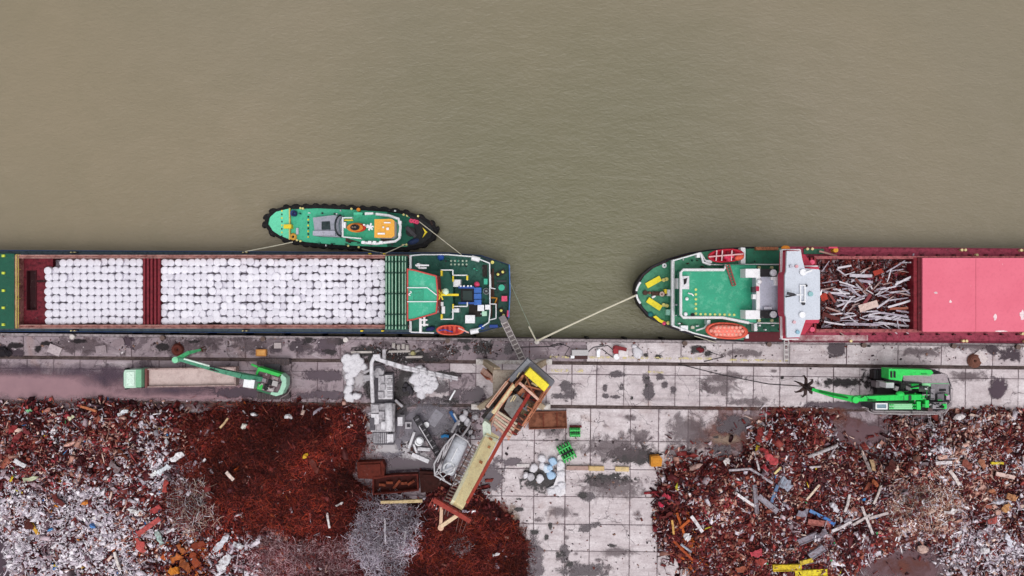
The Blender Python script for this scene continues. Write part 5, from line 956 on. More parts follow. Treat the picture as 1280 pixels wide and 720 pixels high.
for x0, y0, x1, y1 in ((604, 466, 612, 474), (611, 460, 620, 476)): MB().bar(P(x0, y0, 4), P(x1, y1, 7.6), .8, .15).build('stair', mat('a05a44', .7), cr)
ZB = 10.0
MB().pp([(660, 448.5), (692.5, 477.5), (681, 494), (662, 523), (644, 545), (613, 527), (606, 509), (636, 474)], ZB, 9.3).build('slewing_frame', mat('6a4a40', .7, 0, .35, 1.4, '241210', .7), cr)
# counterweight at the rear
MB().pp([(660, 448), (693.5, 477), (684, 491), (651, 461.5)], ZB+1.2, 9.0).build('counterweight', SLG, cr); MB().pp([(660, 448), (663.5, 452), (640, 478.5), (635, 475)], ZB+1.5, 9.4).build('side_plate', mat('868890', .6, 0, .2, .8, '5a5c64', .4), cr)
MB().pp([(662.5, 460), (686.5, 481.5), (680, 489.5), (656, 468)], ZB+3.0, ZB+1.0).build('yellow_panel', mat('e6d434', .55, 0, .15, .8, 'b89a2c', .35), cr)
# left gallery
MB().bar(P(609, 509, ZB+1.6), P(634, 477, ZB+1.6), S(3.4), .35).build('gallery_beam', mat('cfae9c', .65, 0, .2, 1, '9a6a54', .5), cr); MB().pp([(612, 513), (636, 482), (642, 486), (618, 518)], ZB+.5, ZB).build('gallery_floor', mat('2c2624', .7, 0, .4, 2, '5a4a3c', .5), cr)
MB().bar(P(604, 523, ZB+.8), P(618, 506, ZB+.8), S(6), .3).build('gallery_step', mat('2f2a2a', .7, 0, .3, 2, '6a5a50', .4), cr); MB().bar(P(609, 525, ZB+1.0), P(620, 511, ZB+1.0), S(7), .4).build('cable_drum_cover', mat('77777c', .6), cr)
MB().bar(P(616, 516, ZB+2.2), P(643, 481, ZB+2.2), S(4.0), .8).build('main_girder', CRM, cr); MB().bar(P(612, 527, ZB+1.4), P(640, 489, ZB+2.7), .16, .16).build('girder_rail', ORC, cr)
MB().bar(P(653, 532, ZB+2.2), P(684, 484, ZB+2.2), S(2.3), .6).build('main_girder', ORC, cr)
# machinery house roof and winches
MB().pp([(636, 496), (646, 492.5), (656, 503), (652, 512), (640, 523), (630, 511)], ZB+2.4, ZB).build('machine_house', mat('837f7c', .6, 0, .2, .8, '5c4a44', .5), cr)
MB().pp([(650, 484), (660, 490), (656, 498), (645, 492)], ZB+1.6, ZB).build('winch_cover', ORC, cr); MB().pp([(661, 497), (671, 503), (660, 522), (650, 517)], ZB+1.2, ZB).build('winch_cover', mat('7a6a50', .7, 0, .35, 1.5, '3a1c18', .6), cr); MB().pp([(657, 489), (673, 500), (668, 505), (655, 498)], ZB+1.9, ZB).build('hoist_bed', mat('6a1f1c', .7, 0, .3, 1, '2c0f0e', .5), cr)
for x, y in ((652, 483), (665, 496), (650, 479), (646, 486)): MB().ball(P(x, y, ZB+1.6), .5, .4, .5, 8, 5).build('motor', mat('2a2222', .6), cr, True)
# A-frame lattice
top = [P(649, 478, ZB+4.2), P(673, 499.5, ZB+4.2)]; MB().bar(top[0], top[1], .3, .3).build('frame_head', PNKB, cr)
for a, b in (((649, 478, ZB+4.2), (638, 489, ZB+.3)), ((673, 499.5, ZB+4.2), (664, 512, ZB+.3)), ((649, 478, ZB+4.2), (657, 466, ZB+1.2)), ((673, 499.5, ZB+4.2), (681, 487, ZB+1.2)), ((652, 481, ZB+4.2), (680, 488, ZB+1.3)), ((668, 496, ZB+4.2), (656, 467, ZB+1.3)), ((644, 481, ZB+3), (654, 469, ZB+3)), ((642, 498, ZB+.6), (655, 484, ZB+4)), ((676, 503, ZB+.6), (666, 490, ZB+4))): MB().bar(P(*a), P(*b), .2, .2).build('frame_brace', ORC, cr)
# lattice deck towards the jib
for k in range(6):
    t = k/5; MB().bar(P(620-3*t, 513+17*t, ZB+1.8), P(646-9*t, 530+18*t, ZB+1.8), .28, .22).build('deck_bar', PNKB if k % 2 else mat('c8bca8', .7), cr)
for k in range(4):
    t = k/3; MB().bar(P(622+24*t, 513+17*t, ZB+1.6), P(613+22*t, 533+17*t, ZB+1.6), .24, .2).build('deck_bar', ORC if k % 2 else PNKB, cr)
for k in range(6): MB().bar(P(640+k*4, 540-k*5.5, ZB+2.5), P(646+k*4, 543-k*5.5, ZB+.6), .18, .18).build('frame_brace', ORC if k % 2 else DRED, cr)
MB().pp([(603, 530), (606, 526), (613, 531), (614, 543), (610, 549), (604, 546)], ZB+3.2, ZB+.6).build('operator_cab', mat('c8d4c4', .5, 0, .12, 1, '8a9a8a', .4), cr)
ax = (Vector((-105, 180, 0))).normalized(); cx_ = Vector((ax.y, -ax.x, 0))
for k in range(46):
    u, v = random.uniform(-8, 62), random.uniform(-16, 15); l = random.uniform(4, 14); al = random.random() < .6; d0 = ax if al else cx_
    q = Vector((663, 472, 0))+ax*u-cx_*v; e = q+d0*l; z = ZB+random.uniform(.6, 2.9); c = random.choice([ORC, DRED, PNKB, BROWN, mat('2c2422', .7), CRM, SLG])
    MB().bar(P(q.x, q.y, z), P(e.x, e.y, z+random.uniform(-.3, .5)), random.uniform(.07, .22), random.uniform(.07, .2)).build('pipe' if k % 3 else 'bracket', c, cr)
for s0, s1 in (((611, 507), (637, 473)), ((617, 512), (641, 479)), ((655, 535), (688, 484))): MB().rail([s0, s1], ZB+3.0, 1.0, .045, 1.1).build('gallery_rail', ORC, cr)
# jib: tapered box girder up to the tip
ZJ0, ZJ1 = ZB+2.5, 21.0
JY = mat('eedfae', .6, 0, .1, .5, 'c8a878', .4, 1.2)
jb = MB().bar(P(615, 545, ZJ0), P(572, 632, ZJ1), S(16, ZJ0), 1.2, S(15, ZJ1), .8).build('jib', JY, cr)
a0, a1 = P(604.5, 548, ZJ0+.4), P(565.2, 628, ZJ1+.3); MB().bar(a0, a1, .35, .9).build('jib_flange', mat('e6e2c4', .5, 0, .1, .8, 'b0a884', .3), jb)
for k in range(9):
    q = k/9; x, y = 613-43*q+random.uniform(-3, 3), 552+86*q; p = P(x, y, ZJ0+(ZJ1-ZJ0)*(q+.06)+.62)
    if k in (0, 1, 3): MB().bar(p-Vector((.3, .5, .1)), p+Vector((.25, .45, .12)), .3+.3*random.random(), .08).build('rust_bracket', mat('a8724c', .8, 0, .3, 2, '6a3a24', .6), jb)
MB().bar(P(597, 553, ZJ0+.8), P(610, 560, ZJ0+1.0), .3, .3).build('jib_foot', PNKB, jb); MB().pp([(606, 543), (622, 549), (617, 561), (604, 555)], ZJ0+1.15, ZJ0-.5).build('jib_foot', mat('b8bca4', .6, 0, .2, 1, '8a5a40', .5, 1.5), jb)
# walkway with rungs beside the jib
l0, l1, r0, r1 = P(591, 556, ZJ0-.3), P(553, 629, ZJ1-.6), P(598, 559.5, ZJ0-.3), P(561, 632, ZJ1-.6)
wk = MB().bar(l0, l1, .12, .12).bar(r0, r1, .12, .12).build('jib_walkway', mat('5a4a48', .7), jb)
for k in range(21): MB().bar(l0.lerp(l1, k/20), r0.lerp(r1, k/20), .14, .1).build('rung', mat('a08c86', .7), wk)
MB().bar(P(661.5, 493, ZB+3.8), P(628, 547, ZB+5.2), S(3.4), .5).build('luffing_rod', DRED, cr); MB().bar(P(628.2, 546.6, ZB+5.2), P(584, 628, ZJ1+1.4), S(3.2), .4, S(2.8), .35).build('luffing_rod', mat('b04a3c', .6, 0, .2, 1, '7a241c', .4), cr)
ta = MB().bar(P(542, 624, ZJ1+.6), P(588, 651, ZJ1+.6), .5, .5).build('tip_crossarm', mat('93362c', .65, 0, .25, 1, '4a1812', .4), jb)
for k in range(7): x, y = 541+k*3.4, 623+k*2; MB().bar(P(x, y, ZJ1+.8), P(x-5+k*.5, y+10, ZJ1-.3), .09, .09).build('tip_rod', mat('a04a40', .6) if k < 5 else mat('7a6a68', .6), ta)
for k in range(3): MB().bar(P(574+k*5, 645+k*3, ZJ1+.5), P(570+k*4, 664+k, ZJ1-3), .05, .05).build('hoist_cable', mat('7a5a54', .6), ta)
MB().bar(P(552, 634, ZJ1), P(551, 659, ZJ1+.4), .35, .3).build('tip_strut', mat('d8b49a', .6), jb); MB().bar(P(551, 658, ZJ1+.4), P(576, 641, ZJ1+.4), .42, .35).build('tip_strut', mat('dcc0a0', .6), jb); MB().cyl(P(551.5, 658, ZJ1), .35, .5, 10).build('head_sheave', mat('d0a890', .6), jb)
# ---------------------------------------------------------------- grey dusty machines between crane and heaps
DUST = mat('b4b0b5', .9, 0, .25, 1.2, '5f5a60', .55, 1.8); DUSTL = mat('d6d3d8', .9, 0, .18, 1.2, '8a868c', .5, 1.8); DUSTD = mat('5c585e', .9, 0, .3, 1.5, '35313a', .5)
pm = root('pump_truck', 'grey dust caked pump truck with folded delivery boom', 'pump truck', 480, 510, 0)
MB().pb(468, 466, 492, 556, 1.1, .5).build('chassis', DUSTD, pm)
for x in (468, 491):
    for y in (472, 515, 524, 548): p = P(x, y, .5); MB().tube([p+Vector((-.16, 0, 0)), p+Vector((.16, 0, 0))], .5, 10).build('wheel', DUSTD, pm)
MB().pb(473, 469, 490, 499, 2.0, 1.0).build('engine_bed', DUSTL, pm)
for k in range(10): MB().pb(484, 471+k*2.7, 490.5, 472.6+k*2.7, 2.25, 1.9).build('cooling_fin', DUST if k % 2 else DUSTL, pm)
for x, y, w, h in ((477, 474, 7, 8), (478, 484, 6, 7), (476, 494, 7, 8), (487, 476, 4, 5)): MB().pb(x-w/2, y-h/2, x+w/2, y+h/2, 2.6, 1.9).build('machine_block', random.choice([DUST, DUSTL]), pm)
MB().pb(463.5, 505, 493, 540, 1.8, .9).build('bed', DUST, pm); MB().tube([P(486, 504, 2.4), P(486.5, 538, 2.4)], .55, 10).build('tank', DUSTL, pm, True)
for x, y, w, h in ((469, 511, 9, 10), (469, 524, 10, 13), (477, 519, 7, 9), (479, 532, 5, 10), (500, 527, 6, 11), (465, 530, 6, 16)): MB().pb(x-w/2, y-h/2, x+w/2, y+h/2, 2.3, .2).build('machine_block', random.choice([DUST, DUSTL, DUSTD]), pm)
MB().pb(466, 540.5, 486, 554.5, 1.9, .4).build('hopper', DUSTD, pm)
for k in range(8): MB().pb(467+k*2.4, 541, 468.2+k*2.4, 554, 2.0, 1.85).build('hopper_bar', DUST, pm)
MB().pb(483.5, 543, 491.5, 553, 2.3, .4).build('control_box', DUSTL, pm)
MB().tube([P(466, 503, 2.8), P(464.5, 470, 3.6), P(464.3, 454, 4.2), P(467, 447.5, 4.4), P(473, 446.5, 4.5)], S(2.4), 8).build('boom_lower', DUSTL, pm, True)
for dy in (0, 3.2): MB().bar(P(470, 447.5+dy*.5, 4.6), P(505, 458+dy, 4.8), S(2.6), .4).bar(P(504.6, 457.9+dy, 4.8), P(572, 472+dy*.8, 3.6), S(2.6), .4, S(2.0), .3).build('boom_upper', DUSTL, pm)
for k in range(9): x = 482+k*10; y = 452+k*2.5; MB().pb(x, y-.6, x+2.4, y+4.8, 5.0, 4.4).build('boom_clamp', DUST, pm)
MB().pp([(466, 443.5), (474, 443), (476, 449), (468, 450.5)], 5.0, 4).build('boom_hinge', DUSTL, pm); MB().pb(478, 437, 482, 449, 4.6, 4.1).build('boom_bracket', DUST, pm)
MB().tube([P(469+6*math.cos(t)+4, 463-5*math.sin(t), 2.4) for t in [math.pi*k/8 for k in range(9)]], .22, 6).build('turntable_guard', DUSTD, pm); MB().cyl(P(474, 463, 1), .9, 1.3, 14).build('turntable', DUST, pm)
MB().bar(P(455, 466, 1.0), P(466, 461, 1.4), .3, .25).build('outrigger', DUST, pm); MB().bar(P(455, 473, .6), P(468, 471, 1.0), .8, .3).build('outrigger', DUST, pm); MB().bar(P(494, 500, 1), P(503, 508, .3), .35, .3).build('outrigger', DUST, pm)
# heaps of dusty white sacks
SACK = mat('d6d3d9', .8, 0, .15, 1.6, '9a969e', .4, 2.5)
def sack_mesh(px, py, r, z, rz=.45):
    m = MB(); c = P(px, py, z); R_ = S(r); L = []; nu, nv = 16, 9; sd_ = random.uniform(0, 99); ax = random.uniform(0, 3.1); el = random.uniform(.85, 1.2)
    for i in range(nv+1):
        ph = -math.pi/2+math.pi*i/nv; q = max(math.cos(ph), .04)**.55; ring = []
        for k in range(nu):
            t = 2*math.pi*k/nu; j = .78+.5*float(vnoise(math.cos(t)*1.3+sd_, math.sin(t)*1.3+ph, 1.7)); x, y = R_*q*j*math.cos(t)*el, R_*q*j*math.sin(t)/el
            zz = rz*math.sin(ph)*(1 if ph < 0 else .75)+.35*rz*(float(vnoise(x*2+sd_, y*2, 1.6))-.5)-(.28*rz*math.exp(-((x*x+y*y)/(R_*.3)**2)) if ph > .6 else 0)
            ring.append((c.x+x*math.cos(ax)-y*math.sin(ax), c.y+x*math.sin(ax)+y*math.cos(ax), c.z+zz))
        L.append(ring)
    return m.loft(L)
def sack(px, py, r, z, label, group, material=SACK, fold=True):
    o = sack_mesh(px, py, r, z).build('bulk_sack', material, None, True)
    return tag(o, label, 'sack', group)
big = [(434, 450, 7.6), (443, 449, 7.2), (446, 457, 7.6), (436, 458, 7.6), (441, 465, 6.6), (440, 454, 6.6), (450, 452, 5), (455, 459, 4.6)]
for x, y, r in big: sack(x, y, r, .55, 'dusty white sack in the big heap left of the pump truck boom', 'sacks in the heap left of the pump truck')
for x, y, r, l in ((436, 470, 5, 'dusty white sack directly below the big sack heap'), (438, 476.5, 5.4, 'white sack in the column below the big heap, second down'), (435.5, 487, 5.8, 'round white sack above the lowest pair by the pump truck'), (436.5, 496.5, 6, 'left sack of the lowest pair by the pump truck'), (445.5, 495, 5, 'right smaller sack of the lowest pair by the pump truck')):
    o = sack(x, y, r, .5, l, 'sacks in a column left of the pump truck'); 
for x, y in ((519, 471), (526, 470), (533, 471), (540, 474), (521, 478), (528, 477), (535, 479), (541, 481), (524, 485), (531, 486), (537, 487), (516, 474), (527, 492), (530, 465), (523, 463)): sack(x+random.uniform(-1, 1), y+random.uniform(-1, 1), random.uniform(5, 6.4), random.uniform(.5, .8), 'dusty white sack in the heap under the pump truck boom', 'sacks under the boom')
for x, y, r in ((507, 481, 3), (511, 485, 3.4), (514, 489, 3.6), (505, 487, 3)): sack(x, y, r, .4, 'dark grey sack beside the white heap under the boom', 'dark sacks under the boom', mat('3a373d', .8))
# long narrow conveyor frame
cv = root('conveyor_frame', 'narrow black lattice conveyor lying diagonally beside the grey tank', 'conveyor', 534, 545, 0)
p, q = P(519.5, 521, 1.2), P(548, 568, 1.5); d = (q-p).normalized(); n_ = Vector((-d.y, d.x, 0))*.38
MB().bar(p-n_, q-n_, .14, .3).bar(p+n_, q+n_, .14, .3).build('side_rail', mat('2a282b', .7, 0, .3, 2, '6a666c', .4), cv); MB().bar(p-Vector((0, 0, .1)), q-Vector((0, 0, .1)), .5, .1).build('belt', mat('4a474c', .9), cv)
for k in range(15): a = p.lerp(q, k/14); MB().bar(a-n_*1.2, a+n_*1.2, .12, .2).build('cross_bar', mat('8a878c', .7) if k % 2 else BLACK, cv)
for k in (1, 13): a = p.lerp(q, k/14); MB().bar(a, Vector((a.x, a.y, 0)), .3, .3).build('stand', DUSTD, cv)
MB().bar(P(524, 533, 1.7), P(541, 561, 1.9), .12, .12).build('hose', DUSTL, cv)
# tank in its tubular cage
tk = root('caged_tank', 'white grey cylindrical tank inside a tubular cage beside the crane jib', 'tank', 567, 575, 0)
A, B = P(574, 556, 2.2), P(559.5, 589, 2.2); dd = (B-A).normalized(); R_ = S(9.3, 2.2)
TKW = mat('c2c4cc', .6, 0, .12, 1, '8c8e98', .4); L_ = []
MB().tube([A-dd*.45, A-dd*.35, A, A+dd*.001+(B-A)*.5, B-dd*.3, B, B+dd*.15], R_, 20).build('vessel', TKW, tk, True)
MB().ball(A-dd*.3, R_*.98, R_*.98, R_*.98, 16, 8).build('vessel_end', TKW, tk, True)
c0 = A.lerp(B, .82)+Vector((0, 0, R_*.75)); MB().torus(c0+Vector((0, 0, .2)), R_*.72, .16, 18, 6).build('manway_ring', mat('d6d8dc', .6), tk, True); MB().cyl(c0-Vector((0, 0, .2)), R_*.6, .35, 16).build('manway', mat('8f9098', .6), tk)
CG = mat('bdb9bd', .7, 0, .2, 1.5, '6a666c', .4); cage = [(569, 542), (584, 551), (593, 566), (575, 602), (566, 607), (543.5, 594), (542.5, 580), (556, 557)]
for z in (.5, 2.0, 3.6): MB().tube([P(x, y, z) for x, y in cage], .12, 6, True).build('cage_ring', CG, tk)
for x, y in cage: pt = P(x, y, 3.6); MB().bar(pt, Vector((pt.x, pt.y, 0)), .16, .16).build('cage_post', CG, tk)
for a, b in (((569, 542), (543.5, 594)), ((556, 557), (550, 590)), ((562, 549), (549, 586)), ((543.5, 594), (566, 584)), ((550, 600), (572, 582)), ((546, 588), (556, 600)), ((566, 607), (570, 592)), ((552, 566), (547, 578))): MB().bar(P(*a, 3.65), P(*b, 3.65), .13, .13).build('cage_bar', CG, tk)
for k in range(14): t = k/13; x, y = 589-17*t, 560+41*t; MB().bar(P(x-3.5, y-1.6, 3.0), P(x+4.5, y+2.2, 3.0), .12, .12).build('ladder_rung', CG if k % 2 else mat('8a6a62', .7), tk)
MB().tube([P(565, 540, 2.5), P(570, 530, 1.5), P(574, 526, .8)], .2, 6).build('feed_pipe', CG, tk); MB().tube([P(578, 545, 2.5), P(585, 535, 1.5), P(588, 528, .8)], .14, 6).build('feed_pipe', CG, tk); MB().bar(P(572, 560, 2.2+R_+.1), P(564, 576, 2.2+R_+.1), .14, .1).build('top_rail', mat('e2e2e6', .6), tk)
# small things round the machines
def thing(name, label, cat, mb, material, group=None, smooth=False): return tag(mb.build(name, material, None, smooth), label, cat, group)
dr = root('drum', 'white round drum lying by the black conveyor', 'drum', 524.5, 551, 0); MB().cyl(P(524.5, 551, .1), S(5), .9, 18).build('shell', CLEANW, dr); MB().torus(P(524.5, 551, 1.0), S(4.6), .08, 18, 5).build('rim', mat('b0b0b4', .6), dr)
for x0, y0, x1, y1, w, l in ((518, 540, 511, 560, 3, 'pale plank leaning left of the white drum'), (522, 561, 538, 562, 4, 'short pale slab below the white drum'), (515, 568, 536, 577, 5, 'dusty pale board at the bottom left of the conveyor'), (517, 555, 521, 566, 2.4, 'thin grey batten between drum and plank')): thing('board', l, 'board', MB().bar(P(x0, y0, .5), P(x1, y1, .35), S(w), .2), DUSTL)
fr = root('square_frame', 'small square concrete frame between pump truck and conveyor', 'frame', 510.5, 531.5, 0)
MB().frame(506.5, 527.5, 514.5, 536, 2, .6, 0).build('rim', DUST, fr); MB().pb(508.5, 529.5, 512.5, 534, .2, .05).build('well', DUSTD, fr)
thing('bucket', 'small dusty bucket beside the black conveyor top', 'bucket', MB().cyl(P(533.5, 530, 0), .35, .7, 12, .42), CLEANW)
bw = root('water_barrow', 'narrow blue and grey pipe bundle above the caged tank', 'pipe bundle', 568, 522, 0)
MB().tube([P(563, 514, .5), P(571, 528, .5)], .25, 8).build('blue_pipe', mat('2f5f96', .6), bw); MB().tube([P(566.5, 517, .5), P(574, 531, .5)], .2, 8).build('grey_pipe', DUSTL, bw)
thing('blue_hose', 'short bright blue hose left of the caged tank', 'hose', MB().tube([P(552, 546, .4), P(556, 544.5, .6), P(561, 545.5, .6)], .22, 7), mat('2f86c4', .5))
for x, y, r, l in ((579, 522, 4.5, 'lumpy pale sack above the caged tank, leftmost of three'), (584, 528, 4, 'lumpy pale sack above the caged tank, lower middle of three'), (594, 521, 3.6, 'pale sack closest to the crane gallery'), (588, 540, 3, 'small grey sack beside the tank cage top'), (591, 546, 3, 'small grey sack lower down beside the tank cage'), (582, 516, 3.5, 'small pale sack nearest the rail above the tank')): sack(x, y, r, .4, l, None, DUST if r < 4 else SACK)
for x, y, w, h, a, c, l in ((544, 523, 12, 20, -35, mat('8a8790', .6), 'flat grey plate lying on the wet slurry right of the conveyor'), (551, 478, 3, 20, -25, mat('cfcace', .6), '')):
    if l: thing('plate', l, 'plate', MB().pr(x, y, w, h, a, .14, .02), c)
thing('steel_bar', 'white bar lying in the puddle left of the crane', 'bar', MB().bar(P(562, 500, .2), P(569, 488, .2), .22, .15), CLEANW)
for x0, x1, y, l in ((439, 465, 440.5, 'pale plank on the quay above the big sack heap'), (486, 513, 439.6, 'pale plank on the quay right of the boom hinge'), (508, 528, 446.5, 'short pale plank near the yellow valve')): thing('plank', l, 'plank', MB().bar(P(x0, y, .2), P(x1, y-.6, .2), .3, .18), mat('c2bab6', .8))
vl = root('standpipe', 'yellow and grey standpipe beside the plank on the quay', 'standpipe', 517, 441, 0); MB().cyl(P(517, 441, 0), .4, 1.0, 10, .3).build('pipe', mat('a8a070', .7), vl); MB().bar(P(511, 443, .4), P(524, 438, .4), .3, .3).build('arm', mat('8a8480', .7), vl)
for k, (x, y) in enumerate(((492, 432), (498, 434), (504, 433), (509, 434.5))): thing('fuel_can', 'small pale can in the row by the quay edge above the boom', 'can', MB().pb(x-1.8, y-3, x+1.8, y+3, .7, .02).cyl(P(x, y-1, .7), .12, .12, 8), mat('b8b0ac', .7), 'cans by the quay edge')
# containers, skips and bales of the yard
def skip(name, label, cat, pts, z, wall, inner, t=1.4):
    r = root(name, label, cat, sum(p[0] for p in pts)/len(pts), sum(p[1] for p in pts)/len(pts), 0)
    MB().ring(pts, shrink(pts, t), z, .05).build('wall', wall, r); MB().pp(shrink(pts, t*.9), .3, .1).build('floor', inner, r); MB().ring(shrink(pts, -.5), shrink(pts, .6), z+.1, z-.15).build('rim', wall, r); return r
skip('waste_skip', 'long rusty open skip above the silver wire heap', 'skip', [(466, 597), (494, 594), (522, 593), (523, 613), (495, 616), (466, 618)], 1.5, mat('5a2018', .85, 0, .35, 1, '2a0e0c', .6), mat('3c1410', .9))
for k in range(5): thing('scrap_piece', 'rusty offcut lying inside the long open skip', 'scrap', MB().bar(P(474+k*9, 607+random.uniform(-4, 4), .7), P(482+k*9, 604+random.uniform(-4, 4), .9), .35, .15), RUSTM, 'offcuts in the long skip')
thing('tarped_bin', 'dark rust brown box left of the long skip', 'bin', MB().pp([(446, 578), (478, 576.5), (481, 583), (480, 597), (470, 599), (447, 598)], 1.5, .02).pp([(450, 581), (475, 580), (476, 594), (451, 595)], 1.8, 1.4), mat('5a2218', .9, 0, .3, 1, '33120e', .5))
thing('dark_bin', 'black brown low bin at the right end of the long skip', 'bin', MB().pp([(524, 589), (545, 590), (562, 601), (556, 614), (526, 616)], 1.1, .02).pp([(528, 593), (544, 594), (552, 602), (548, 610), (530, 611)], 1.3, 1.0), mat('33130f', .9, 0, .4, 1, '1a0a08', .5))
thing('timber_beam', 'cream timber beam under the long rusty skip', 'beam', MB().bar(P(476, 627.6, 2.2), P(500, 627, 2.2), S(3.2), .35).bar(P(499.9, 627, 2.2), P(528, 625.8, 2.2), S(3.6), .38), mat('c0aa82', .8, 0, .2, 1, '7a5a40', .5))
fk = root('steel_tray', 'flat rust orange steel tray right of the crane', 'tray', 684, 525, 0)
MB().pp([(661, 516), (707, 515), (708, 534.5), (662, 536)], .5, .1).build('floor', mat('86543f', .8, 0, .3, .6, '3a1a14', .7, .6), fk); MB().ring([(660, 515), (708, 514), (709, 535.5), (661, 537)], [(661.2, 516.2), (706.8, 515.2), (707.8, 534.4), (662.2, 535.8)], .9, .1).build('edge', mat('7c4a38', .8), fk)
for x in (679, 696): MB().bar(P(x, 515, .6), P(x+.6, 535.5, .6), .15, .15).build('cross_rib', mat('6a3020', .8), fk)
GRN = mat('2a9a44', .5, 0, .2, 1, '14301c', .4)
for cx, cy, w, h, a, l in ((708.5, 566, 18, 22, 28, 'larger tilted green slatted grab by the white sacks'), (719, 541, 13, 11, 0, 'small green slatted grab below the rust tray')):
    g_ = root('slatted_grab', l, 'grab', cx, cy, 0, 'green grabs beside the tray'); MB().pr(cx, cy, w*.8, h*.5, a, .5, .05).build('hopper', mat('122018', .7), g_); aa = math.radians(a)
    for s_ in (-1, 1):
        for k in range(5): 
            u = (k/4-.5)*w*.85; v = s_*h*.28; x = cx+u*math.cos(aa)+v*math.sin(aa); y = cy-u*math.sin(aa)+v*math.cos(aa); MB().pr(x, y, 2.0, h*.42, a, 1.3, .1).build('slat', GRN, g_)
        MB().pr(cx+s_*h*.28*math.sin(aa), cy+s_*h*.28*math.cos(aa), w*.9, 1.2, a, 1.45, 1.2).build('cross_bar', mat('4ac464', .5), g_)
    MB().pr(cx, cy, w*.7, 2.5, a, 1.1, .4).build('hinge', BLACK, g_)
thing('rusty_channel', 'short dark red channel above the small green grab', 'channel', MB().bar(P(712, 533, .3), P(727, 533, .3), .3, .3), mat('6a2a2c', .8))
BSK = mat('a8c4e0', .7, 0, .15, 1.5, '7a92b4', .4)
for x, y, r, c, l in ((677, 573, 5, SACK, 'round white sack standing alone above the white and blue sack heap'), (667, 585, 5, SACK, 'white sack at the left of the heap by the green grab'), (657, 594, 3.6, SACK, 'small white sack at the far left of the sack heap'), (663.5, 596, 4.5, mat('b8b4ba', .8), 'greyish sack with dark mouth at the lower left of the heap'), (675, 598, 5, SACK, 'white sack at the bottom middle of the heap'), (691, 577, 5, BSK, 'pale blue sack at the top right of the heap'), (689, 594, 5, BSK, 'pale blue sack low in the heap'), (683, 586, 5.4, mat('cdd8e6', .7), 'bluish white sack in the centre of the heap'), (678, 583, 4.4, SACK, 'white sack left of centre in the heap'), (687, 585, 4, BSK, 'small pale blue sack right of centre in the heap')): sack(x, y, r, .55, l, 'white and blue sacks by the green grab', c)
tarp = MB(); tarp.pp([(697, 570), (704, 566), (706, 600), (707, 617), (700, 621), (694, 617), (685, 619), (683, 611), (692, 607), (696, 596)], .5, .02); o = thing('folded_sheet', 'folded white sheet along the right side of the sack heap', 'sheet', tarp, mat('dcd8dc', .7, 0, .15, 1.5, '9a969c', .4))
for x, y in ((689, 614), (697, 612), (702, 606), (701, 592), (701, 580)): sack(x, y, 5, .5, 'crumpled white bag on the folded sheet', 'bags on the folded sheet', SACK)
thing('pallet_board', 'white board lying left of the sack heap', 'board', MB().pb(646, 580, 662, 584, .25, .05), mat('cfc8c8', .8))
for x0, x1, y, w, c, l in ((708, 735, 584.6, 5, mat('a88c84', .8), 'pinkish brown timber baulk right of the green grab'), (735.5, 755, 585.2, 5.4, mat('c8aa78', .8), 'yellowish timber baulk butted against the brown one'), (769, 786, 586, 5.4, mat('d2b888', .8), 'short yellow timber baulk standing apart on the yard slabs')): thing('timber_baulk', l, 'baulk', MB().bar(P(x0, y, .3), P(x1, y+.3, .3), S(w), .5), c)
thing('fuel_block', 'orange ochre block at the corner of the right scrap heap', 'block', MB().pp([(814, 571), (825, 570), (828, 574), (827, 583), (814, 583.5)], 1.3, .02).pb(816, 572.5, 825, 581.5, 1.42, 1.2), mat('c8862c', .7, 0, .2, 1, '8a5418', .4))
# quay edge: bollards, cables, machines and small debris
for px in (93, 205, 330, 433, 560, 671, 855, 960, 1078, 1190, 1270):
    c = P(px, 426.7+(px-640)*.0105, 0)
    b_ = root('bollard', f'{"pale" if px == 671 else "weathered"} mooring bollard on the quay edge ' + {93: 'near the slotted end of the bale hold', 205: 'opposite the red bulkhead', 330: 'above the green excavator', 433: 'above the big sack heap', 560: 'opposite the orange rescue boat', 671: 'holding the red ship stern ropes', 855: 'left of the salmon lifeboat', 960: 'left of the red ship gangway', 1078: 'opposite the open scrap hold', 1190: 'opposite the pink hatch', 1270: 'at the right end of the quay'}[px], 'bollard', px, 427, 0)
    MB().cyl(c, .3, .45, 12, .22).build('post', mat('c8c0bc', .7) if px in (671, 433, 93) else mat('5a4a46', .7), b_); MB().cyl(c+Vector((0, 0, .42)), .36, .16, 12).build('cap', mat('d4ccc8', .7) if px in (671, 433, 93) else mat('6a5852', .7), b_)
gn = root('generator', 'pale grey open generator box beside the water rail', 'generator', 726, 443, 0); MB().pb(715, 437.5, 735.5, 444.5, 1.1, .1).build('housing', mat('b4b0b2', .6, 0, .15, 1, '8a8486', .4), gn); MB().pb(717, 444.7, 734.5, 449, .6, .1).build('engine', mat('4a3030', .7), gn); MB().pb(713.5, 444.6, 718, 448, .9, .1).build('fuel_tank', CLEANW, gn)
cm = root('compressor', 'red and white compressor on the quay right of the generator', 'compressor', 775, 442, 0); MB().pb(767, 433.5, 773, 442, 1.0, .1).build('engine', mat('9a2a34', .6), cm); MB().pb(773.2, 438, 785, 446, .9, .1).build('body', mat('d8d0d2', .6), cm); MB().bar(P(768, 433.5, 1.1), P(783, 437, .9), .5, .3).build('frame', mat('7a2028', .6), cm); MB().cyl(P(770, 445.5, .1), .42, .7, 14).build('air_tank', CLEANW, cm)
thing('white_drum', 'small upright white canister between generator and compressor', 'canister', MB().pb(746, 438, 750, 446.5, .8, .02).cyl(P(748, 437.5, .0), .2, .9, 10), CLEANW)
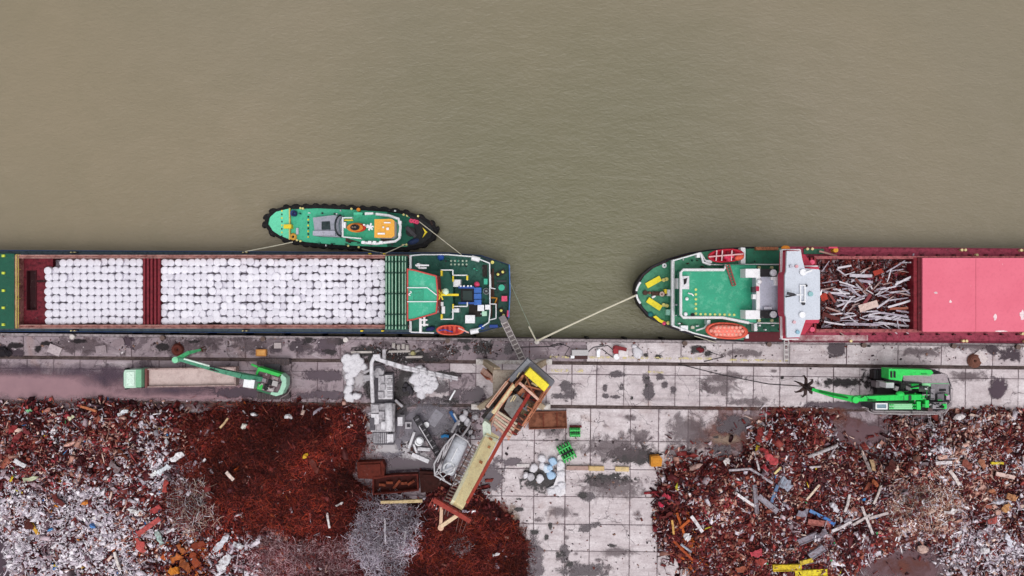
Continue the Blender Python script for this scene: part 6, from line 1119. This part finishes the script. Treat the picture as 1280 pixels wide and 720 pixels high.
thing('crumpled_sheet', 'crumpled white sheet on the quay right of the compressor', 'sheet', MB().ball(P(797, 441, .2), .7, .9, .25, 9, 5, .3, .5).ball(P(793, 433, .2), .4, .3, .2, 8, 5, 0, .4), mat('d0ccd2', .8), None, True)
for pts, l in (([(688, 432), (700, 429), (712, 434), (706, 444), (720, 448)], 'thin black cable looping left of the generator'), ([(735, 440), (742, 434), (760, 432), (770, 440)], 'thin black cable between generator and compressor'), ([(752, 436), (765, 446), (772, 449)], 'thin dark hose running to the compressor'), ([(880, 452), (905, 446), (893, 442), (884, 438)], 'dark cable tangle on the white quay stain'), ([(650, 434), (690, 433), (705, 430)], 'long cable along the quay edge by the bollard'), ([(848, 455), (900, 468), (960, 480), (1005, 483)], 'thin black cable crossing the slabs to the claw grapple')): thing('cable', l, 'cable', MB().tube([P(x, y, .06) for x, y in pts], .06, 5), BLACK)
for x, y, w, h, a, c, l in ((68, 437.5, 16, 11, -22, mat('b4a6aa', .8), 'tilted square concrete slab on the left quay edge'), (126, 437, 13, 10, 8, mat('93858a', .8), 'square grey slab half sunk in the left quay'), (148, 428, 14, 8, 20, mat('8a7a80', .8), 'dark square plate near the quay edge puddle'), (347, 432, 9, 7, 0, mat('b0a4a6', .8), 'pale square slab on the quay right of the tan crate')): thing('loose_slab', l, 'slab', MB().pr(x, y, w, h, a, .22, .03), c)
tc = root('crate', 'tan plywood crate on the quay above the excavator', 'crate', 326, 441, 0); MB().pb(320, 437, 332, 445, .8, .05).build('box', mat('d09a58', .7, 0, .2, 1.5, '9a5a2c', .4), tc); MB().frame(319.7, 436.7, 332.3, 445.3, 1.2, .88, .7).build('edge_frame', mat('b87c40', .7), tc)
rc = root('cable_reel', 'rusty round coil lying behind the excavator stick', 'coil', 222, 437, 0)
for r_, z in ((6, .2), (4.6, .45), (3, .3)): MB().torus(P(222, 437, z), S(r_), .22, 18, 6).build('coil_turn', mat('5a2a22', .85), rc)
rc = root('cable_reel', 'rusty round coil on the quay near the pink hatch cover', 'coil', 1218, 451, 0)
for r_, z in ((7, .2), (5, .4), (3, .5)): MB().torus(P(1218, 451, z), S(r_), .24, 18, 6).build('coil_turn', mat('70483c', .85), rc)
thing('bent_sheet', 'pale bent sheet right of the rusty coil', 'sheet', MB().bar(P(1221, 440, .3), P(1232, 452, .5), S(9), .08), mat('cfc4c4', .7))
thing('red_rag', 'dark red rag pile on the white quay by the cable tangle', 'rag', MB().ball(P(874.5, 436.5, .1), .5, .35, .15, 9, 5, 0, .9).ball(P(877, 438, .1), .4, .25, .12, 8, 5, .5, .9), mat('6a2028', .9), None, True)
thing('bush', 'dark heap of black debris at the left end of the quay', 'debris', MB().ball(P(3, 440, .3), .9, .7, .5, 9, 5, 0, .6).ball(P(10, 442, .2), .5, .4, .3, 8, 5, 0, .6), mat('201c22', .9))
n = 900; px = np.r_[rng.uniform(0, 1280, n//2), rng.uniform(600, 850, n//2)]; py = np.r_[rng.uniform(424, 446, n//2), rng.uniform(515, 715, n//2)]; py[:n//2] += (px[:n//2]-640)*.0105+2; X, Y = P2(px, py); D = np.maximum(poly_sd(X, Y, LW), poly_sd(X, Y, RW)); k = D < 0; X, Y = X[k], Y[k]; n = len(X)
C = np.array([lin(h) for h in ('3a3036', '5a4a4a', 'd0c8cc', '8a6a5c', '2a2226', '6a3a34')])[rng.integers(0, 6, n)]; L = np.clip(rng.lognormal(math.log(.14), .5, n), .05, .5); tag(bits('quay_grit', X, Y, np.full(n, .08), L, L*.6, np.full(n, .05), C, .2), 'small loose grit and debris scattered on the quay concrete', 'debris', kind='stuff')
n = 420; g_ = rng.normal(0, 1, (n, 2)); ctr = np.array([(605, 435), (560, 438), (500, 446), (480, 437), (590, 520), (585, 540), (516, 560)])[rng.integers(0, 7, n)]; X, Y = P2(ctr[:, 0]+g_[:, 0]*9, np.maximum(ctr[:, 1]+g_[:, 1]*5, 424)); C = np.array([lin(h) for h in ('2a2628', '4a4448', 'a8a4a8', '5a3a34')])[rng.integers(0, 4, n)]; L = rng.uniform(.08, .38, n); tag(bits('quay_debris', X, Y, np.full(n, .15), L, L*.4, np.full(n, .12), C, .3), 'dark broken debris strewn round the crane and pump truck', 'debris', kind='stuff')
# gangways and ropes
gw = root('gangway', 'grey aluminium gangway from the green ship stern down to the quay', 'gangway', 640, 425, 0); a, b = P(629.5, 401, 2.6), P(653, 449, .3); d = (b-a).normalized(); n_ = Vector((-d.y, d.x, 0)).normalized()*.42
for s_ in (-1, 1): MB().bar(a+n_*s_, b+n_*s_, .1, .35).build('side_rail', mat('b8b0b0', .5), gw)
MB().bar(a-Vector((0, 0, .12)), b-Vector((0, 0, .12)), .8, .06).build('tread_plate', mat('8a8080', .6), gw)
for k in range(19): c = a.lerp(b, k/18); MB().bar(c-n_, c+n_, .09, .1).build('tread_bar', mat('cfc8c4', .5) if k % 2 else mat('6a6264', .5), gw)
MB().pr(629, 399, 9, 8, -60, 2.8, 2.5).build('head_platform', mat('7c7678', .6), gw)
gw = root('gangway', 'narrow white gangway ladder from the red ship bridge to the quay', 'gangway', 983, 442, 0); a, b = P(983, 425, 2.2), P(983, 452, .2)
for s_ in (-.3, .3): MB().bar(a+Vector((s_, 0, 0)), b+Vector((s_, 0, 0)), .08, .25).build('side_rail', mat('cfcaca', .5), gw)
for k in range(10): c = a.lerp(b, k/9); MB().bar(c-Vector((.3, 0, 0)), c+Vector((.3, 0, 0)), .12, .08).build('step', mat('8a8284', .5) if k % 2 else mat('dcd8d8', .5), gw)
def rope(label, pts, r=.07, sag=.5, material=ROPE):
    q = []; pts = [P(*p) for p in pts]
    for a, b in zip(pts, pts[1:]):
        for k in range(10): t = k/10; v = a.lerp(b, t); v.z -= sag*4*t*(1-t); q.append(v)
    q.append(pts[-1]); tag(MB().tube(q, r, 6).build('mooring_rope', material), label, 'rope')
rope('thick pale stern rope from the red ship to the quay bollard', [(796, 368.5, 1.9), (671, 426, .6)], .12, .6)
rope('thin second stern line lying close to the thick red ship rope', [(796, 369.5, 1.8), (672, 427, .5)], .05, 1.2)
rope('green ship stern line running to the quay bollard', [(637, 352, 1.8), (671, 426.5, .6)], .05, .4, mat('8a9482', .7)); rope('pale lower end of a mooring line at the quay bollard', [(661, 408, 1.2), (670.5, 426.5, .6)], .1, .2)
rope('tug stern rope to the side of the green ship', [(366, 302.5, -1.1), (306, 314.5, 1.3)], .075, .3); rope('tug bow rope crossing to the green ship poop', [(524, 277, -.8), (577, 318.5, 2.8)], .06, .3); rope('short tug spring rope to the green ship side', [(506, 305.5, -1.1), (481, 317, 1.5)], .07, .2); rope('thin mooring line from the red ship stern quarter to the quay', [(868, 420, 2), (895, 428, .3)], .05, .1); rope('faint tug line lying along the green ship side', [(452, 311, -1.2), (478, 316.5, 1.5)], .05, .2)
# ---------------------------------------------------------------- scrap one can pick out
def piece(x0, y0, x1, y1, w, h, label, cat='scrap', kind='bar', th=.16, lift=.62, name='scrap_piece', group=None):
    c = mat(h, .6, 0, .25, 1.5, '5a2c26', .55) if isinstance(h, str) else h; z0, z1 = heap_z(x0, y0)+lift, heap_z(x1, y1)+lift; a, b = P(x0, y0, z0), P(x1, y1, z1); m = MB(); W = S(w)
    if kind == 'bar': q = a.lerp(b, .5)+Vector((random.uniform(-.06, .06), random.uniform(-.06, .06), .08)); m.bar(a, q, W, th).bar(q-(b-a).normalized()*.02, b, W*.96, th*.96)
    elif kind == 'pipe': m.tube([a, a.lerp(b, .5)+Vector((0, 0, .06)), b], W/2, 8)
    elif kind == 'plate':
        d = (b-a).normalized(); n_ = Vector((-d.y, d.x, 0))*W/2; t = Vector((0, 0, th)); mid = a.lerp(b, random.uniform(.4, .6))+Vector((0, 0, random.uniform(.1, .3))); loops = []
        N_ = 6
        for i_ in range(N_):
            f_ = i_/(N_-1); p = a.lerp(b, f_)+Vector((0, 0, .25*math.sin(f_*math.pi)*random.uniform(.3, 1.2)))+n_*random.uniform(-.25, .25); k = random.uniform(.55, 1.15) if 0 < i_ < N_-1 else random.uniform(.3, .95)
            e = Vector((random.uniform(-.1, .1), random.uniform(-.1, .1), random.uniform(-.22, .22))); loops.append([p-n_*k-e, p+n_*k*random.uniform(.7, 1.1)+e, p+n_*k+e+t, p-n_*k*random.uniform(.8, 1.1)-e+t])
        m.loft(loops)
    elif kind == 'beam':       # an H-section
        d = (b-a).normalized(); n_ = Vector((-d.y, d.x, 0))*W/2; m.bar(a-n_, b-n_, .08, .4).bar(a+n_, b+n_, .08, .4).bar(a, b, W, .08)
    elif kind == 'lump': c_ = a.lerp(b, .5); m.ball(c_, (b-a).length/2, W/2, .4, 8, 5, math.atan2(b.y-a.y, b.x-a.x), .6)
    return tag(m.build(name, c), label, cat, group)
LP = [(188, 640, 201, 633, 9, 'b04a4a', 'plate', 'upper red steel plate near the right side of the white scrap'), (206, 615, 209, 600, 6, 'a8443f', 'plate', 'narrow red plate standing up beside the white sheets'), (172, 668, 200, 648, 6, 'b44e4c', 'bar', 'long red channel below the upper red plate'), (172, 672, 180, 690, 10, 'bc5450', 'plate', 'square red plate at the lower end of the red channel'), (214, 576, 229, 566, 8, 'e8e6ea', 'plate', 'large white sheet at the edge of the brown turnings'), (198, 592, 212, 582, 6, 'd6dce4', 'plate', 'bluish white sheet left of the large white sheet'), (190, 595, 197, 590, 5, 'eeeef2', 'plate', 'small white plate left of the bluish sheet'), (268, 688, 286, 668, 8, 'cfcfd8', 'plate', 'torn light grey sheet left of the brown turnings'), (272, 712, 288, 694, 8, 'd8d8de', 'plate', 'torn white sheet at the bottom of the left heap'), (292, 678, 304, 684, 6, 'd0d0d6', 'plate', 'pale crumpled sheet right of the torn grey sheet'), (276, 698, 281, 712, 5, 'e0e0e4', 'plate', 'narrow torn white strip under the torn sheets'),
      (196, 664, 203, 680, 7, 'a8c0bc', 'plate', 'pale teal plate below the red channel'), (38, 652, 48, 668, 4, 'c8962c', 'bar', 'yellow and black striped bar in the left heap'), (33, 650, 42, 660, 9, '4a1a14', 'plate', 'dark brown plate beside the yellow striped bar'), (18, 575, 32, 583, 5, 'dcdce0', 'bar', 'white bent bar at the left edge of the heap'), (30, 600, 48, 596, 5, 'c9d0b0', 'plate', 'pale greenish panel in the left heap'), (34, 514, 40, 512, 4, '7ab88a', 'plate', 'small green plate at the top of the left heap'), (55, 515, 64, 511, 5, 'c08478', 'lump', 'pinkish lump at the top of the left heap'), (101, 508, 120, 514, 3, 'b8704c', 'bar', 'orange rusty bar at the top edge of the left heap'), (148, 519, 160, 512, 5, 'dadee4', 'plate', 'white sheet at the top right of the left heap'), (164, 520, 169, 511, 4, 'd6e0e4', 'plate', 'narrow pale blue sheet beside the top white sheet'), (86, 524, 93, 520, 6, 'd8d8b8', 'plate', 'pale yellowish plate in the upper left heap'), (80, 558, 93, 553, 5, 'd8a89c', 'lump', 'pink lump in the left heap'), (12, 542, 22, 532, 7, '8e2c30', 'plate', 'dark red plate at the left edge'), (18, 553, 28, 540, 7, '7c2a2e', 'plate', 'second dark red plate below the one at the left edge'), (30, 535, 38, 542, 6, '6a242a', 'plate', 'maroon plate right of the dark red plates'), (148, 562, 160, 573, 6, '5e2a18', 'plate', 'brown plate in the middle of the left heap'), (138, 578, 150, 588, 9, '7a6e72', 'plate', 'grey crushed sheet in the middle of the left heap'), (68, 618, 80, 632, 9, '5e2020', 'plate', 'maroon sheet above the white scrap'), (102, 630, 110, 627, 5, 'd88438', 'lump', 'orange lump above the white scrap'), (160, 636, 174, 640, 5, 'ececee', 'plate', 'clean white plate left of the upper red plate'), (60, 664, 66, 660, 4, '4a90c8', 'lump', 'small bright blue piece in the white scrap'), (113, 655, 118, 660, 5, '4a80c0', 'lump', 'blue crushed can in the white scrap'), (143, 690, 150, 712, 3, 'd8d0cc', 'bar', 'curved pale strip at the bottom of the white scrap'),
      (214, 700, 228, 694, 9, 'b4622a', 'plate', 'rust orange plate at the bottom of the left heap'), (212, 716, 224, 710, 9, 'd0822c', 'plate', 'bright orange plate at the bottom edge'), (226, 700, 238, 712, 10, '8f4a20', 'plate', 'brown orange plate right of the bright orange one'), (240, 690, 248, 708, 9, '8a3a1a', 'plate', 'dark orange leaning plate'), (238, 684, 256, 678, 7, '7c3018', 'plate', 'rusty plate above the dark orange leaning one'), (222, 680, 232, 690, 7, 'a05a30', 'plate', 'small rusty plate above the rust orange plates'), (275, 535, 285, 523, 2.4, 'd8b890', 'bar', 'short tan stick in the top of the brown turnings'), (313, 517, 322, 519, 5, 'e4e0e4', 'lump', 'white lump at the top of the brown turnings'), (356, 520, 366, 522, 6, 'dcd8dc', 'lump', 'larger white lump at the top of the turnings'), (302, 534, 308, 531, 6, 'e0dcd4', 'lump', 'cream lump in the upper turnings'), (379, 573, 384, 567, 5, 'e4b42c', 'lump', 'small yellow piece on the brown turnings'), (283, 590, 292, 600, 4, 'd8c4bc', 'bar', 'pale dog bone shaped piece on the turnings'), (409, 641, 412, 660, 2.4, 'd8d0d0', 'bar', 'thin white stick upright in the lower turnings'), (420, 632, 429, 628, 4, 'd8d0d0', 'plate', 'white plate beside the thin white stick'), (481, 648, 482, 680, 2.2, 'c4c0c8', 'bar', 'long straight bar on the silver wire heap'), (507, 664, 504, 686, 2.6, 'bcb8bc', 'bar', 'shorter bar at the right of the silver wire heap'), (616, 694, 625, 691, 4, 'e4e0e4', 'plate', 'small white plate under the jib tip'), (428, 562, 434, 575, 7, '4a1c1c', 'lump', 'dark rusty drum shaped lump near the pump truck'), (388, 574, 399, 590, 8, '5a221a', 'plate', 'rusty sheet in the middle of the turnings')]
for x0, y0, x1, y1, w, h, k, l in LP: piece(x0, y0, x1, y1, w, h, l, kind=k)
RP_ = [(948, 552, 950, 534, 7, '8a3030', 'plate', 'upper left dark red plate of the pair at the heap top'), (960, 548, 963, 536, 7, '8a3432', 'plate', 'right dark red plate of the pair at the heap top'), (950, 560, 960, 566, 9, 'b84448', 'plate', 'bright red lump of plate under the dark red pair'), (956, 569, 971, 580, 10, 'c04a50', 'plate', 'large pink red plate in the upper right heap'), (953, 582, 960, 587, 8, 'b8404a', 'plate', 'small pink red plate below the large one'), (911, 588, 938, 586, 3, 'c4bcc4', 'pipe', 'left half of the grey angle pipe in the right heap'), (938, 586, 966, 604, 3.4, 'bcb6c0', 'pipe', 'right bent half of the grey angle pipe'), (943, 564, 949, 588, 2.4, 'd0c8cc', 'bar', 'thin pale bar beside the red plates'), (919, 616, 944, 633, 3.4, 'dcd6da', 'bar', 'white bar in the middle of the right heap'), (948, 620, 972, 640, 6, '9a94a0', 'beam', 'grey steel beam in the middle of the right heap'), (943, 606, 946, 642, 4, '8a848e', 'beam', 'upright grey beam left of the slanting one'), (975, 600, 988, 610, 13, '9aa0b0', 'plate', 'grey blue crushed sheet in the right heap'), (964, 628, 972, 606, 4, '5a7aa0', 'bar', 'blue grey bar by the crushed sheet'), (968, 592, 976, 584, 2.6, 'd8c48c', 'bar', 'cream stick above the crushed sheet'), (1011, 571, 1046, 557, 4, 'c8c2c6', 'pipe', 'long white pipe at the upper right'), (1036, 573, 1047, 554, 1.8, 'a89aa0', 'bar', 'thin bar crossing the long white pipe'), (1012, 584, 1026, 583, 2, 'b8b0b4', 'bar', 'short pale bar below the long pipe'), (1008, 625, 1024, 606, 2.6, 'dcc8b4', 'bar', 'slanting cream stick in the right heap'), (864, 645, 878, 665, 4, 'ddd8dc', 'bar', 'white bar on the orange rust patch'), (856, 667, 861, 675, 8, 'ece8ec', 'plate', 'white plate on the orange rust patch'), (851, 680, 864, 690, 3, 'a8b4c4', 'pipe', 'grey blue pipe below the white plate'), (840, 650, 842, 668, 2.4, 'd8a85c', 'bar', 'yellow ochre stick at the left edge of the right heap'),
       (828, 618, 838, 622, 9, 'b8344a', 'plate', 'crimson drum lid at the left edge of the right heap'), (824, 627, 829, 634, 6, 'c8284c', 'lump', 'bright crimson lump below the drum lid'), (846, 641, 858, 676, 3, 'c05a1c', 'bar', 'bright rust orange bar at the left of the heap'), (842, 676, 866, 700, 3, 'a8481a', 'bar', 'second rust orange bar below the bright one'), (850, 660, 862, 650, 3, 'b4541c', 'bar', 'short orange bar crossing the rust patch'), (938, 693, 952, 690, 9, 'b84250', 'plate', 'red bucket shaped plate at the bottom of the right heap'), (944, 702, 958, 700, 9, '9a4038', 'plate', 'rust red plate under the red bucket'), (920, 712, 932, 708, 9, '9a5440', 'plate', 'brown orange plate at the bottom of the right heap'), (966, 710, 1002, 709, 7, 'd8bc24', 'beam', 'long yellow beam at the bottom of the right heap'), (994, 718, 1034, 715, 8, 'e4d02c', 'beam', 'bright yellow beam at the bottom edge'), (1000, 704, 1016, 700, 5, 'd4b83c', 'bar', 'short yellow bar above the yellow beams'), (996, 643, 1010, 639, 11, '8a8694', 'plate', 'grey panel at the centre right of the heap'), (1010, 652, 1038, 655, 6, 'a8645c', 'beam', 'pinkish brown beam under the grey panel'), (1012, 638, 1044, 654, 4, '5a88c0', 'bar', 'blue bar lying across the pinkish beam'), (998, 678, 1022, 668, 7, '8a8490', 'beam', 'grey girder below the blue bar'), (1022, 671, 1032, 662, 8, '7c7682', 'plate', 'grey sheet at the end of the grey girder'), (1012, 696, 1030, 684, 8, '8e8a96', 'beam', 'second grey girder lower in the heap'), (1040, 664, 1064, 652, 3.4, 'd0cace', 'bar', 'slanting white bar left of the crossed bars'), (1066, 656, 1088, 643, 3, 'c0b4b4', 'bar', 'first of the crossed pale bars'), (1077, 633, 1091, 668, 3, 'cfc4c4', 'bar', 'second of the crossed pale bars'), (1086, 648, 1110, 641, 3.4, 'b8aaaa', 'bar', 'pale bar pointing right from the crossed bars'), (1092, 630, 1102, 604, 2.6, 'c8bcb8', 'bar', 'upright pale bar above the crossed bars'), (1078, 566, 1088, 590, 4, 'b0a4a4', 'bar', 'pale slanted plank under the purple puddle'), (1089, 575, 1092, 588, 5, 'd8b48c', 'bar', 'tan block under the purple puddle'), (1090, 600, 1097, 608, 6, 'a85c3c', 'plate', 'orange brown plate below the tan block'), (1039, 628, 1046, 640, 7, 'd4d0d8', 'plate', 'white panel left of the crossed bars'), (1056, 640, 1062, 618, 3, 'c4bcbc', 'bar', 'upright pale stick above the slanting bar'), (1030, 646, 1043, 656, 3, '3a78c0', 'bar', 'bright blue strip at the right end of the blue bar'), (1170, 579, 1190, 578, 4, 'd8d0d4', 'bar', 'white bar in the right hand heap'), (1187, 588, 1199, 606, 4, 'd8ccc8', 'bar', 'bent white bar below it'), (1203, 577, 1214, 583, 10, '8a4c40', 'plate', 'left brown panel of the pair at the right'), (1224, 574, 1230, 585, 8, 'a06850', 'plate', 'right brown panel of the pair at the right'), (1239, 579, 1254, 579, 3, 'd8c02c', 'bar', 'thin yellow bar at the right'), (1252, 638, 1262, 630, 9, 'c08c5c', 'plate', 'lower tan board of the pair at the right edge'), (1258, 620, 1270, 624, 8, 'b8845c', 'plate', 'upper tan board of the pair at the right edge'), (1236, 612, 1244, 616, 6, 'a86c50', 'plate', 'small tan board left of the pair'), (1234, 652, 1246, 648, 8, 'a85450', 'plate', 'pink brown sheet at the right'), (1180, 641, 1196, 637, 7, 'dcd6d8', 'plate', 'large white sheet in the right hand heap'), (1242, 628, 1254, 626, 6, 'c8c8d4', 'lump', 'silver drum by the tan boards'), (1245, 592, 1268, 597, 5, 'd4b8b0', 'bar', 'pale pink board at the right edge'), (1172, 496+24, 1165, 522, 9, '8a3a34', 'plate', 'rust red disc plate under the green handler'), (1175, 517, 1176, 530, 4, 'e4dce0', 'plate', 'white upright sheet beside the rust red disc'), (1194, 524, 1202, 520, 8, 'e0d8da', 'lump', 'crumpled white sheet right of the green handler'), (1145, 686, 1160, 688, 10, 'c8aaa0', 'lump', 'pale torn sheet beside the bottom puddle'), (1256, 668, 1264, 684, 7, 'd8d8e4', 'plate', 'bluish white sheet at the lower right'), (1226, 690, 1236, 686, 8, 'e4e0e4', 'lump', 'white lump at the lower right'), (905, 579, 911, 573, 7, 'd8d0d0', 'plate', 'small white plate at the heap top left'), (862, 588, 876, 580, 7, 'b89890', 'lump', 'beige lump at the top left corner of the right heap'), (828, 648, 840, 640, 7, '6a2a2a', 'plate', 'dark red sheet at the left edge of the right heap'), (1115, 680, 1145, 672, 4, '6a3a34', 'beam', 'brown girder above the bottom puddle'), (1110, 590, 1118, 578, 12, '4a1e1c', 'plate', 'dark brown sheet under the puddle edge')]
for x0, y0, x1, y1, w, h, k, l in RP_: piece(x0, y0, x1, y1, w, h, l, kind=k)
